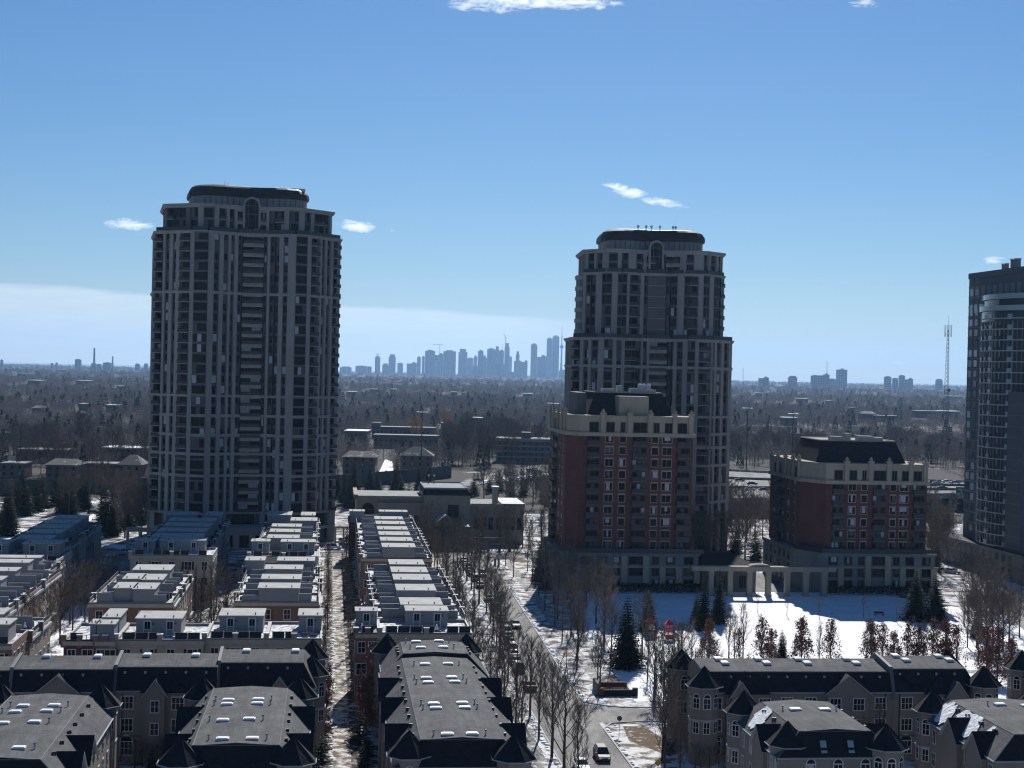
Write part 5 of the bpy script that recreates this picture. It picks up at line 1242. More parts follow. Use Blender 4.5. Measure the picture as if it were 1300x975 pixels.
def far_woods(avoid_pts):
    src = bpy.data.collections.new('wood_sources')
    for i in range(7):
        o = bpy.data.objects.new(f'a_wood_tree_{i}', far_tree(900+i, (9,11,13,10,14,12,10)[i], (5.5,7,8.5,7.5,8,6.5,6)[i], (420,600,760,600,700,560,460)[i], twig_far).mesh('wood_tree')); src.objects.link(o)
    for i in range(1):
        o = bpy.data.objects.new(f'b_wood_conifer_{i}', far_tree(950+i, 14+i*3, 2.7+i*.5, 170, needle, 'c').mesh('wood_conifer')); src.objects.link(o)
    rnd = random.Random(77)
    groups = {'near': [], 'far': []}
    def ok(x, y):
        px = 650+x/y*FPX; py = HZ(px)+EYE*FPX/y
        for (x0, x1, y0, y1) in avoid_pts:
            if x0 < px < x1 and y0 < py < y1: return False
        return True
    # nested bands, thinning and growing in size with distance
    for y0, y1, sp, sc in ((705,1100,9.5,.85),(1100,1700,12.5,1.0),(1700,2600,17,1.15),(2600,4200,27,1.5),(4200,7000,46,1.9),(7000,14300,95,2.4)):
        y = y0
        while y < y1:
            xw = y*.36+40; x = -xw+rnd.uniform(0, sp)
            while x < xw:
                X, Y = x+rnd.uniform(-.5,.5)*sp, y+rnd.uniform(-.5,.5)*sp
                n = math.sin(X*.011+3)*math.sin(Y*.006+X*.003)+.5*math.sin(X*.031+Y*.012)
                if rnd.random() > .12+(.35 if n < -.55 else 0) and ok(X, Y): groups['near'].append((X, Y, -.3, sc))
                x += sp
            y += sp*(1.0 if y1 < 3000 else 1.25)
    pts = groups['near']
    me = bpy.data.meshes.new('woodland'); me.from_pydata([(p[0],p[1],p[2]) for p in pts], [], [])
    at = me.attributes.new('size', 'FLOAT', 'POINT'); at.data.foreach_set('value', [p[3]*rnd.uniform(.7,1.25) for p in pts])
    o = bpy.data.objects.new('woodland', me); COL.objects.link(o)
    tag(o, 'leafless grey-brown woods and garden trees filling the plain to the horizon', 'woods', kind='stuff')
    ng = bpy.data.node_groups.new('woodland_nodes', 'GeometryNodeTree')
    ng.interface.new_socket('Geometry', in_out='INPUT', socket_type='NodeSocketGeometry'); ng.interface.new_socket('Geometry', in_out='OUTPUT', socket_type='NodeSocketGeometry')
    N, L = ng.nodes, ng.links
    gi = N.new('NodeGroupInput'); go = N.new('NodeGroupOutput')
    ip = N.new('GeometryNodeInstanceOnPoints'); ci = N.new('GeometryNodeCollectionInfo'); ci.inputs['Collection'].default_value = src
    ci.inputs['Separate Children'].default_value = True; ci.inputs['Reset Children'].default_value = True
    ip.inputs['Pick Instance'].default_value = True
    ri = N.new('FunctionNodeRandomValue'); ri.data_type = 'INT'; ri.inputs[4].default_value = 0; ri.inputs[5].default_value = 14
    mn = N.new('ShaderNodeMath'); mn.operation = 'MINIMUM'; mn.inputs[1].default_value = 7
    md = N.new('ShaderNodeMath'); md.operation = 'MODULO'; md.inputs[1].default_value = 8
    rr = N.new('FunctionNodeRandomValue'); rr.data_type = 'FLOAT'; rr.inputs[2].default_value = 0; rr.inputs[3].default_value = 6.28
    cx = N.new('ShaderNodeCombineXYZ'); na = N.new('GeometryNodeInputNamedAttribute'); na.data_type = 'FLOAT'; na.inputs['Name'].default_value = 'size'
    L.new(gi.outputs[0], ip.inputs['Points']); L.new(ci.outputs[0], ip.inputs['Instance'])
    L.new(ri.outputs[2], md.inputs[0]); L.new(md.outputs[0], ip.inputs['Instance Index']); sv = N.new('ShaderNodeCombineXYZ'); zs = N.new('ShaderNodeMath'); zs.operation = 'POWER'; zs.inputs[1].default_value = .35
    L.new(rr.outputs[1], cx.inputs[2]); L.new(cx.outputs[0], ip.inputs['Rotation']); L.new(na.outputs[0], sv.inputs[0]); L.new(na.outputs[0], sv.inputs[1]); L.new(na.outputs[0], zs.inputs[0]); L.new(zs.outputs[0], sv.inputs[2]); L.new(sv.outputs[0], ip.inputs['Scale'])
    L.new(ip.outputs[0], go.inputs[0])
    md_ = o.modifiers.new('instances', 'NODES'); md_.node_group = ng
    print('woods', len(pts))
# ------------------------------------------------------------------ cars
PAINTS = {}
def paintm(name, c): 
    if name not in PAINTS: PAINTS[name] = mat('car_'+name.replace(' ', '_'), c, .55, .15)
    return PAINTS[name]
tyre = mat('tyre', (.02,.02,.02), .9); rim_m = mat('wheel_rim', (.35,.35,.36), .35, .5, metal=.7)
lamp_r = mat('tail_lamp', (.25,.01,.01), .3, .5); lamp_w = mat('head_lamp', (.7,.7,.7), .15, .6); plate_m = mat('number_plate', (.7,.7,.7), .6)
car_glass = mat('car_glass', (.02,.025,.03), .05, .6)
CARM = {}
def car(kind, pname, pcol, x, y, ang, label, group, z=0.02, detail=True):
    key = (kind, pname)
    if key not in CARM:
        pm = paintm(pname, pcol); suv = kind == 'suv'
        H = 1.7 if suv else 1.45; hw = .92; Lf, Lb = 2.35, -2.3
        parts = []
        m = MB()
        # body: stations along the length (x), lower width, shoulder, bonnet height
        st = [(Lb, .78, .55, .92), (Lb+.12, .88, .42, 1.0 if suv else .98), (Lb+.9, hw, .34, 1.02), (-.6, hw, .3, 1.0), (.7, hw, .3, .98), (1.35, hw, .34, .95), (2.1, .88, .4, .80), (Lf, .74, .5, .66)]
        rs = []
        for sx, w, zb, zt in st: rs.append([(sx,-w*.93,zb),(sx,-w,zb+.16),(sx,-w,zt-.14),(sx,-w*.86,zt),(sx,w*.86,zt),(sx,w,zt-.14),(sx,w,zb+.16),(sx,w*.93,zb)])
        m.rings(rs, pm); m.face(rs[0][::-1], pm)
        parts.append(('body', m))
        # cabin
        if suv: cb = [(-2.15,1.0),( -1.85,H-.05),(.35,H),(1.2,1.0)]
        else: cb = [(-1.75,.98),(-1.05,H),(.2,H),(1.15,.97)]
        m = MB(); b0, t0, t1, b1 = cb; wb, wt = .80, .62
        lo = [(b0[0],-wb,b0[1]-.02),(b1[0],-wb,b1[1]-.02),(b1[0],wb,b1[1]-.02),(b0[0],wb,b0[1]-.02)]; hi = [(t0[0],-wt,t0[1]-.05),(t1[0],-wt,t1[1]-.05),(t1[0],wt,t1[1]-.05),(t0[0],wt,t0[1]-.05)]
        m.rings([lo, hi], car_glass, cap=False); parts.append(('window_band', m))
        m = MB(); m.rings([[(x_,y_*1.02,z_) for x_,y_,z_ in hi], [(hi[0][0]+.1,-wt*.9,H),(hi[1][0]-.1,-wt*.9,H),(hi[2][0]-.1,wt*.9,H),(hi[3][0]+.1,wt*.9,H)]], pm)
        for p, q in zip(lo, hi): m.tube(p, q, .05, .045, 4, pm)
        for yy in (-1, 1):
            xm = (t0[0]+t1[0])/2-.1; m.tube((xm, yy*wb, .98), (xm, yy*wt, H-.06), .05, .04, 4, pm)
        parts.append(('car_roof', m))
        for sx in (-1.45, 1.42):
            for sy in (-.80, .80):
                m = MB(); m.tube((sx,sy-.11,.33), (sx,sy+.11,.33), .33, .33, 14, tyre, cap=True)
                m2 = MB(); o = .115 if sy > 0 else -.115; m2.tube((sx,sy+o*.9,.33), (sx,sy+o*1.1,.33), .2, .18, 10, rim_m, cap=True)
                parts.append(('wheel', m, ('rim', m2)))
        for sy in (-.6, .6):
            m = MB(); m.box(Lf-.14, Lf-.02+.03, sy-.17, sy+.17, .55, .68, lamp_w); parts.append(('headlight', m))
            m = MB(); m.box(Lb-.03, Lb+.1, sy-.14, sy+.16, .72, .92, lamp_r); parts.append(('taillight', m))
        for sy in (-1, 1):
            m = MB(); m.box(.85, 1.02, sy*.98-.08, sy*.98+.08, .98, 1.12, pm); parts.append(('mirror', m))
        m = MB(); m.box(Lb-.035, Lb+.02, -.22, .22, .58, .72, plate_m); parts.append(('licence_plate', m))
        m = MB(); m.box(Lf-.08, Lf+.05, -.5, .5, .36, .52, darkmetal); m.box(Lb-.06, Lb+.1, -.7, .7, .36, .5, darkmetal); parts.append(('bumper', m))
        root = []
        for p in parts: root.append((p[0], p[1].mesh(p[0]), (p[2][0], p[2][1].mesh(p[2][0])) if len(p) > 2 else None))
        CARM[key] = root
    e = bpy.data.objects.new('suv' if kind == 'suv' else 'parked_car' if group and 'parked' in group else 'car', None); COL.objects.link(e)
    e.location = (x, y, z); e.rotation_euler = (0, 0, ang); tag(e, label, 'car', group)
    for nm, me, sub in CARM[key]:
        if not detail and nm in ('licence_plate','mirror','bumper','wheel_rim'): continue
        o = bpy.data.objects.new(nm, me); COL.objects.link(o); o.parent = e
        if sub and detail: s = bpy.data.objects.new(sub[0], sub[1]); COL.objects.link(s); s.parent = o
    return e
SILVER, BLACK, WHITE, GREY, RED, BLUE = ('silver',(.38,.39,.41)), ('black',(.012,.012,.015)), ('white',(.75,.75,.75)), ('dark grey',(.06,.065,.07)), ('dark red',(.12,.015,.015)), ('dark blue',(.02,.035,.08))
def cars():
    up = GA+math.pi/2; dn = GA-math.pi/2
    def C(kind, p, a, b, ang, lab, g, **k): x, y = W(a, b); car(kind, *p, x, y, ang, lab, g, **k)
    C('suv', GREY, 36.9, 203.8, dn, 'dark grey car driving towards the camera at the bottom of the road', None)
    C('sedan', WHITE, 33.2, 198.2, dn, 'white parked car at the bottom edge beside the driving car', 'parked cars on the left of the road')
    g = 'parked cars on the left of the road'
    P = [RED, SILVER, BLACK, WHITE, SILVER, SILVER, GREY, WHITE, BLUE, SILVER, BLACK, WHITE, GREY, SILVER, BLACK, GREY, SILVER, BLUE]
    bs = [249, 264.5, 270.5, 277, 283.2, 289.5, 296, 302, 309, 318, 332, 345, 366, 378, 387, 393.5, 400, 406.5, 413]
    xs = [33.4]*3+[32.6, 32.6, 32.7, 32.9, 33.2, 33.5, 34, 34.6]+[35.0]*8
    for i, b in enumerate(bs):
        p = P[i % len(P)]
        a = 32.9 if b < 268 else min(35.7, 32.9+(b-268)*.062)
        C('suv' if i % 3 == 1 else 'sedan', p, a, b, up, f'{p[0]} car parked on the left of the road, {ORD[i]} from the front', g)
    C('sedan', BLACK, 37.6, 309, dn, 'black car driving down the middle of the road beside the parked ones', None)
    C('suv', SILVER, 38.3, 386, dn, 'silver car driving down the road near the cross street', None)
    x, y = G(423, 697); car('suv', *WHITE, x, y, GA+.05, 'white car standing across the far end of the snowy lane', None)
    x, y = G(163, 704); car('suv', *SILVER, x, y, GA+.1, 'pale van-like car at the end of the shaded driveway at the left', None)
    x, y = G(1209, 728); car('sedan', *SILVER, x, y, -.9, 'silver car on the avenue at the right', None)
    x, y = G(1205, 648); car('suv', *WHITE, x, y, .1, 'white car on the road below the motorway bridge', None)
    x, y = G(674, 599); car('suv', *WHITE, x, y, .5, 'white car coming down the curved ramp', None)
    x, y = G(607, 611); car('sedan', *BLACK, x, y, .15, 'black car on the lower ramp road beyond the clubhouse', None)
    z = 6.05
    hw = [(939,611,BLACK,'black car on the motorway, leftmost beside the middle tower'),(955,615.5,BLUE,'dark blue car on the motorway right of the middle tower'),(953,622.5,WHITE,'white car on the near motorway lane right of the middle tower'),(970,623,BLACK,'black car on the near motorway lane right behind the white one'),
          (1180,614,GREY,'dark grey car on the motorway bridge, leftmost of those by the glass tower'),(1190,615,SILVER,'silver car on the motorway bridge beside the dark grey one'),(1202,613,WHITE,'white car on the far lane of the motorway bridge'),(1197,621,BLACK,'black car on the near lane of the motorway bridge'),(1213,614,SILVER,'silver car on the motorway bridge, nearest the glass tower')]
    for px, py, p, l in hw:
        x, y = G(px, py, z); car('sedan', *p, x, y, GA*.2, l, 'cars on the motorway', z=z)
    for i, (px, py, p) in enumerate(((96,640,GREY),(108,637,SILVER),(131,627,BLACK),(139,628,WHITE),(147,627,SILVER),(118,652,BLUE),(103,648,WHITE),(84,646,SILVER))):
        x, y = G(px, py); car('sedan', *p, x, y, .1+.3*(i % 2), f'{p[0]} car in the snowy left car park, {ORD[i]} of the cars there', 'cars in the left car park', detail=False)

# ------------------------------------------------------------------ street furniture and smaller things
def small_things():
    def lamp(x, y, h, lab, z=0, g='globe lamps'):
        T = Thing('street_lamp', lab, 'street lamp', 0, 0, (x, y, 0), g)
        m = T.mb(); m.cone(0,0,0,.5,.16,8,darkmetal,r1=.09); m.tube((0,0,.4),(0,0,h),.06,.05,8,darkmetal); T.add('pole', m)
        m = T.mb(); 
        for z0, z1, r0, r1 in ((h,h+.12,.1,.22),(h+.12,h+.35,.22,.27),(h+.35,h+.58,.27,.16),(h+.58,h+.72,.16,.03)): m.cone(0,0,z0,z1,r0,10,lampglobe if z0 > h else darkmetal,r1=r1)
        T.add('lamp_globe', m)
    L = [(70,802,5.2,'globe lamp in the snow covered side lane at the left'),(85,772,5.2,'globe lamp by the tall brick side wall at the left'),(279,785,5,'globe lamp at the right corner of the overgrown shaded row'),(270,806,5,'globe lamp in the courtyard beside the short row'),(434,728,4.6,'farthest globe lamp of the snowy lane'),(436,752,4.6,'middle globe lamp of the snowy lane'),(437,790,4.6,'nearest globe lamp of the snowy lane'),
         (719,848,5.2,'globe lamp on the snowy verge right of the road, near the bend of the kerb'),(831,850,5.4,'globe lamp in front of the playground'),(584,728,4.6,'globe lamp at the far left side of the road'),(680,745,4.6,'globe lamp on the right verge near the cross street'),(455,706,4.8,'globe lamp before the left wing of the clubhouse'),(535,700,4.8,'globe lamp left of the clubhouse entrance'),(610,702,4.8,'globe lamp right of the clubhouse entrance')]
    for px, py, h, lab in L: x, y = G(px, py); lamp(x, y, h, lab)
    for px, lab in ((547,'left globe light on the clubhouse roof'),(554,'right globe light on the clubhouse roof')):
        x = XD(px, 478); lamp(x, 478, 2.2, lab, g='roof lights of the clubhouse'); COL.objects[-1]
        bpy.data.objects[[o.name for o in COL.objects if o.get('label') == lab][0]].location.z = 16.3
    # high masts and the lattice radio tower
    def mast(px, ybase, ytop, d, lab):
        x = XD(px, d); zt = ZD(px, ytop, d)
        T = Thing('light_mast', lab, 'light mast', 0, 0, (x, d, 0), 'high motorway light masts')
        m = T.mb(); m.tube((0,0,0),(0,0,zt),.35,.18,8,darkmetal); T.add('pole', m)
        m = T.mb()
        for i in range(10):
            a = i*math.pi/5; m.tube((0,0,zt-.3),(math.cos(a)*2.1,math.sin(a)*2.1,zt-.1),.05,.05,4,darkmetal); m.box(math.cos(a)*2.3-.5,math.cos(a)*2.3+.5,math.sin(a)*2.3-.5,math.sin(a)*2.3+.5,zt-.35,zt,metal)
        T.add('lamp_ring', m)
    mast(537, 600, 523, 700, 'high light mast behind the clubhouse'); mast(1008, 0, 525, 760, 'high light mast just left of the second brick roof'); mast(950, 0, 518, 820, 'high light mast beside the middle tower'); mast(703, 0, 512, 690, 'high light mast cut off by the left edge of the tall brick building')
    d = 900; x = XD(1202, d); zt = ZD(1202, 405, d)
    T = Thing('radio_tower', 'tall thin lattice radio tower left of the glass tower', 'radio tower', 0, 0, (x, d, 0))
    m = T.mb(); n = 34
    def rr(z): return 2.2*(1-z/zt)+.4
    cs = [(math.cos(a), math.sin(a)) for a in (0.4, 2.5, 4.6)]
    for i in range(n):
        z0, z1 = zt*.93*i/n, zt*.93*(i+1)/n
        for j in range(3):
            c, c2 = cs[j], cs[(j+1) % 3]
            m.tube((c[0]*rr(z0),c[1]*rr(z0),z0),(c[0]*rr(z1),c[1]*rr(z1),z1),.09,.09,4,darkmetal)
            m.tube((c[0]*rr(z0),c[1]*rr(z0),z0),(c2[0]*rr(z1),c2[1]*rr(z1),z1),.05,.05,3,darkmetal); m.tube((c2[0]*rr(z0),c2[1]*rr(z0),z0),(c[0]*rr(z1),c[1]*rr(z1),z1),.05,.05,3,darkmetal)
    T.add('lattice_mast', m)
    m = T.mb(); m.tube((0,0,zt*.93),(0,0,zt+2),.1,.06,4,darkmetal)
    for a in range(6):
        c, s = math.cos(a*1.05)*2.0, math.sin(a*1.05)*2.0; m.tube((c,s,zt*.88),(c,s,zt*.96),.14,.14,5,metal); m.tube((0,0,zt*.9),(c,s,zt*.9),.06,.06,3,darkmetal)
    T.add('antenna', m)
    m = T.mb(); m.tube((1.0,-1.2,zt*.53),(1.0,-1.8,zt*.53),.9,.7,10,darkmetal,cap=True); T.add('dish', m)
    m = T.mb(); m.cone(-9,0,0,zt*.66,.25,5,darkmetal,r1=.1); T.add('side_pole', m) if False else None
    # colonnade between the brick buildings
    T = Thing('colonnade', 'long pale stone colonnade with square columns joining the two brick buildings', 'colonnade', 103, 354.5)
    for i, a in enumerate((89.3, 93.9, 98.6, 103.2, 107.8, 112.4, 116.8)):
        m = T.mb(); m.box(a-.6, a+.6, 354, 355.2, 0, 5.9, stone_w); m.box(a-.72, a+.72, 353.9, 355.3, 0, .5, stone_w); m.box(a-.72, a+.72, 353.9, 355.3, 5.5, 5.9, stone_w); T.add('column', m)
    m = T.mb(); m.box(84.6, 119.5, 353.8, 355.4, 5.92, 6.75, stone_w); m.box(84.4, 119.7, 353.5, 355.7, 6.75, 7.05, stone_w); T.add('beam', m)
    m = T.mb(); n = 10; cx, r, zc = 100.9, 2.5, 6.2
    pts = [(cx-r*math.cos(math.pi*i/n), zc+r*.2*math.sin(math.pi*i/n)+.6) for i in range(n+1)]
    for i in range(n): 
        (x0,z0),(x1,z1) = pts[i], pts[i+1]; m.add([(x0,353.6,z0),(x1,353.6,z1),(x1,355.6,z1),(x0,355.6,z0),(x0,353.6,z0+.35),(x1,353.6,z1+.35),(x1,355.6,z1+.35),(x0,355.6,z0+.35)], [(0,1,2,3),(0,4,5,1),(3,2,6,7),(4,7,6,5)], stone_w)
    m.face([(x_,354,z_) for x_, z_ in pts], stone_w); T.add('curved_pediment', m)
    # entrance pavilion with the dark hipped roof
    T = Thing('entrance_pavilion', 'low building with a dark hipped roof between the brick buildings, behind the colonnade', 'building', 94, 366)
    m = T.mb(); m.box(88.6, 102, 361, 378, 0, 5.4, stone_d); T.add('wall', m)
    m = T.mb(); m.rings([[(87.6,359.5,5.4),(103.2,359.5,5.4),(103.2,379,5.4),(87.6,379,5.4)], [(91,368,8.6),(98,368,8.6),(98,372,8.6),(91,372,8.6)]], slate_shade); T.add('roof', m)
    for i in range(3): window(T, (88.6,361,1,0), 1.2+i*4, 1, 2.4, 3, stone_d, 0, .9, (1,0))
    T.flush()
    # stone pavilion right of centre under the columns
    # playground
    def play(px, py, lab, roofc, tall):
        x, y = G(px, py); T = Thing('play_tower', lab, 'playground tower', 0, 0, (x, y, GA), 'playground towers')
        red = MATS.get('play_red') or mat('play_red', (.45,.03,.03), .5, .4); beige = MATS.get('play_beige') or mat('play_beige', (.45,.40,.30), .6); blue = MATS.get('play_blue') or mat('play_blue', (.03,.08,.25), .5)
        for sx in (-.8,.8):
            for sy in (-.8,.8):
                m = T.mb(); m.tube((sx,sy,0),(sx,sy,tall),.07,.07,6,darkmetal if roofc != 'red' else red); T.add('post', m)
        m = T.mb(); m.box(-.85,.85,-.85,.85,1.35,1.45,darkmetal); T.add('deck', m)
        m = T.mb(); m.cone(0,0,tall-.1,tall+.95,1.35,4,red,ph=math.pi/4); T.add('tower_roof', m)
        m = T.mb(); pm = red if roofc == 'red' else beige
        m.box(-.8,.8,-.88,-.83,1.5,2.3,pm); m.box(-.8,.8,.83,.88,1.5,2.3,pm); m.box(-.75,.75,-.95,-.9,.15,1.1,pm); T.add('panel', m)
        m = T.mb()
        for i in range(8):
            t0, t1 = i/8, (i+1)/8; m.add([(.85+2.4*t0,-.35,1.4*(1-t0)**1.2+.08),(.85+2.4*t1,-.35,1.4*(1-t1)**1.2+.08),(.85+2.4*t1,.35,1.4*(1-t1)**1.2+.08),(.85+2.4*t0,.35,1.4*(1-t0)**1.2+.08)], [(0,1,2,3)], red if roofc == 'red' else blue)
            for yy in (-.35,.35): m.tube((.85+2.4*t0,yy,1.4*(1-t0)**1.2+.2),(.85+2.4*t1,yy,1.4*(1-t1)**1.2+.2),.06,.06,4,red)
        T.add('slide', m)
        m = T.mb()
        for i in range(5): m.box(-1.25+i*.0-.0,-.85,-.3,.3,.22+i*.27,.27+i*.27,darkmetal)
        T.add('ladder', m)
    play(849, 812, 'red playground tower with a pointed red roof in the park snow', 'red', 3.1)
    play(825, 808, 'beige and dark red playground tower beside the spruces', 'beige', 3.0)
    x, y = G(866, 802); T = Thing('climbing_frame', 'low dark climbing frame right of the red playground tower', 'climbing frame', 0, 0, (x, y, GA))
    m = T.mb()
    for i in range(5): m.tube((-1.6+i*.8,-.6,0),(-1.6+i*.8,0,1.3+.3*math.sin(i)),.05,.05,5,darkmetal); m.tube((-1.6+i*.8,.6,0),(-1.6+i*.8,0,1.3+.3*math.sin(i)),.05,.05,5,darkmetal)
    T.add('hoop_frame', m); m = T.mb(); m.tube((-1.7,0,1.4),(1.7,0,1.4),.06,.06,5,darkmetal); T.add('top_bar', m)
    # bench
    x, y = G(1116, 782); T = Thing('park_bench', 'dark bench standing alone in the shaded park snow', 'bench', 0, 0, (x, y, GA))
    m = T.mb(); m.box(-1.1,1.1,-.25,.25,.42,.48,darkmetal); T.add('seat', m); m = T.mb(); m.box(-1.1,1.1,.22,.28,.55,.95,darkmetal); T.add('backrest', m)
    for sx in (-.9,.9): m = T.mb(); m.box(sx-.05,sx+.05,-.22,.25,0,.42,darkmetal); T.add('leg', m)
    # brick planter with a dark front and reddish shrub
    x, y = G(784, 884); T = Thing('brick_planter', 'raised brick planter with a dark low wall and brown stems beneath the biggest spruce', 'planter', 0, 0, (x, y, GA))
    m = T.mb(); m.box(-2.6,3.0,0,.5,0,1.0,slate_shade); m.box(-2.9,-2.3,-.1,.6,0,1.3,brick_r); m.box(2.5,3.3,-.1,.6,0,1.3,slate_shade); T.add('front_wall', m)
    m = T.mb(); m.box(-3.2,-2.7,.6,5.2,0,1.9,stone_d); m.box(-2.7,2.4,4.7,5.2,0,1.3,brick_r); T.add('back_wall', m)
    m = T.mb(); m.box(-2.6,2.4,.5,4.6,0,.7,brick_t, top=gr_mulch); T.add('bed', m)
    m = T.mb(); rnd = random.Random(4)
    for i in range(160): 
        c = Vector((rnd.uniform(-2.4,1.9), rnd.uniform(.7,4.4), .7)); m.tube(c, c+Vector((rnd.uniform(-.4,.4),rnd.uniform(-.4,.4),rnd.uniform(.4,1.0))), .025, .01, 3, oakleaf)
    T.add('brown_stems', m)
    x, y = G(763, 875); T = Thing('litter_bin', 'small dark litter bin on the path left of the brick planter', 'litter bin', 0, 0, (x, y, 0))
    m = T.mb(); m.cone(0,0,0,1.0,.3,10,darkmetal,r1=.34); T.add('bin_body', m); m = T.mb(); m.cone(0,0,1.0,1.2,.37,10,fence_b,r1=.15); T.add('lid', m)
    # signs
    def sign(px, py, h, kind, lab, ang=0):
        x, y = G(px, py); T = Thing('road_sign', lab, 'road sign', 0, 0, (x, y, ang))
        m = T.mb(); m.tube((0,0,0),(0,0,h+.3),.04,.04,6,metal); T.add('post', m)
        m = T.mb()
        if kind == 'oct':
            pts = [(.38*math.cos(math.pi/8+i*math.pi/4), .38*math.sin(math.pi/8+i*math.pi/4)) for i in range(8)]
            m.add([(a,-.06,h+b) for a, b in pts]+[(a,-.03,h+b) for a, b in pts], [tuple(range(8)), tuple(range(15,7,-1))]+[(i,(i+1)%8,8+(i+1)%8,8+i) for i in range(8)], darkmetal)
        else:
            ym = mat('sign_yellow', (.50,.34,.02), .6)
            pts = [(.48,0),(0,.48),(-.48,0),(0,-.48)]
            m.add([(a,-.06,h+b) for a, b in pts]+[(a,-.03,h+b) for a, b in pts], [(0,1,2,3),(7,6,5,4)]+[(i,(i+1)%4,4+(i+1)%4,4+i) for i in range(4)], ym)
        T.add('sign_plate', m)
    sign(786, 934, 2.5, 'oct', 'dark backed octagonal road sign at the corner of the side street')
    sign(835, 984, 1.6, 'dia', 'yellow diamond road sign at the bottom edge right of the road')
    for px, lab in ((628.5,'left one of two slim brown posts at the far corner of the road'),(633,'right one of two slim brown posts at the far corner of the road')):
        x, y = G(px, 718); T = Thing('brown_post', lab, 'post', 0, 0, (x, y, GA), 'brown posts at the corner')
        m = T.mb(); m.box(-.28,.28,-.28,.28,0,1.75,brick_t); T.add('shaft', m); m = T.mb(); m.box(-.34,.34,-.34,.34,1.75,1.9,gr_mulch); T.add('cap', m)
    # green gantry sign by the motorway
    x, y = G(1214, 627, 6); x2 = x; gm = mat('sign_green', (.01,.16,.09), .5)
    T = Thing('motorway_sign', 'green motorway sign with a white arrow beside the glass tower', 'road sign', 0, 0, (x2, y-6, 0))
    m = T.mb(); m.box(-1.9,1.9,-.1,0,6.4,9.2,gm); m.box(-2,2,-.02,.05,6.3,9.3,trim); T.add('sign_plate', m)
    m = T.mb(); m.box(-.9,.3,-.14,-.11,8.2,8.5,trim); m.box(.2,.5,-.14,-.11,7.3,8.5,trim); m.face([(-.1,-.14,7.4),(.8,-.14,7.4),(.35,-.14,6.8)], trim); T.add('arrow', m)
    m = T.mb(); m.tube((-1.5,.1,0),(-1.5,.1,9),.12,.12,6,metal); m.tube((1.5,.1,0),(1.5,.1,9),.12,.12,6,metal); T.add('post', m)

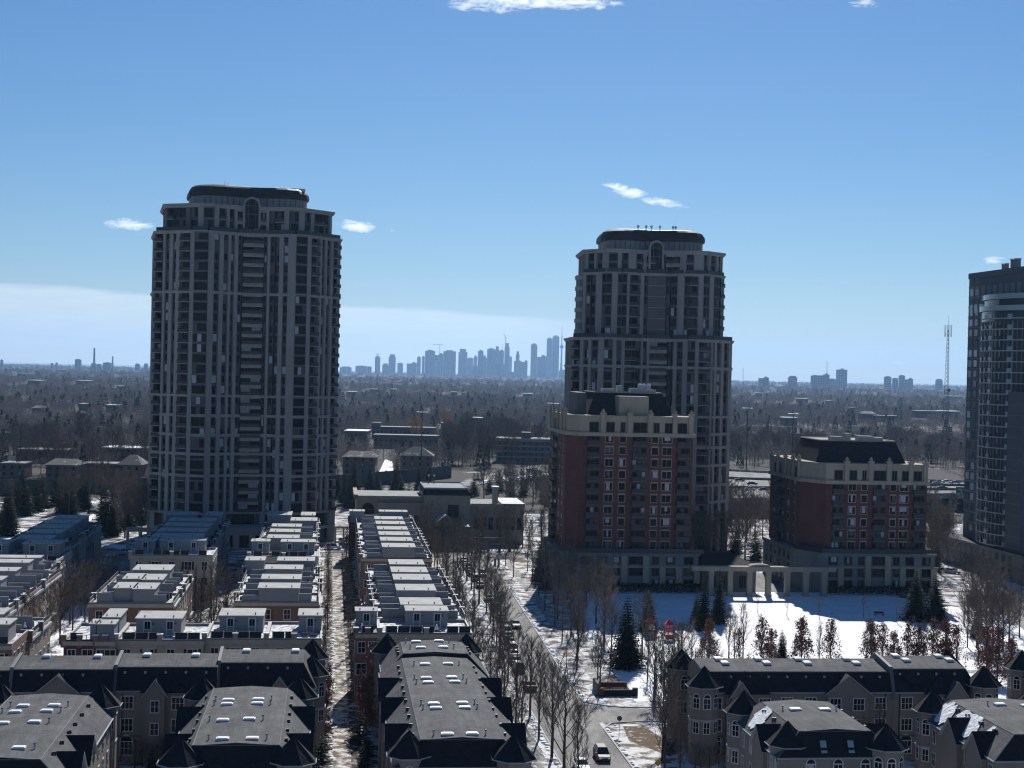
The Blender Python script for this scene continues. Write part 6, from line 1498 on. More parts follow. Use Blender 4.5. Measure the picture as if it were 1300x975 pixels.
def clubhouse():
    # stone recreation building behind the far townhouses
    def lo(x, d): return XD(x, d)
    T = Thing('clubhouse', 'wide stone clubhouse with a dark flat-topped central roof, beyond the end of the road', 'building', 33, 470)
    y0 = 462
    def A(px, b=y0): # grid a for a photo column at row b
        a = 0
        for _ in range(30):
            X, Y = W(a, b); a += (XD(px, Y)-X)
        return a
    m = T.mb(); m.box(A(456), A(541), y0, y0+26, 0, 13.2, stone_w, top=flat_r2); w1 = T.add('left_wing', m)
    m = T.mb(); m.box(A(455)-.6, A(541), y0-.6, y0, 12.6, 13.7, stone_w); m.box(A(455)-.6, A(455)+.6, y0-.6, y0+26, 12.6, 14.0, stone_w); m.box(A(482), A(541), y0-2.6, y0-.6, 11.0, 11.8, stone_w); T.add('cornice', m, w1)
    m = T.mb(); m.box(A(482), A(541), y0-2.4, y0, 0, 11.0, stone_w, top=flat_r2); T.add('front_bay', m, w1)
    m = T.mb(); m.box(A(541)+.02, A(599), y0-4, y0+22, 0, 14.4, stone_w, top=flat_r2); c = T.add('central_block', m)
    m = T.mb(); a0, a1 = A(538), A(600); m.rings([[(a0,y0-4.6,14.4),(a1,y0-4.6,14.4),(a1,y0+22,14.4),(a0,y0+22,14.4)],[(a0+1,y0-3.4,16.2),(a1-1,y0-3.4,16.2),(a1-1,y0+21,16.2),(a0+1,y0+21,16.2)]], slate_shade, top=flat_r2)
    p = [(a0+1,y0-3.4,16.3),(a1-1,y0-3.4,16.3),(a1-1,y0+21,16.3),(a0+1,y0+21,16.3)]
    for i in range(4): m.tube(p[i], p[(i+1)%4], .3, .3, 4, trim_g)
    T.add('central_roof', m, c)
    m = T.mb(); m.box(A(599)+.02, A(668), y0-1, y0+22, 0, 11.2, stone_w, top=flat_r2); w2 = T.add('right_wing', m)
    m = T.mb(); m.box(A(599)+.3, A(669), y0-1.7, y0-1, 10.6, 11.8, stone_w); m.box(A(640), A(669), y0-1.7, y0+20, 11.2, 11.9, trim_g); T.add('cornice', m, w2)
    m = T.mb(); m.box(A(631), A(637), y0+3, y0+7, 11.2, 16, stone_w); m.box(A(631)-.3, A(637)+.3, y0+2.7, y0+7.3, 16, 16.6, trim_g); T.add('chimney', m, w2)
    for px in (463,): window(T, (0, y0, 1, 0), A(px), 5, 3.6, 4.6, stone_d, 0, .95, (2,2), arch=True)
    for px in (486,496,506,518,530): window(T, (0, y0-2.4, 1, 0), A(px), 4.5, 1.6, 3.6, stone_d, 0, .95, (1,1))
    for px in (571,578): window(T, (0, y0-4, 1, 0), A(px), 7.5, 1.5, 4, stone_d, 0, .95, (1,1))
    for px in (606,615,624,633,642,651,660): window(T, (0, y0-1, 1, 0), A(px), 4, 1.4, 3.6, stone_d, 0, .95, (1,1))
    # entrance porch with the small snow-edged pediment
    b = 446; a0, a1 = A(551, b), A(601, b)
    m = T.mb(); m.box(a0, a1, b, y0-4, 5.6, 6.3, stone_d, top=snow_t); T.add('porch_roof', m)
    m = T.mb(); ac = A(570, b); m.face([(ac-4,b-.1,6.35),(ac+4,b-.1,6.35),(ac,b-.1,9.3)], stone_w)
    for s in (-1,1):
        m.face([(ac+s*4.4,b-.3,6.3),(ac,b-.3,9.6),(ac,b+7,9.6),(ac+s*4.4,b+7,6.3)], snow_t); m.tube((ac+s*4.4,b-.3,6.3),(ac,b-.3,9.6),.12,.12,4,trim)
    T.add('pediment', m)
    for px in (552,562,578,599): m = T.mb(); a = A(px, b); m.box(a-.4,a+.4,b,b+.8,0,5.6,stone_d); T.add('porch_column', m)
    T.flush()
    T = Thing('garden_wall', 'long low dark stone wall with openings before the clubhouse', 'wall', 30, 440)
    m = T.mb(); m.box(A(500,441), A(645,441), 440, 440.6, 3.1, 3.9, stone_d)
    T.add('wall_beam', m)
    for i in range(12): m = T.mb(); a = A(500,441)+i*3.1; m.box(a, a+.7, 439.9, 440.7, 0, 3.1, stone_d); T.add('wall_pier', m)
    T = Thing('garden_wall', 'pale beamed garden wall left of the far townhouse row, below the left tower', 'wall', 0, 446)
    m = T.mb(); m.box(A(428,446), A(462,446), 446, 446.6, 5.4, 6.0, stone_w); m.box(A(428,446), A(462,446), 446, 446.6, 1.2, 1.7, stone_w); T.add('wall_beam', m)
    for i in range(4): m = T.mb(); a = A(429,446)+i*2.3; m.box(a, a+.5, 445.9, 446.7, 0, 5.4, stone_w); T.add('wall_pier', m)
    T = Thing('gate_wall', 'dark arched wall closing the shaded driveway at the left', 'wall', -50, 432)
    m = T.mb(); m.box(-56, -42, 433, 434, 5.2, 6.4, stone_w); T.add('wall_beam', m)
    for i in range(5): m = T.mb(); a = -56+i*3.35; m.box(a, a+.7, 432.9, 434.1, 0, 5.2, stone_w); T.add('wall_pier', m)

def motorway():
    z = 6.0
    near = [G(722, 640, z), G(925, 636, z), G(1166, 629.5, z)]; far = [G(722, 603, z), G(925, 598, z), G(1166, 611, z)]
    b = MB(); b.prism(near+far[::-1], -.2, z, asph_s); struct('motorway', b)
    T = Thing('motorway_bridge', 'concrete motorway bridge with a dark opening below, left of the glass tower', 'bridge', 0, 0, (0, 0, 0))
    n1, f1, n2, f2 = near[-1], far[-1], G(1330, 628, z), G(1330, 615, z)
    m = T.mb(); m.prism([n1, n2, f2, f1], z-1.3, z, asph_s); T.add('deck', m)
    m = T.mb(); m.prism([(n1[0]-.01, n1[1]-.5), (n2[0], n2[1]-.5), n2, n1], z-1.2, z+1.0, walk); T.add('parapet', m)
    for t in (.3, .62):
        m = T.mb(); x = n1[0]+(n2[0]-n1[0])*t; y = n1[1]+(n2[1]-n1[1])*t
        for k in range(6): m.box(x-.6, x+.6, y+3+k*9, y+4.2+k*9, -.3, z-1.3, stone_d)
        T.add('pier', m)
    for i, (f, lab) in enumerate(((0, 'concrete barrier along the near edge of the motorway'), (.36, 'concrete barrier between the near and middle motorway lanes'), (.68, 'concrete barrier between the middle and far motorway lanes'), (1, 'concrete barrier along the far edge of the motorway'))):
        T = Thing('road_barrier', lab, 'barrier', 0, 0, (0, 0, 0), 'motorway barriers')
        m = T.mb(); P = [(n[0]+(q[0]-n[0])*f, n[1]+(q[1]-n[1])*f) for n, q in zip(near+[n2], far+[f2])]
        for p, q in zip(P, P[1:]):
            m.add([(p[0],p[1]-.25,z+.004),(q[0],q[1]-.25,z+.004),(q[0],q[1]+.25,z+.004),(p[0],p[1]+.25,z+.004),(p[0],p[1]-.12,z+1.0),(q[0],q[1]-.12,z+1.0),(q[0],q[1]+.12,z+1.0),(p[0],p[1]+.12,z+1.0)], [(0,1,5,4),(1,2,6,5),(2,3,7,6),(3,0,4,7),(4,5,6,7)], stone_d if i in (1,2) else walk)
        T.add('barrier_wall', m)
    sheet('ramp', gpx([(425,624),(560,615),(640,605),(700,600),(700,606),(640,611),(560,621),(425,631)]), .02, asph_s)
    sheet('ramp', gpx([(588,610),(630,600),(662,593),(700,588.5),(705,598),(672,603),(640,606),(600,612)]), .03, asph_s)
    sheet('snow_strip', gpx([(600,612),(640,606),(700,600),(700,603),(640,608)]), .036, snow)
    sheet('snow_strip', gpx([(478,606),(500,603),(498,586),(489,583)]), .03, snow)
    sheet('car_park', gpx([(60,690),(60,636),(170,628),(178,650),(120,690)]), .03, asph_s)
    sheet('snow_field', gpx([(0,690),(0,676),(40,672),(95,660),(70,690)]), .034, snow)
    sheet('snow_strip', gpx([(80,668),(150,640),(152,644),(100,668)]), .036, snow); sheet('snow_strip', gpx([(92,640),(150,632),(152,634),(92,644)]), .036, snow)
    # upper road and snowy bank further back at the right
    sheet('ramp', [G(x, y) for x, y in ((940,548),(1060,550),(1180,559),(1230,561),(1230,562.2),(1180,560.6),(1060,551.8),(940,549.8))], .5, walk)
    sheet('ramp', [G(x, y) for x, y in ((925,539.5),(1010,541.5),(1010,542.5),(925,540.7))], .5, walk)
    sheet('snow_field', [G(x, y) for x, y in ((1090,548),(1130,543),(1180,542),(1218,546),(1226,557),(1150,556),(1100,552))], .4, gr_mixed)
    wm = mat('noise_wall_green', (.075,.095,.095), .9, .15, var=.15, vscale=.3)
    P = [G(x, y) for x, y in ((-70,629),(195,624),(425,620),(500,613),(572,606))]
    for i, (p, q) in enumerate(zip(P, P[1:])):
        L = math.hypot(q[0]-p[0], q[1]-p[1]); an = math.atan2(q[1]-p[1], q[0]-p[0])
        T = Thing('noise_wall', ['long dark green noise wall across the left behind the evergreens','stretch of noise wall hidden mostly behind the left tower','dark green noise wall just right of the left tower','end stretch of the green noise wall beyond the clubhouse'][i], 'wall', 0, 0, (p[0], p[1], an), 'noise walls')
        m = T.mb(); m.box(0, L, -.15, .15, -.3, 5.6, wm); T.add('wall_panel', m)
        n = int(L/6)
        for k in range(n+1): m = T.mb(); m.box(k*L/n-.25, k*L/n+.25, -.3, .3, -.3, 5.9, wm); T.add('wall_post', m)

def far_buildings():
    """low houses and blocks among the trees (px left, px right, ground row, height, depth, kind, label)"""
    D = [(435,476,603,9,14,'g','brown house with a steep pale gabled roof right of the left tower'),(508,548,601,9,13,'h','house with a snow spotted hipped roof behind the dark pines'),(150,178,608,6.5,14,'h','brown low house with a hipped roof behind the left wall, rightmost'),
      (58,98,608,6.5,13,'g','reddish low house behind the left wall with a long roof'),(100,146,606,6,12,'f','flat brown low house row behind the left wall'),(0,30,606,6,12,'f','white roofed low house at the left edge behind the wall'),
      (20,82,586,6,16,'f','long low flat roofed block behind the trees at the left'),(128,190,583,6,18,'s','long low building with a bright snow roof beside the left tower'),(0,22,562,6,15,'f','low block among trees at the left edge'),
      (437,466,560,7,26,'s','flat block with a snow patched roof right of the left tower'),(474,556,568,8,14,'f','long three storey apartment block in the middle distance, nearer one'),(482,552,556,8,14,'f','long apartment block in the middle distance, farther one'),(472,482,556,11,10,'f','small brown tower-like block between the low apartment blocks'),
      (630,700,586,13,20,'o','grey four storey office block with a white roof edge left of the tall brick building'),
      (1095,1112,533,8,26,'g','school with a grey gabled roof in the woods at the right'),(1112,1140,535,7,20,'f','low flat school wing in the woods at the right'),(1163,1192,530,9,30,'f','dark flat building in the woods near the radio tower'),(1193,1219,528,7,30,'s','low building with a pale roof near the radio tower'),
      (993,1012,541,9,16,'w','small pale building beyond the motorway'),(22,30,478,10,40,'s','distant white roof at the left'),(35,50,489,10,50,'s','wide distant white roof at the left'),(96,112,489,10,40,'s','second distant white roof left of the left tower'),
      (148,158,495,7,20,'s','tiny pale roof near the left tower'),(440,452,503,8,26,'s','pair of white roofs in the woods right of the left tower'),(470,480,499,8,20,'s','pale roof in the middle woods'),(495,503,499,8,20,'s','second pale roof in the middle woods'),(664,676,505,8,20,'s','white roof in the woods below the skyline'),(572,580,503,8,20,'s','small pale roof in the woods below the blue towers'),
      (1013,1026,511,8,24,'s','pale roof in the right woods'),(1050,1058,514,8,20,'s','small pale roof in the right woods beyond the motorway'),(1080,1086,523,7,14,'s','tiny bright roof beyond the second brick building'),(1204,1222,507,9,30,'s','pale long roof in the woods by the glass tower'),(960,968,503,8,20,'s','tiny pale roof in the woods right of the middle tower'),
      (40,56,527,7,16,'g','grey gabled house among trees at the left'),(100,112,521,7,14,'s','small snowy roof above the round tree at the left'),(134,150,523,7,14,'s','pale roof before the left tower among trees'),(600,612,540,7,14,'s','small pale roof in the middle woods below the willow'),(560,566,546,6,10,'w','small bright shed in the middle woods')]
    out = []
    bw = mat('house_brick', (.16,.12,.105), .9, .1, var=.2, vscale=.5); rs = mat('snowy_roof', (.16,.15,.14), .9, .1, var=.2, vscale=.25, col2=(.55,.56,.58), thr=.6, soft=.05)
    for (x0, x1, yg, h, dp, k, lab) in D:
        X0, Y0 = G(x0, yg); X1, _ = G(x1, yg); 
        sc = Y0/FPX; w = (x1-x0)*sc
        T = Thing('office_block' if k == 'o' else 'far_house', lab, 'building', 0, 0, (X0, Y0, 0), 'low buildings among the trees')
        m = T.mb(); wl = stone_d if k in 'ow' else bw
        roofm = {'f': flat_r2, 's': snow, 'g': shingle, 'h': rs, 'o': flat_r, 'w': snow}[k]
        m.box(0, w, 0, dp, -.3, h, wl, top=roofm); T.add('wall', m)
        m = T.mb()
        if k == 'g':
            m.face([(-.6,-.8,h-.2),(w+.6,-.8,h-.2),(w*.85,dp/2,h+w*.16),(w*.15,dp/2,h+w*.16)], rs); m.face([(-.6,dp+.6,h-.2),(w+.6,dp+.6,h-.2),(w*.85,dp/2,h+w*.16),(w*.15,dp/2,h+w*.16)], rs)
            m.face([(-.6,-.8,h-.2),(w*.15,dp/2,h+w*.16),(-.6,dp+.6,h-.2)], shingle); m.face([(w+.6,-.8,h-.2),(w*.85,dp/2,h+w*.16),(w+.6,dp+.6,h-.2)], shingle)
        elif k == 'h': m.rings([[(-.8,-.8,h-.1),(w+.8,-.8,h-.1),(w+.8,dp+.8,h-.1),(-.8,dp+.8,h-.1)],[(w*.35,dp*.5,h+4),(w*.65,dp*.5,h+4),(w*.65,dp*.52,h+4),(w*.35,dp*.52,h+4)]], rs)
        else: m.box(-.3, w+.3, -.3, dp+.3, h, h+.5, roofm if k != 'o' else trim, top=roofm)
        T.add('roof', m)
        if Y0 < 1500:
            fl = max(1, int(h/3)); n = max(2, int(w/3.2))
            for q in range(fl):
                for i in range(n): window(T, (0,0,1,0), w/n*(i+.5)-.6, 1+q*3.0, 1.2, 1.4, stone_d, 0, .85, (0,0))
            T.flush(60)
        if k == 'o':
            m = T.mb(); m.box(w*.45, w*.62, 2, 9, h+.5, h+4, stone_d, top=flat_r); T.add('roof_house', m)
            for q in range(4): m = T.mb(); m.box(-.1, w+.1, -.35, 0, 2.6+q*3.1, 3.3+q*3.1, stone_w); T.add('floor_band', m)
        out.append((x0-6, x1+4, yg-1.5 - h*0, yg+min(14, 9*1500/Y0 if Y0 > 0 else 9)))
    return out

# ------------------------------------------------------------------ the far skyline
def skyline():
    fm = []
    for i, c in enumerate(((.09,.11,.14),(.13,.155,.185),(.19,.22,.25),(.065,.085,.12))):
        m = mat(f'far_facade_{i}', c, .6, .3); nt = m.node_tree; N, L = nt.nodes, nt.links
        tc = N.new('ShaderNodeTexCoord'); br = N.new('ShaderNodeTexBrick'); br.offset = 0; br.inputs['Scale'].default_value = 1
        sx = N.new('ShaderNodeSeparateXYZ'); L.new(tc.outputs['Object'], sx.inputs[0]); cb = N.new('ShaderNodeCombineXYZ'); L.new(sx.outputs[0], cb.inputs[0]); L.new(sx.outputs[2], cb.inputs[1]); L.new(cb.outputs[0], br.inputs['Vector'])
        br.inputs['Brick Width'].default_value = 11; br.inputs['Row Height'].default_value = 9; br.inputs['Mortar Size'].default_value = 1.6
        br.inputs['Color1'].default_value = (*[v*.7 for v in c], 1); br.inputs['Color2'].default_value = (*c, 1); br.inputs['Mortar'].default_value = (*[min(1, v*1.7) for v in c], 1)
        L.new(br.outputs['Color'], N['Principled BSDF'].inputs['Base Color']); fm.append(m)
    def tower(x0, x1, yt, d, lab, style, grp):
        X0, X1 = XD(x0, d), XD(x1, d); w = X1-X0; H = ZD((x0+x1)/2, yt, d); cx = (X0+X1)/2
        T = Thing('skyscraper', lab, 'skyscraper', 0, 0, (cx, d, 0), grp)
        mm = fm[style % 4]; dp = max(18, min(60, w*.8)); hw = w/2
        if style in (0, 4): m = T.mb(); m.box(-hw, hw, 0, dp, -.3, H, mm); T.add('shaft', m); m = T.mb(); m.box(-hw*.55, hw*.5, dp*.2, dp*.7, H, H+min(9, H*.05), mm); T.add('roof_plant', m)
        elif style in (1, 5): m = T.mb(); m.box(-hw, hw, 0, dp, -.3, H*.88, mm); T.add('shaft', m); m = T.mb(); m.box(-hw*.7, hw*.7, dp*.1, dp*.9, H*.88, H, mm); T.add('crown', m)
        elif style in (2, 6): m = T.mb(); m.prism([(-hw,dp*.3),(-hw*.7,0),(hw*.7,0),(hw,dp*.3),(hw,dp),(-hw,dp)], -.3, H, mm); T.add('shaft', m); m = T.mb(); m.box(-hw*.3, hw*.3, dp*.3, dp*.6, H, H+6, mm); T.add('roof_plant', m)
        else: m = T.mb(); m.box(-hw, 0, 0, dp, -.3, H*.93, mm); m.box(0.02, hw, dp*.1, dp, -.3, H, mm); T.add('shaft', m); m = T.mb(); m.box(hw*.2, hw*.7, dp*.3, dp*.6, H, H+5, mm); T.add('roof_plant', m)
        return T, H, w
    g = 'pale blue towers of the far downtown skyline'
    S = [(5,65,283,1),(90,152,280,0),(155,178,284,0),(197,224,230,0),(238,270,266,1),(272,309,216,1),(320,350,265,2),(372,425,262,3),(428,448,232,0),(455,470,228,2),(472,525,197,0),(526,570,212,3),(572,640,199,0),(525,562,250,2),(655,703,186,1),(685,725,268,1),(704,738,237,2),(740,760,228,0),(735,776,282,0),(763,792,198,0),(776,812,222,1),(813,858,188,0),(780,910,270,3),(856,880,172,1),(880,905,196,0),(908,936,154,1),(915,950,228,2),(971,991,200,1),(962,1003,252,0),(1003,1036,252,3),(915,1015,313,1),(1053,1088,162,0),(1089,1134,222,3),(1130,1163,228,2),(1140,1170,130,0),(1171,1208,118,0),(1210,1250,300,1)]
    S = sorted(S, key=lambda s: s[0]+s[1])
    for i, (a, b, t, st) in enumerate(S):
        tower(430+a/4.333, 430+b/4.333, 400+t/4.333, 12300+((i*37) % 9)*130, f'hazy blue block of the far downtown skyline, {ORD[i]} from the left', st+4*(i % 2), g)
    # the tall needle tower
    d = 13600; X = XD(712, d); H = ZD(712, 414.5, d)
    T = Thing('needle_tower', 'very tall slender concrete tower with round pod, right end of the far skyline', 'tower', 0, 0, (X, d, 0))
    c = fm[1]; m = T.mb()
    zs = [(0,17),(H*.12,11),(H*.3,8),(H*.58,6.5)]
    for (z0,r0),(z1,r1) in zip(zs, zs[1:]): m.cone(0,0,z0,z1,r0,6,c,r1=r1)
    T.add('shaft', m)
    m = T.mb()
    for z0,z1,r0,r1 in ((.575,.59,8,17),(.59,.605,17,19),(.605,.625,19,14),(.625,.65,9,7)): m.cone(0,0,H*z0,H*z1,r0,16,c,r1=r1)
    T.add('pod', m)
    m = T.mb(); m.cone(0,0,H*.65,H*.79,4.5,8,c,r1=3.5); m.cone(0,0,H*.79,H*.81,6,10,c,r1=5); m.cone(0,0,H*.81,H,2.8,6,c,r1=1.4); T.add('mast', m)
    def crane(px, yb, yt, d, jib, lab):
        x = XD(px, d); z0 = ZD(px, yb, d); z1 = ZD(px, yt, d); T = Thing('tower_crane', lab, 'crane', 0, 0, (x, d, 0), 'far tower cranes')
        m = T.mb(); m.tube((0,0,0),(0,0,z1),2.2,2.0,4,metal); T.add('crane_mast', m)
        m = T.mb(); j0, j1, dz = jib
        m.tube((j0,0,z1-8-dz*.3),(j1,0,z1-8+dz),1.6,1.2,4,metal); m.tube((0,0,z1),(j1*.8,0,z1-8+dz*.8),.6,.6,3,metal); T.add('jib', m)
    crane(557.4, 447, 436.5, 12200, (-55,30,0), 'tower crane on the broad block in the left part of the far skyline')
    crane(640.5, 436, 427, 12300, (8,-22,30), 'luffing crane on top of the tall block right of the skyline centre')
    crane(478.5, 453, 448.5, 12250, (-18,22,0), 'small crane over the single block at the left of the skyline')
    # scattered far towers left and right
    gl = 'lone far blocks on the horizon'
    for i, (a, b, t, st, d) in enumerate(((0,2.5,457,0,9000),(94.5,101.5,456.5,0,9000),(115,121,461.5,0,9100),(122,128,462,1,9300),(130,140,460.5,0,9050),(171,176.5,461.5,1,9400),(182,187,461.5,1,9500),(64,66,461,0,9800),(70,72,460.5,0,9900))):
        tower(a, b, t, d, f'lone blue-grey block on the horizon at the left, {ORD[i]} listed from the edge', st, gl)
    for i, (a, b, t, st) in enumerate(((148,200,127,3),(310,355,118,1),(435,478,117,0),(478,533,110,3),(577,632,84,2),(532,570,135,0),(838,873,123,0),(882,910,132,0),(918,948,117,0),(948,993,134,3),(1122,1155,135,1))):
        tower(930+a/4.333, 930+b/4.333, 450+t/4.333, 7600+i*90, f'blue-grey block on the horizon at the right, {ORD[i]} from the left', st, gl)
    for px, yt, r, lab in ((119,442.5,5,'tall far chimney on the left horizon'),(142.5,453,4,'shorter far chimney on the left horizon'),(1049.3,459,1.4,'thin aerial on the blocks at the right horizon'),(943,468,1.2,'faint thin aerial just right of the middle tower'),(637,437,1.2,'thin spire beside the skyline crane')):
        d = 9000 if px != 637 else 12500; x = XD(px, d); H = ZD(px, yt, d); T = Thing('far_chimney' if r > 3 else 'aerial', lab, 'chimney' if r > 3 else 'aerial', 0, 0, (x, d, 0))
        m = T.mb(); m.cone(0,0,0,H,r*1.5,8,fm[0],r1=r); T.add('stack', m); m = T.mb(); m.cone(0,0,H,H+3,r*1.15,8,fm[3],r1=r*1.1); T.add('rim', m)

# ------------------------------------------------------------------ sky, sun, air, camera
SUN_EL, SUN_AZ = R_(35.5), R_(6)      # azimuth measured from +Y towards +X
def sky():
    w = bpy.data.worlds.new('World'); scene.world = w; w.use_nodes = True
    nt = w.node_tree; N, L = nt.nodes, nt.links; bg = N['Background']
    s = N.new('ShaderNodeTexSky'); s.sky_type = 'NISHITA'; s.sun_disc = False; s.sun_elevation = SUN_EL; s.sun_rotation = SUN_AZ
    s.altitude = 150; s.air_density = SKY['air']; s.dust_density = SKY['dust']; s.ozone_density = SKY['ozone']
    hs = N.new('ShaderNodeHueSaturation'); hs.inputs['Saturation'].default_value = SKY['sat']; hs.inputs['Value'].default_value = 1
    tn = N.new('ShaderNodeMix'); tn.data_type = 'RGBA'; tn.blend_type = 'MULTIPLY'; tn.inputs['Factor'].default_value = 1; tn.inputs['B'].default_value = (*SKY['tint'], 1)
    L.new(s.outputs[0], tn.inputs['A']); L.new(tn.outputs['Result'], hs.inputs['Color'])
    # clouds: wisps and a low veil, placed by direction
    tc = N.new('ShaderNodeTexCoord'); sp = N.new('ShaderNodeSeparateXYZ'); L.new(tc.outputs['Generated'], sp.inputs[0])
    def M(op, a, b=None, c=None, clamp=False):
        n = N.new('ShaderNodeMath'); n.operation = op; n.use_clamp = clamp
        for i, v in enumerate((a, b, c)):
            if v is None: continue
            if isinstance(v, (int, float)): n.inputs[i].default_value = v
            else: L.new(v, n.inputs[i])
        return n.outputs[0]
    yy = M('MAXIMUM', sp.outputs[1], .02)
    U = M('MULTIPLY', M('DIVIDE', sp.outputs[0], yy), FPX); V = M('MULTIPLY', M('DIVIDE', sp.outputs[2], yy), FPX)
    cb = N.new('ShaderNodeCombineXYZ'); L.new(U, cb.inputs[0]); L.new(V, cb.inputs[1])
    def noise(sx, sy, detail=7, rough=.62, dist=0.0, off=0):
        mp = N.new('ShaderNodeMapping'); mp.inputs['Scale'].default_value = (sx, sy, 1); mp.inputs['Location'].default_value = (off, off*.7, 0)
        L.new(cb.outputs[0], mp.inputs[0]); n = N.new('ShaderNodeTexNoise'); n.inputs['Scale'].default_value = 1; n.inputs['Detail'].default_value = detail; n.inputs['Roughness'].default_value = rough; n.inputs['Distortion'].default_value = dist
        L.new(mp.outputs[0], n.inputs['Vector']); return n.outputs['Fac']
    n1 = noise(.035, .1, 9, .7, .6, 3.3); 
    tot = None
    C = [(670,2,140,15,0,1.25),(600,10,60,9,-.05,1.0),(740,3,60,8,0,1.0),(160,285,40,10,-.03,1.15),(450,287,34,11,-.05,1.1),(494,291,9,4,0,.7),(790,243,38,10,-.22,1.3),(832,256,42,8,-.15,1.2),(908,268,9,5,0,.65),(948,297,20,3,0,.45),(1086,5,36,10,0,.7),(1255,331,22,6,.1,1.0),(716,264,6,3,0,.5),(1150,460,34,4,0,.6),(60,425,60,5,0,.35),(475,435,50,5,0,.35)]
    for (px, py, rx, ry, sl, amp) in C:
        u = (px-650); v = HZ(px)-py
        du = M('SUBTRACT', U, u); dv = M('SUBTRACT', M('SUBTRACT', V, v), M('MULTIPLY', du, sl))
        e = M('ADD', M('POWER', M('ABSOLUTE', M('DIVIDE', du, rx)), 2.0), M('POWER', M('ABSOLUTE', M('DIVIDE', dv, ry)), 2.0))
        k = M('MULTIPLY', M('SUBTRACT', 1.0, e, clamp=True), amp)
        tot = k if tot is None else M('MAXIMUM', tot, k)
    cl = M('MULTIPLY', M('SUBTRACT', M('ADD', tot, M('MULTIPLY', M('SUBTRACT', n1, .5), 3.4)), .5), 1.0, clamp=True)
    cl = M('MULTIPLY', cl, M('MULTIPLY', tot, 2.0, clamp=True), clamp=True)
    # the low veil at the left and centre
    n2 = noise(.004, .03, 6, .55, .3, 9); n3 = noise(.012, .16, 6, .6, .2, 1)
    top = M('ADD', M('MULTIPLY', M('ADD', U, 650), -.038), 97)
    ed = M('MULTIPLY', M('SUBTRACT', M('ADD', top, M('MULTIPLY', M('SUBTRACT', n2, .5), 26)), V), .16, clamp=True)
    fr = M('MULTIPLY', M('SUBTRACT', 150, U), .006, clamp=True)
    veil = M('MULTIPLY', M('MULTIPLY', ed, fr), M('ADD', .62, M('MULTIPLY', M('SUBTRACT', n3, .5), .5)), clamp=True)
    front = M('GREATER_THAN', sp.outputs[1], .05)
    cl = M('MULTIPLY', cl, front); veil = M('MULTIPLY', veil, front)
    # the haze near the horizon lightens it
    mx = N.new('ShaderNodeMix'); mx.data_type = 'RGBA'; L.new(veil, mx.inputs['Factor']); L.new(hs.outputs[0], mx.inputs['A']); mx.inputs['B'].default_value = (*SKY['veil'], 1)
    mx2 = N.new('ShaderNodeMix'); mx2.data_type = 'RGBA'; L.new(cl, mx2.inputs['Factor']); L.new(mx.outputs['Result'], mx2.inputs['A']); mx2.inputs['B'].default_value = (*SKY['cloud'], 1)
    L.new(mx2.outputs['Result'], bg.inputs['Color']); bg.inputs['Strength'].default_value = SKY['str']
    l = bpy.data.lights.new('sun', 'SUN'); l.energy = SKY['sun']; l.angle = R_(.53); l.color = (1, .965, .91)
    o = bpy.data.objects.new('sun', l); COL.objects.link(o)
    d = Vector((math.sin(SUN_AZ)*math.cos(SUN_EL), math.cos(SUN_AZ)*math.cos(SUN_EL), math.sin(SUN_EL)))
    o.rotation_euler = d.to_track_quat('Z', 'Y').to_euler(); o.location = (0, 0, 300)
SKY = dict(air=1.0, dust=.15, ozone=4.0, sat=1.12, tint=(.75,.865,1.01), str=.056, sun=5.0, veil=(12.3,13.3,13.4), cloud=(16,16.8,17.4), haze=3.6e-5, hcol=(.34,.58,.95), expo=0.3)
def haze():
    b = MB(); b.box(-17000, 17000, -300, 27500, -3, 560, fence_b)
    m = bpy.data.materials.new('haze'); m.use_nodes = True; nt = m.node_tree; nt.nodes.remove(nt.nodes['Principled BSDF'])
    v = nt.nodes.new('ShaderNodeVolumePrincipled'); v.inputs['Density'].default_value = SKY['haze']; v.inputs['Color'].default_value = (*SKY['hcol'], 1); v.inputs['Anisotropy'].default_value = .45
    nt.links.new(v.outputs[0], nt.nodes['Material Output'].inputs['Volume'])
    b.ms = [m]; o = b.build('haze'); tag(o, 'thin bluish haze lying over the whole view', 'haze', kind='stuff')
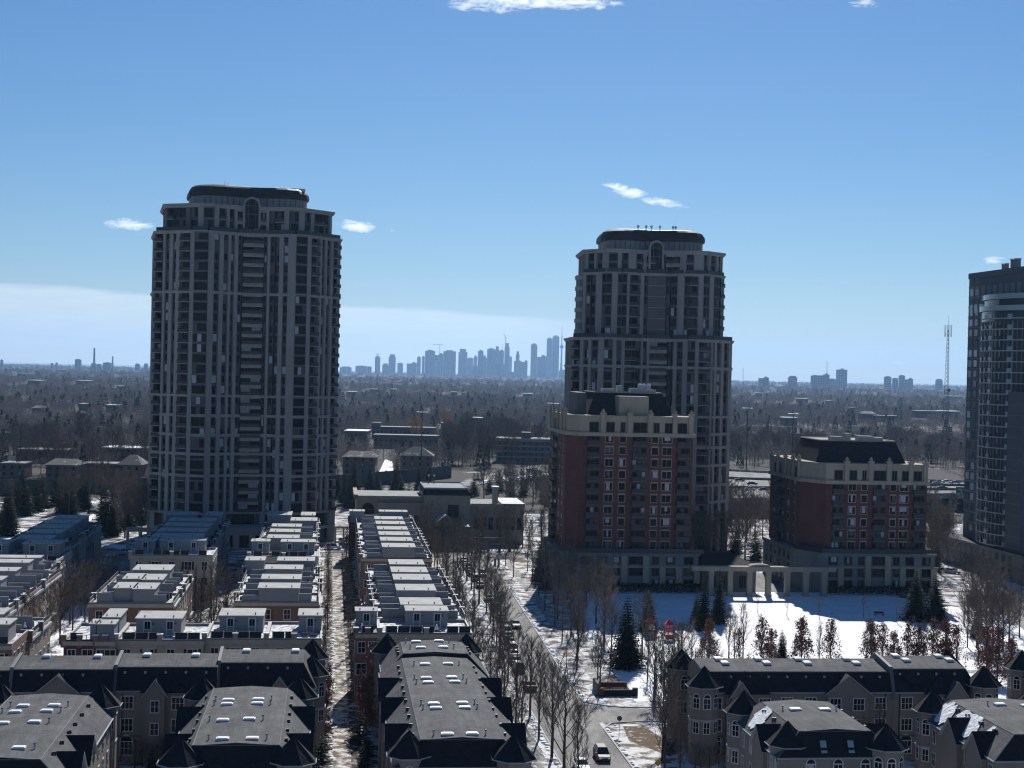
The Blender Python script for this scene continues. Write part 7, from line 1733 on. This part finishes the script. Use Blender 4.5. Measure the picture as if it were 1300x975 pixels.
def camera():
    c = bpy.data.cameras.new('camera'); o = bpy.data.objects.new('camera', c); COL.objects.link(o); scene.camera = o
    c.sensor_width = 36; c.lens = 36*FPX/1300; c.clip_start = 1; c.clip_end = 90000
    cr, sr = math.cos(ROLL), math.sin(ROLL); cp, sp = math.cos(PITCH), math.sin(PITCH)
    def w(X, Z, Y): return Vector((X, Y*cp+Z*sp, -Y*sp+Z*cp))
    r = w(cr, sr, 0); u = w(-sr, cr, 0); f = w(0, 0, 1)
    M = Matrix(((r.x,u.x,-f.x,0),(r.y,u.y,-f.y,0),(r.z,u.z,-f.z,EYE),(0,0,0,1)))
    o.matrix_world = M
def main():
    global BADL
    import time; t = time.time()
    def lap(s): print(s, round(time.time()-t, 1), len(COL.objects))
    ground(); lap('ground')
    condo_left(); condo_mid(); glass_tower(); lap('towers')
    brick_block(58.6, 363, 27.6, 32, (2.6,5), 8.7, 37.2, 41.5, 10, (60.8, 82.6, 368, 391, 47.3, 2.6), 'tall red brick apartment building with a stone top storey and dark mansard roof', 0, 1)
    brick_block(119.3, 362.5, 25.6, 34, (4.0,8), 9.2, 26.6, 31.0, 6, (117.6, 141.2, 366, 388, 36.6, 2.4), 'lower red brick apartment building with a broad plain dark mansard roof', 0, 2)
    lap('brick'); townhouses(); lap('townhouses'); mansards(); lap('mansards')
    clubhouse(); motorway(); av = far_buildings(); small_things(); cars(); lap('small'); trees(); lap('trees')
    av += [(540,720,598,618), (900,1230,594,645), (925,1235,546,550), (1000,1235,551,554.5), (1150,1235,556.5,559.5), (-100,200,606,700), (420,580,604,640), (476,502,583,608)]
    far_woods(av); skyline(); lap('far')
    sky(); haze(); camera()
    scene.view_settings.view_transform = 'Standard'; scene.view_settings.look = 'None'; scene.view_settings.exposure = SKY['expo']; scene.view_settings.gamma = 1
    scene.render.engine = 'CYCLES'; cy = scene.cycles
    cy.use_denoising = True; cy.filter_width = 1.2; cy.denoiser = 'OPENIMAGEDENOISE'; cy.denoising_input_passes = 'RGB_ALBEDO_NORMAL'
    cy.max_bounces = 5; cy.diffuse_bounces = 2; cy.glossy_bounces = 2; cy.volume_bounces = 0; cy.transparent_max_bounces = 4; cy.sample_clamp_indirect = 4
    scene.render.film_transparent = False
main()
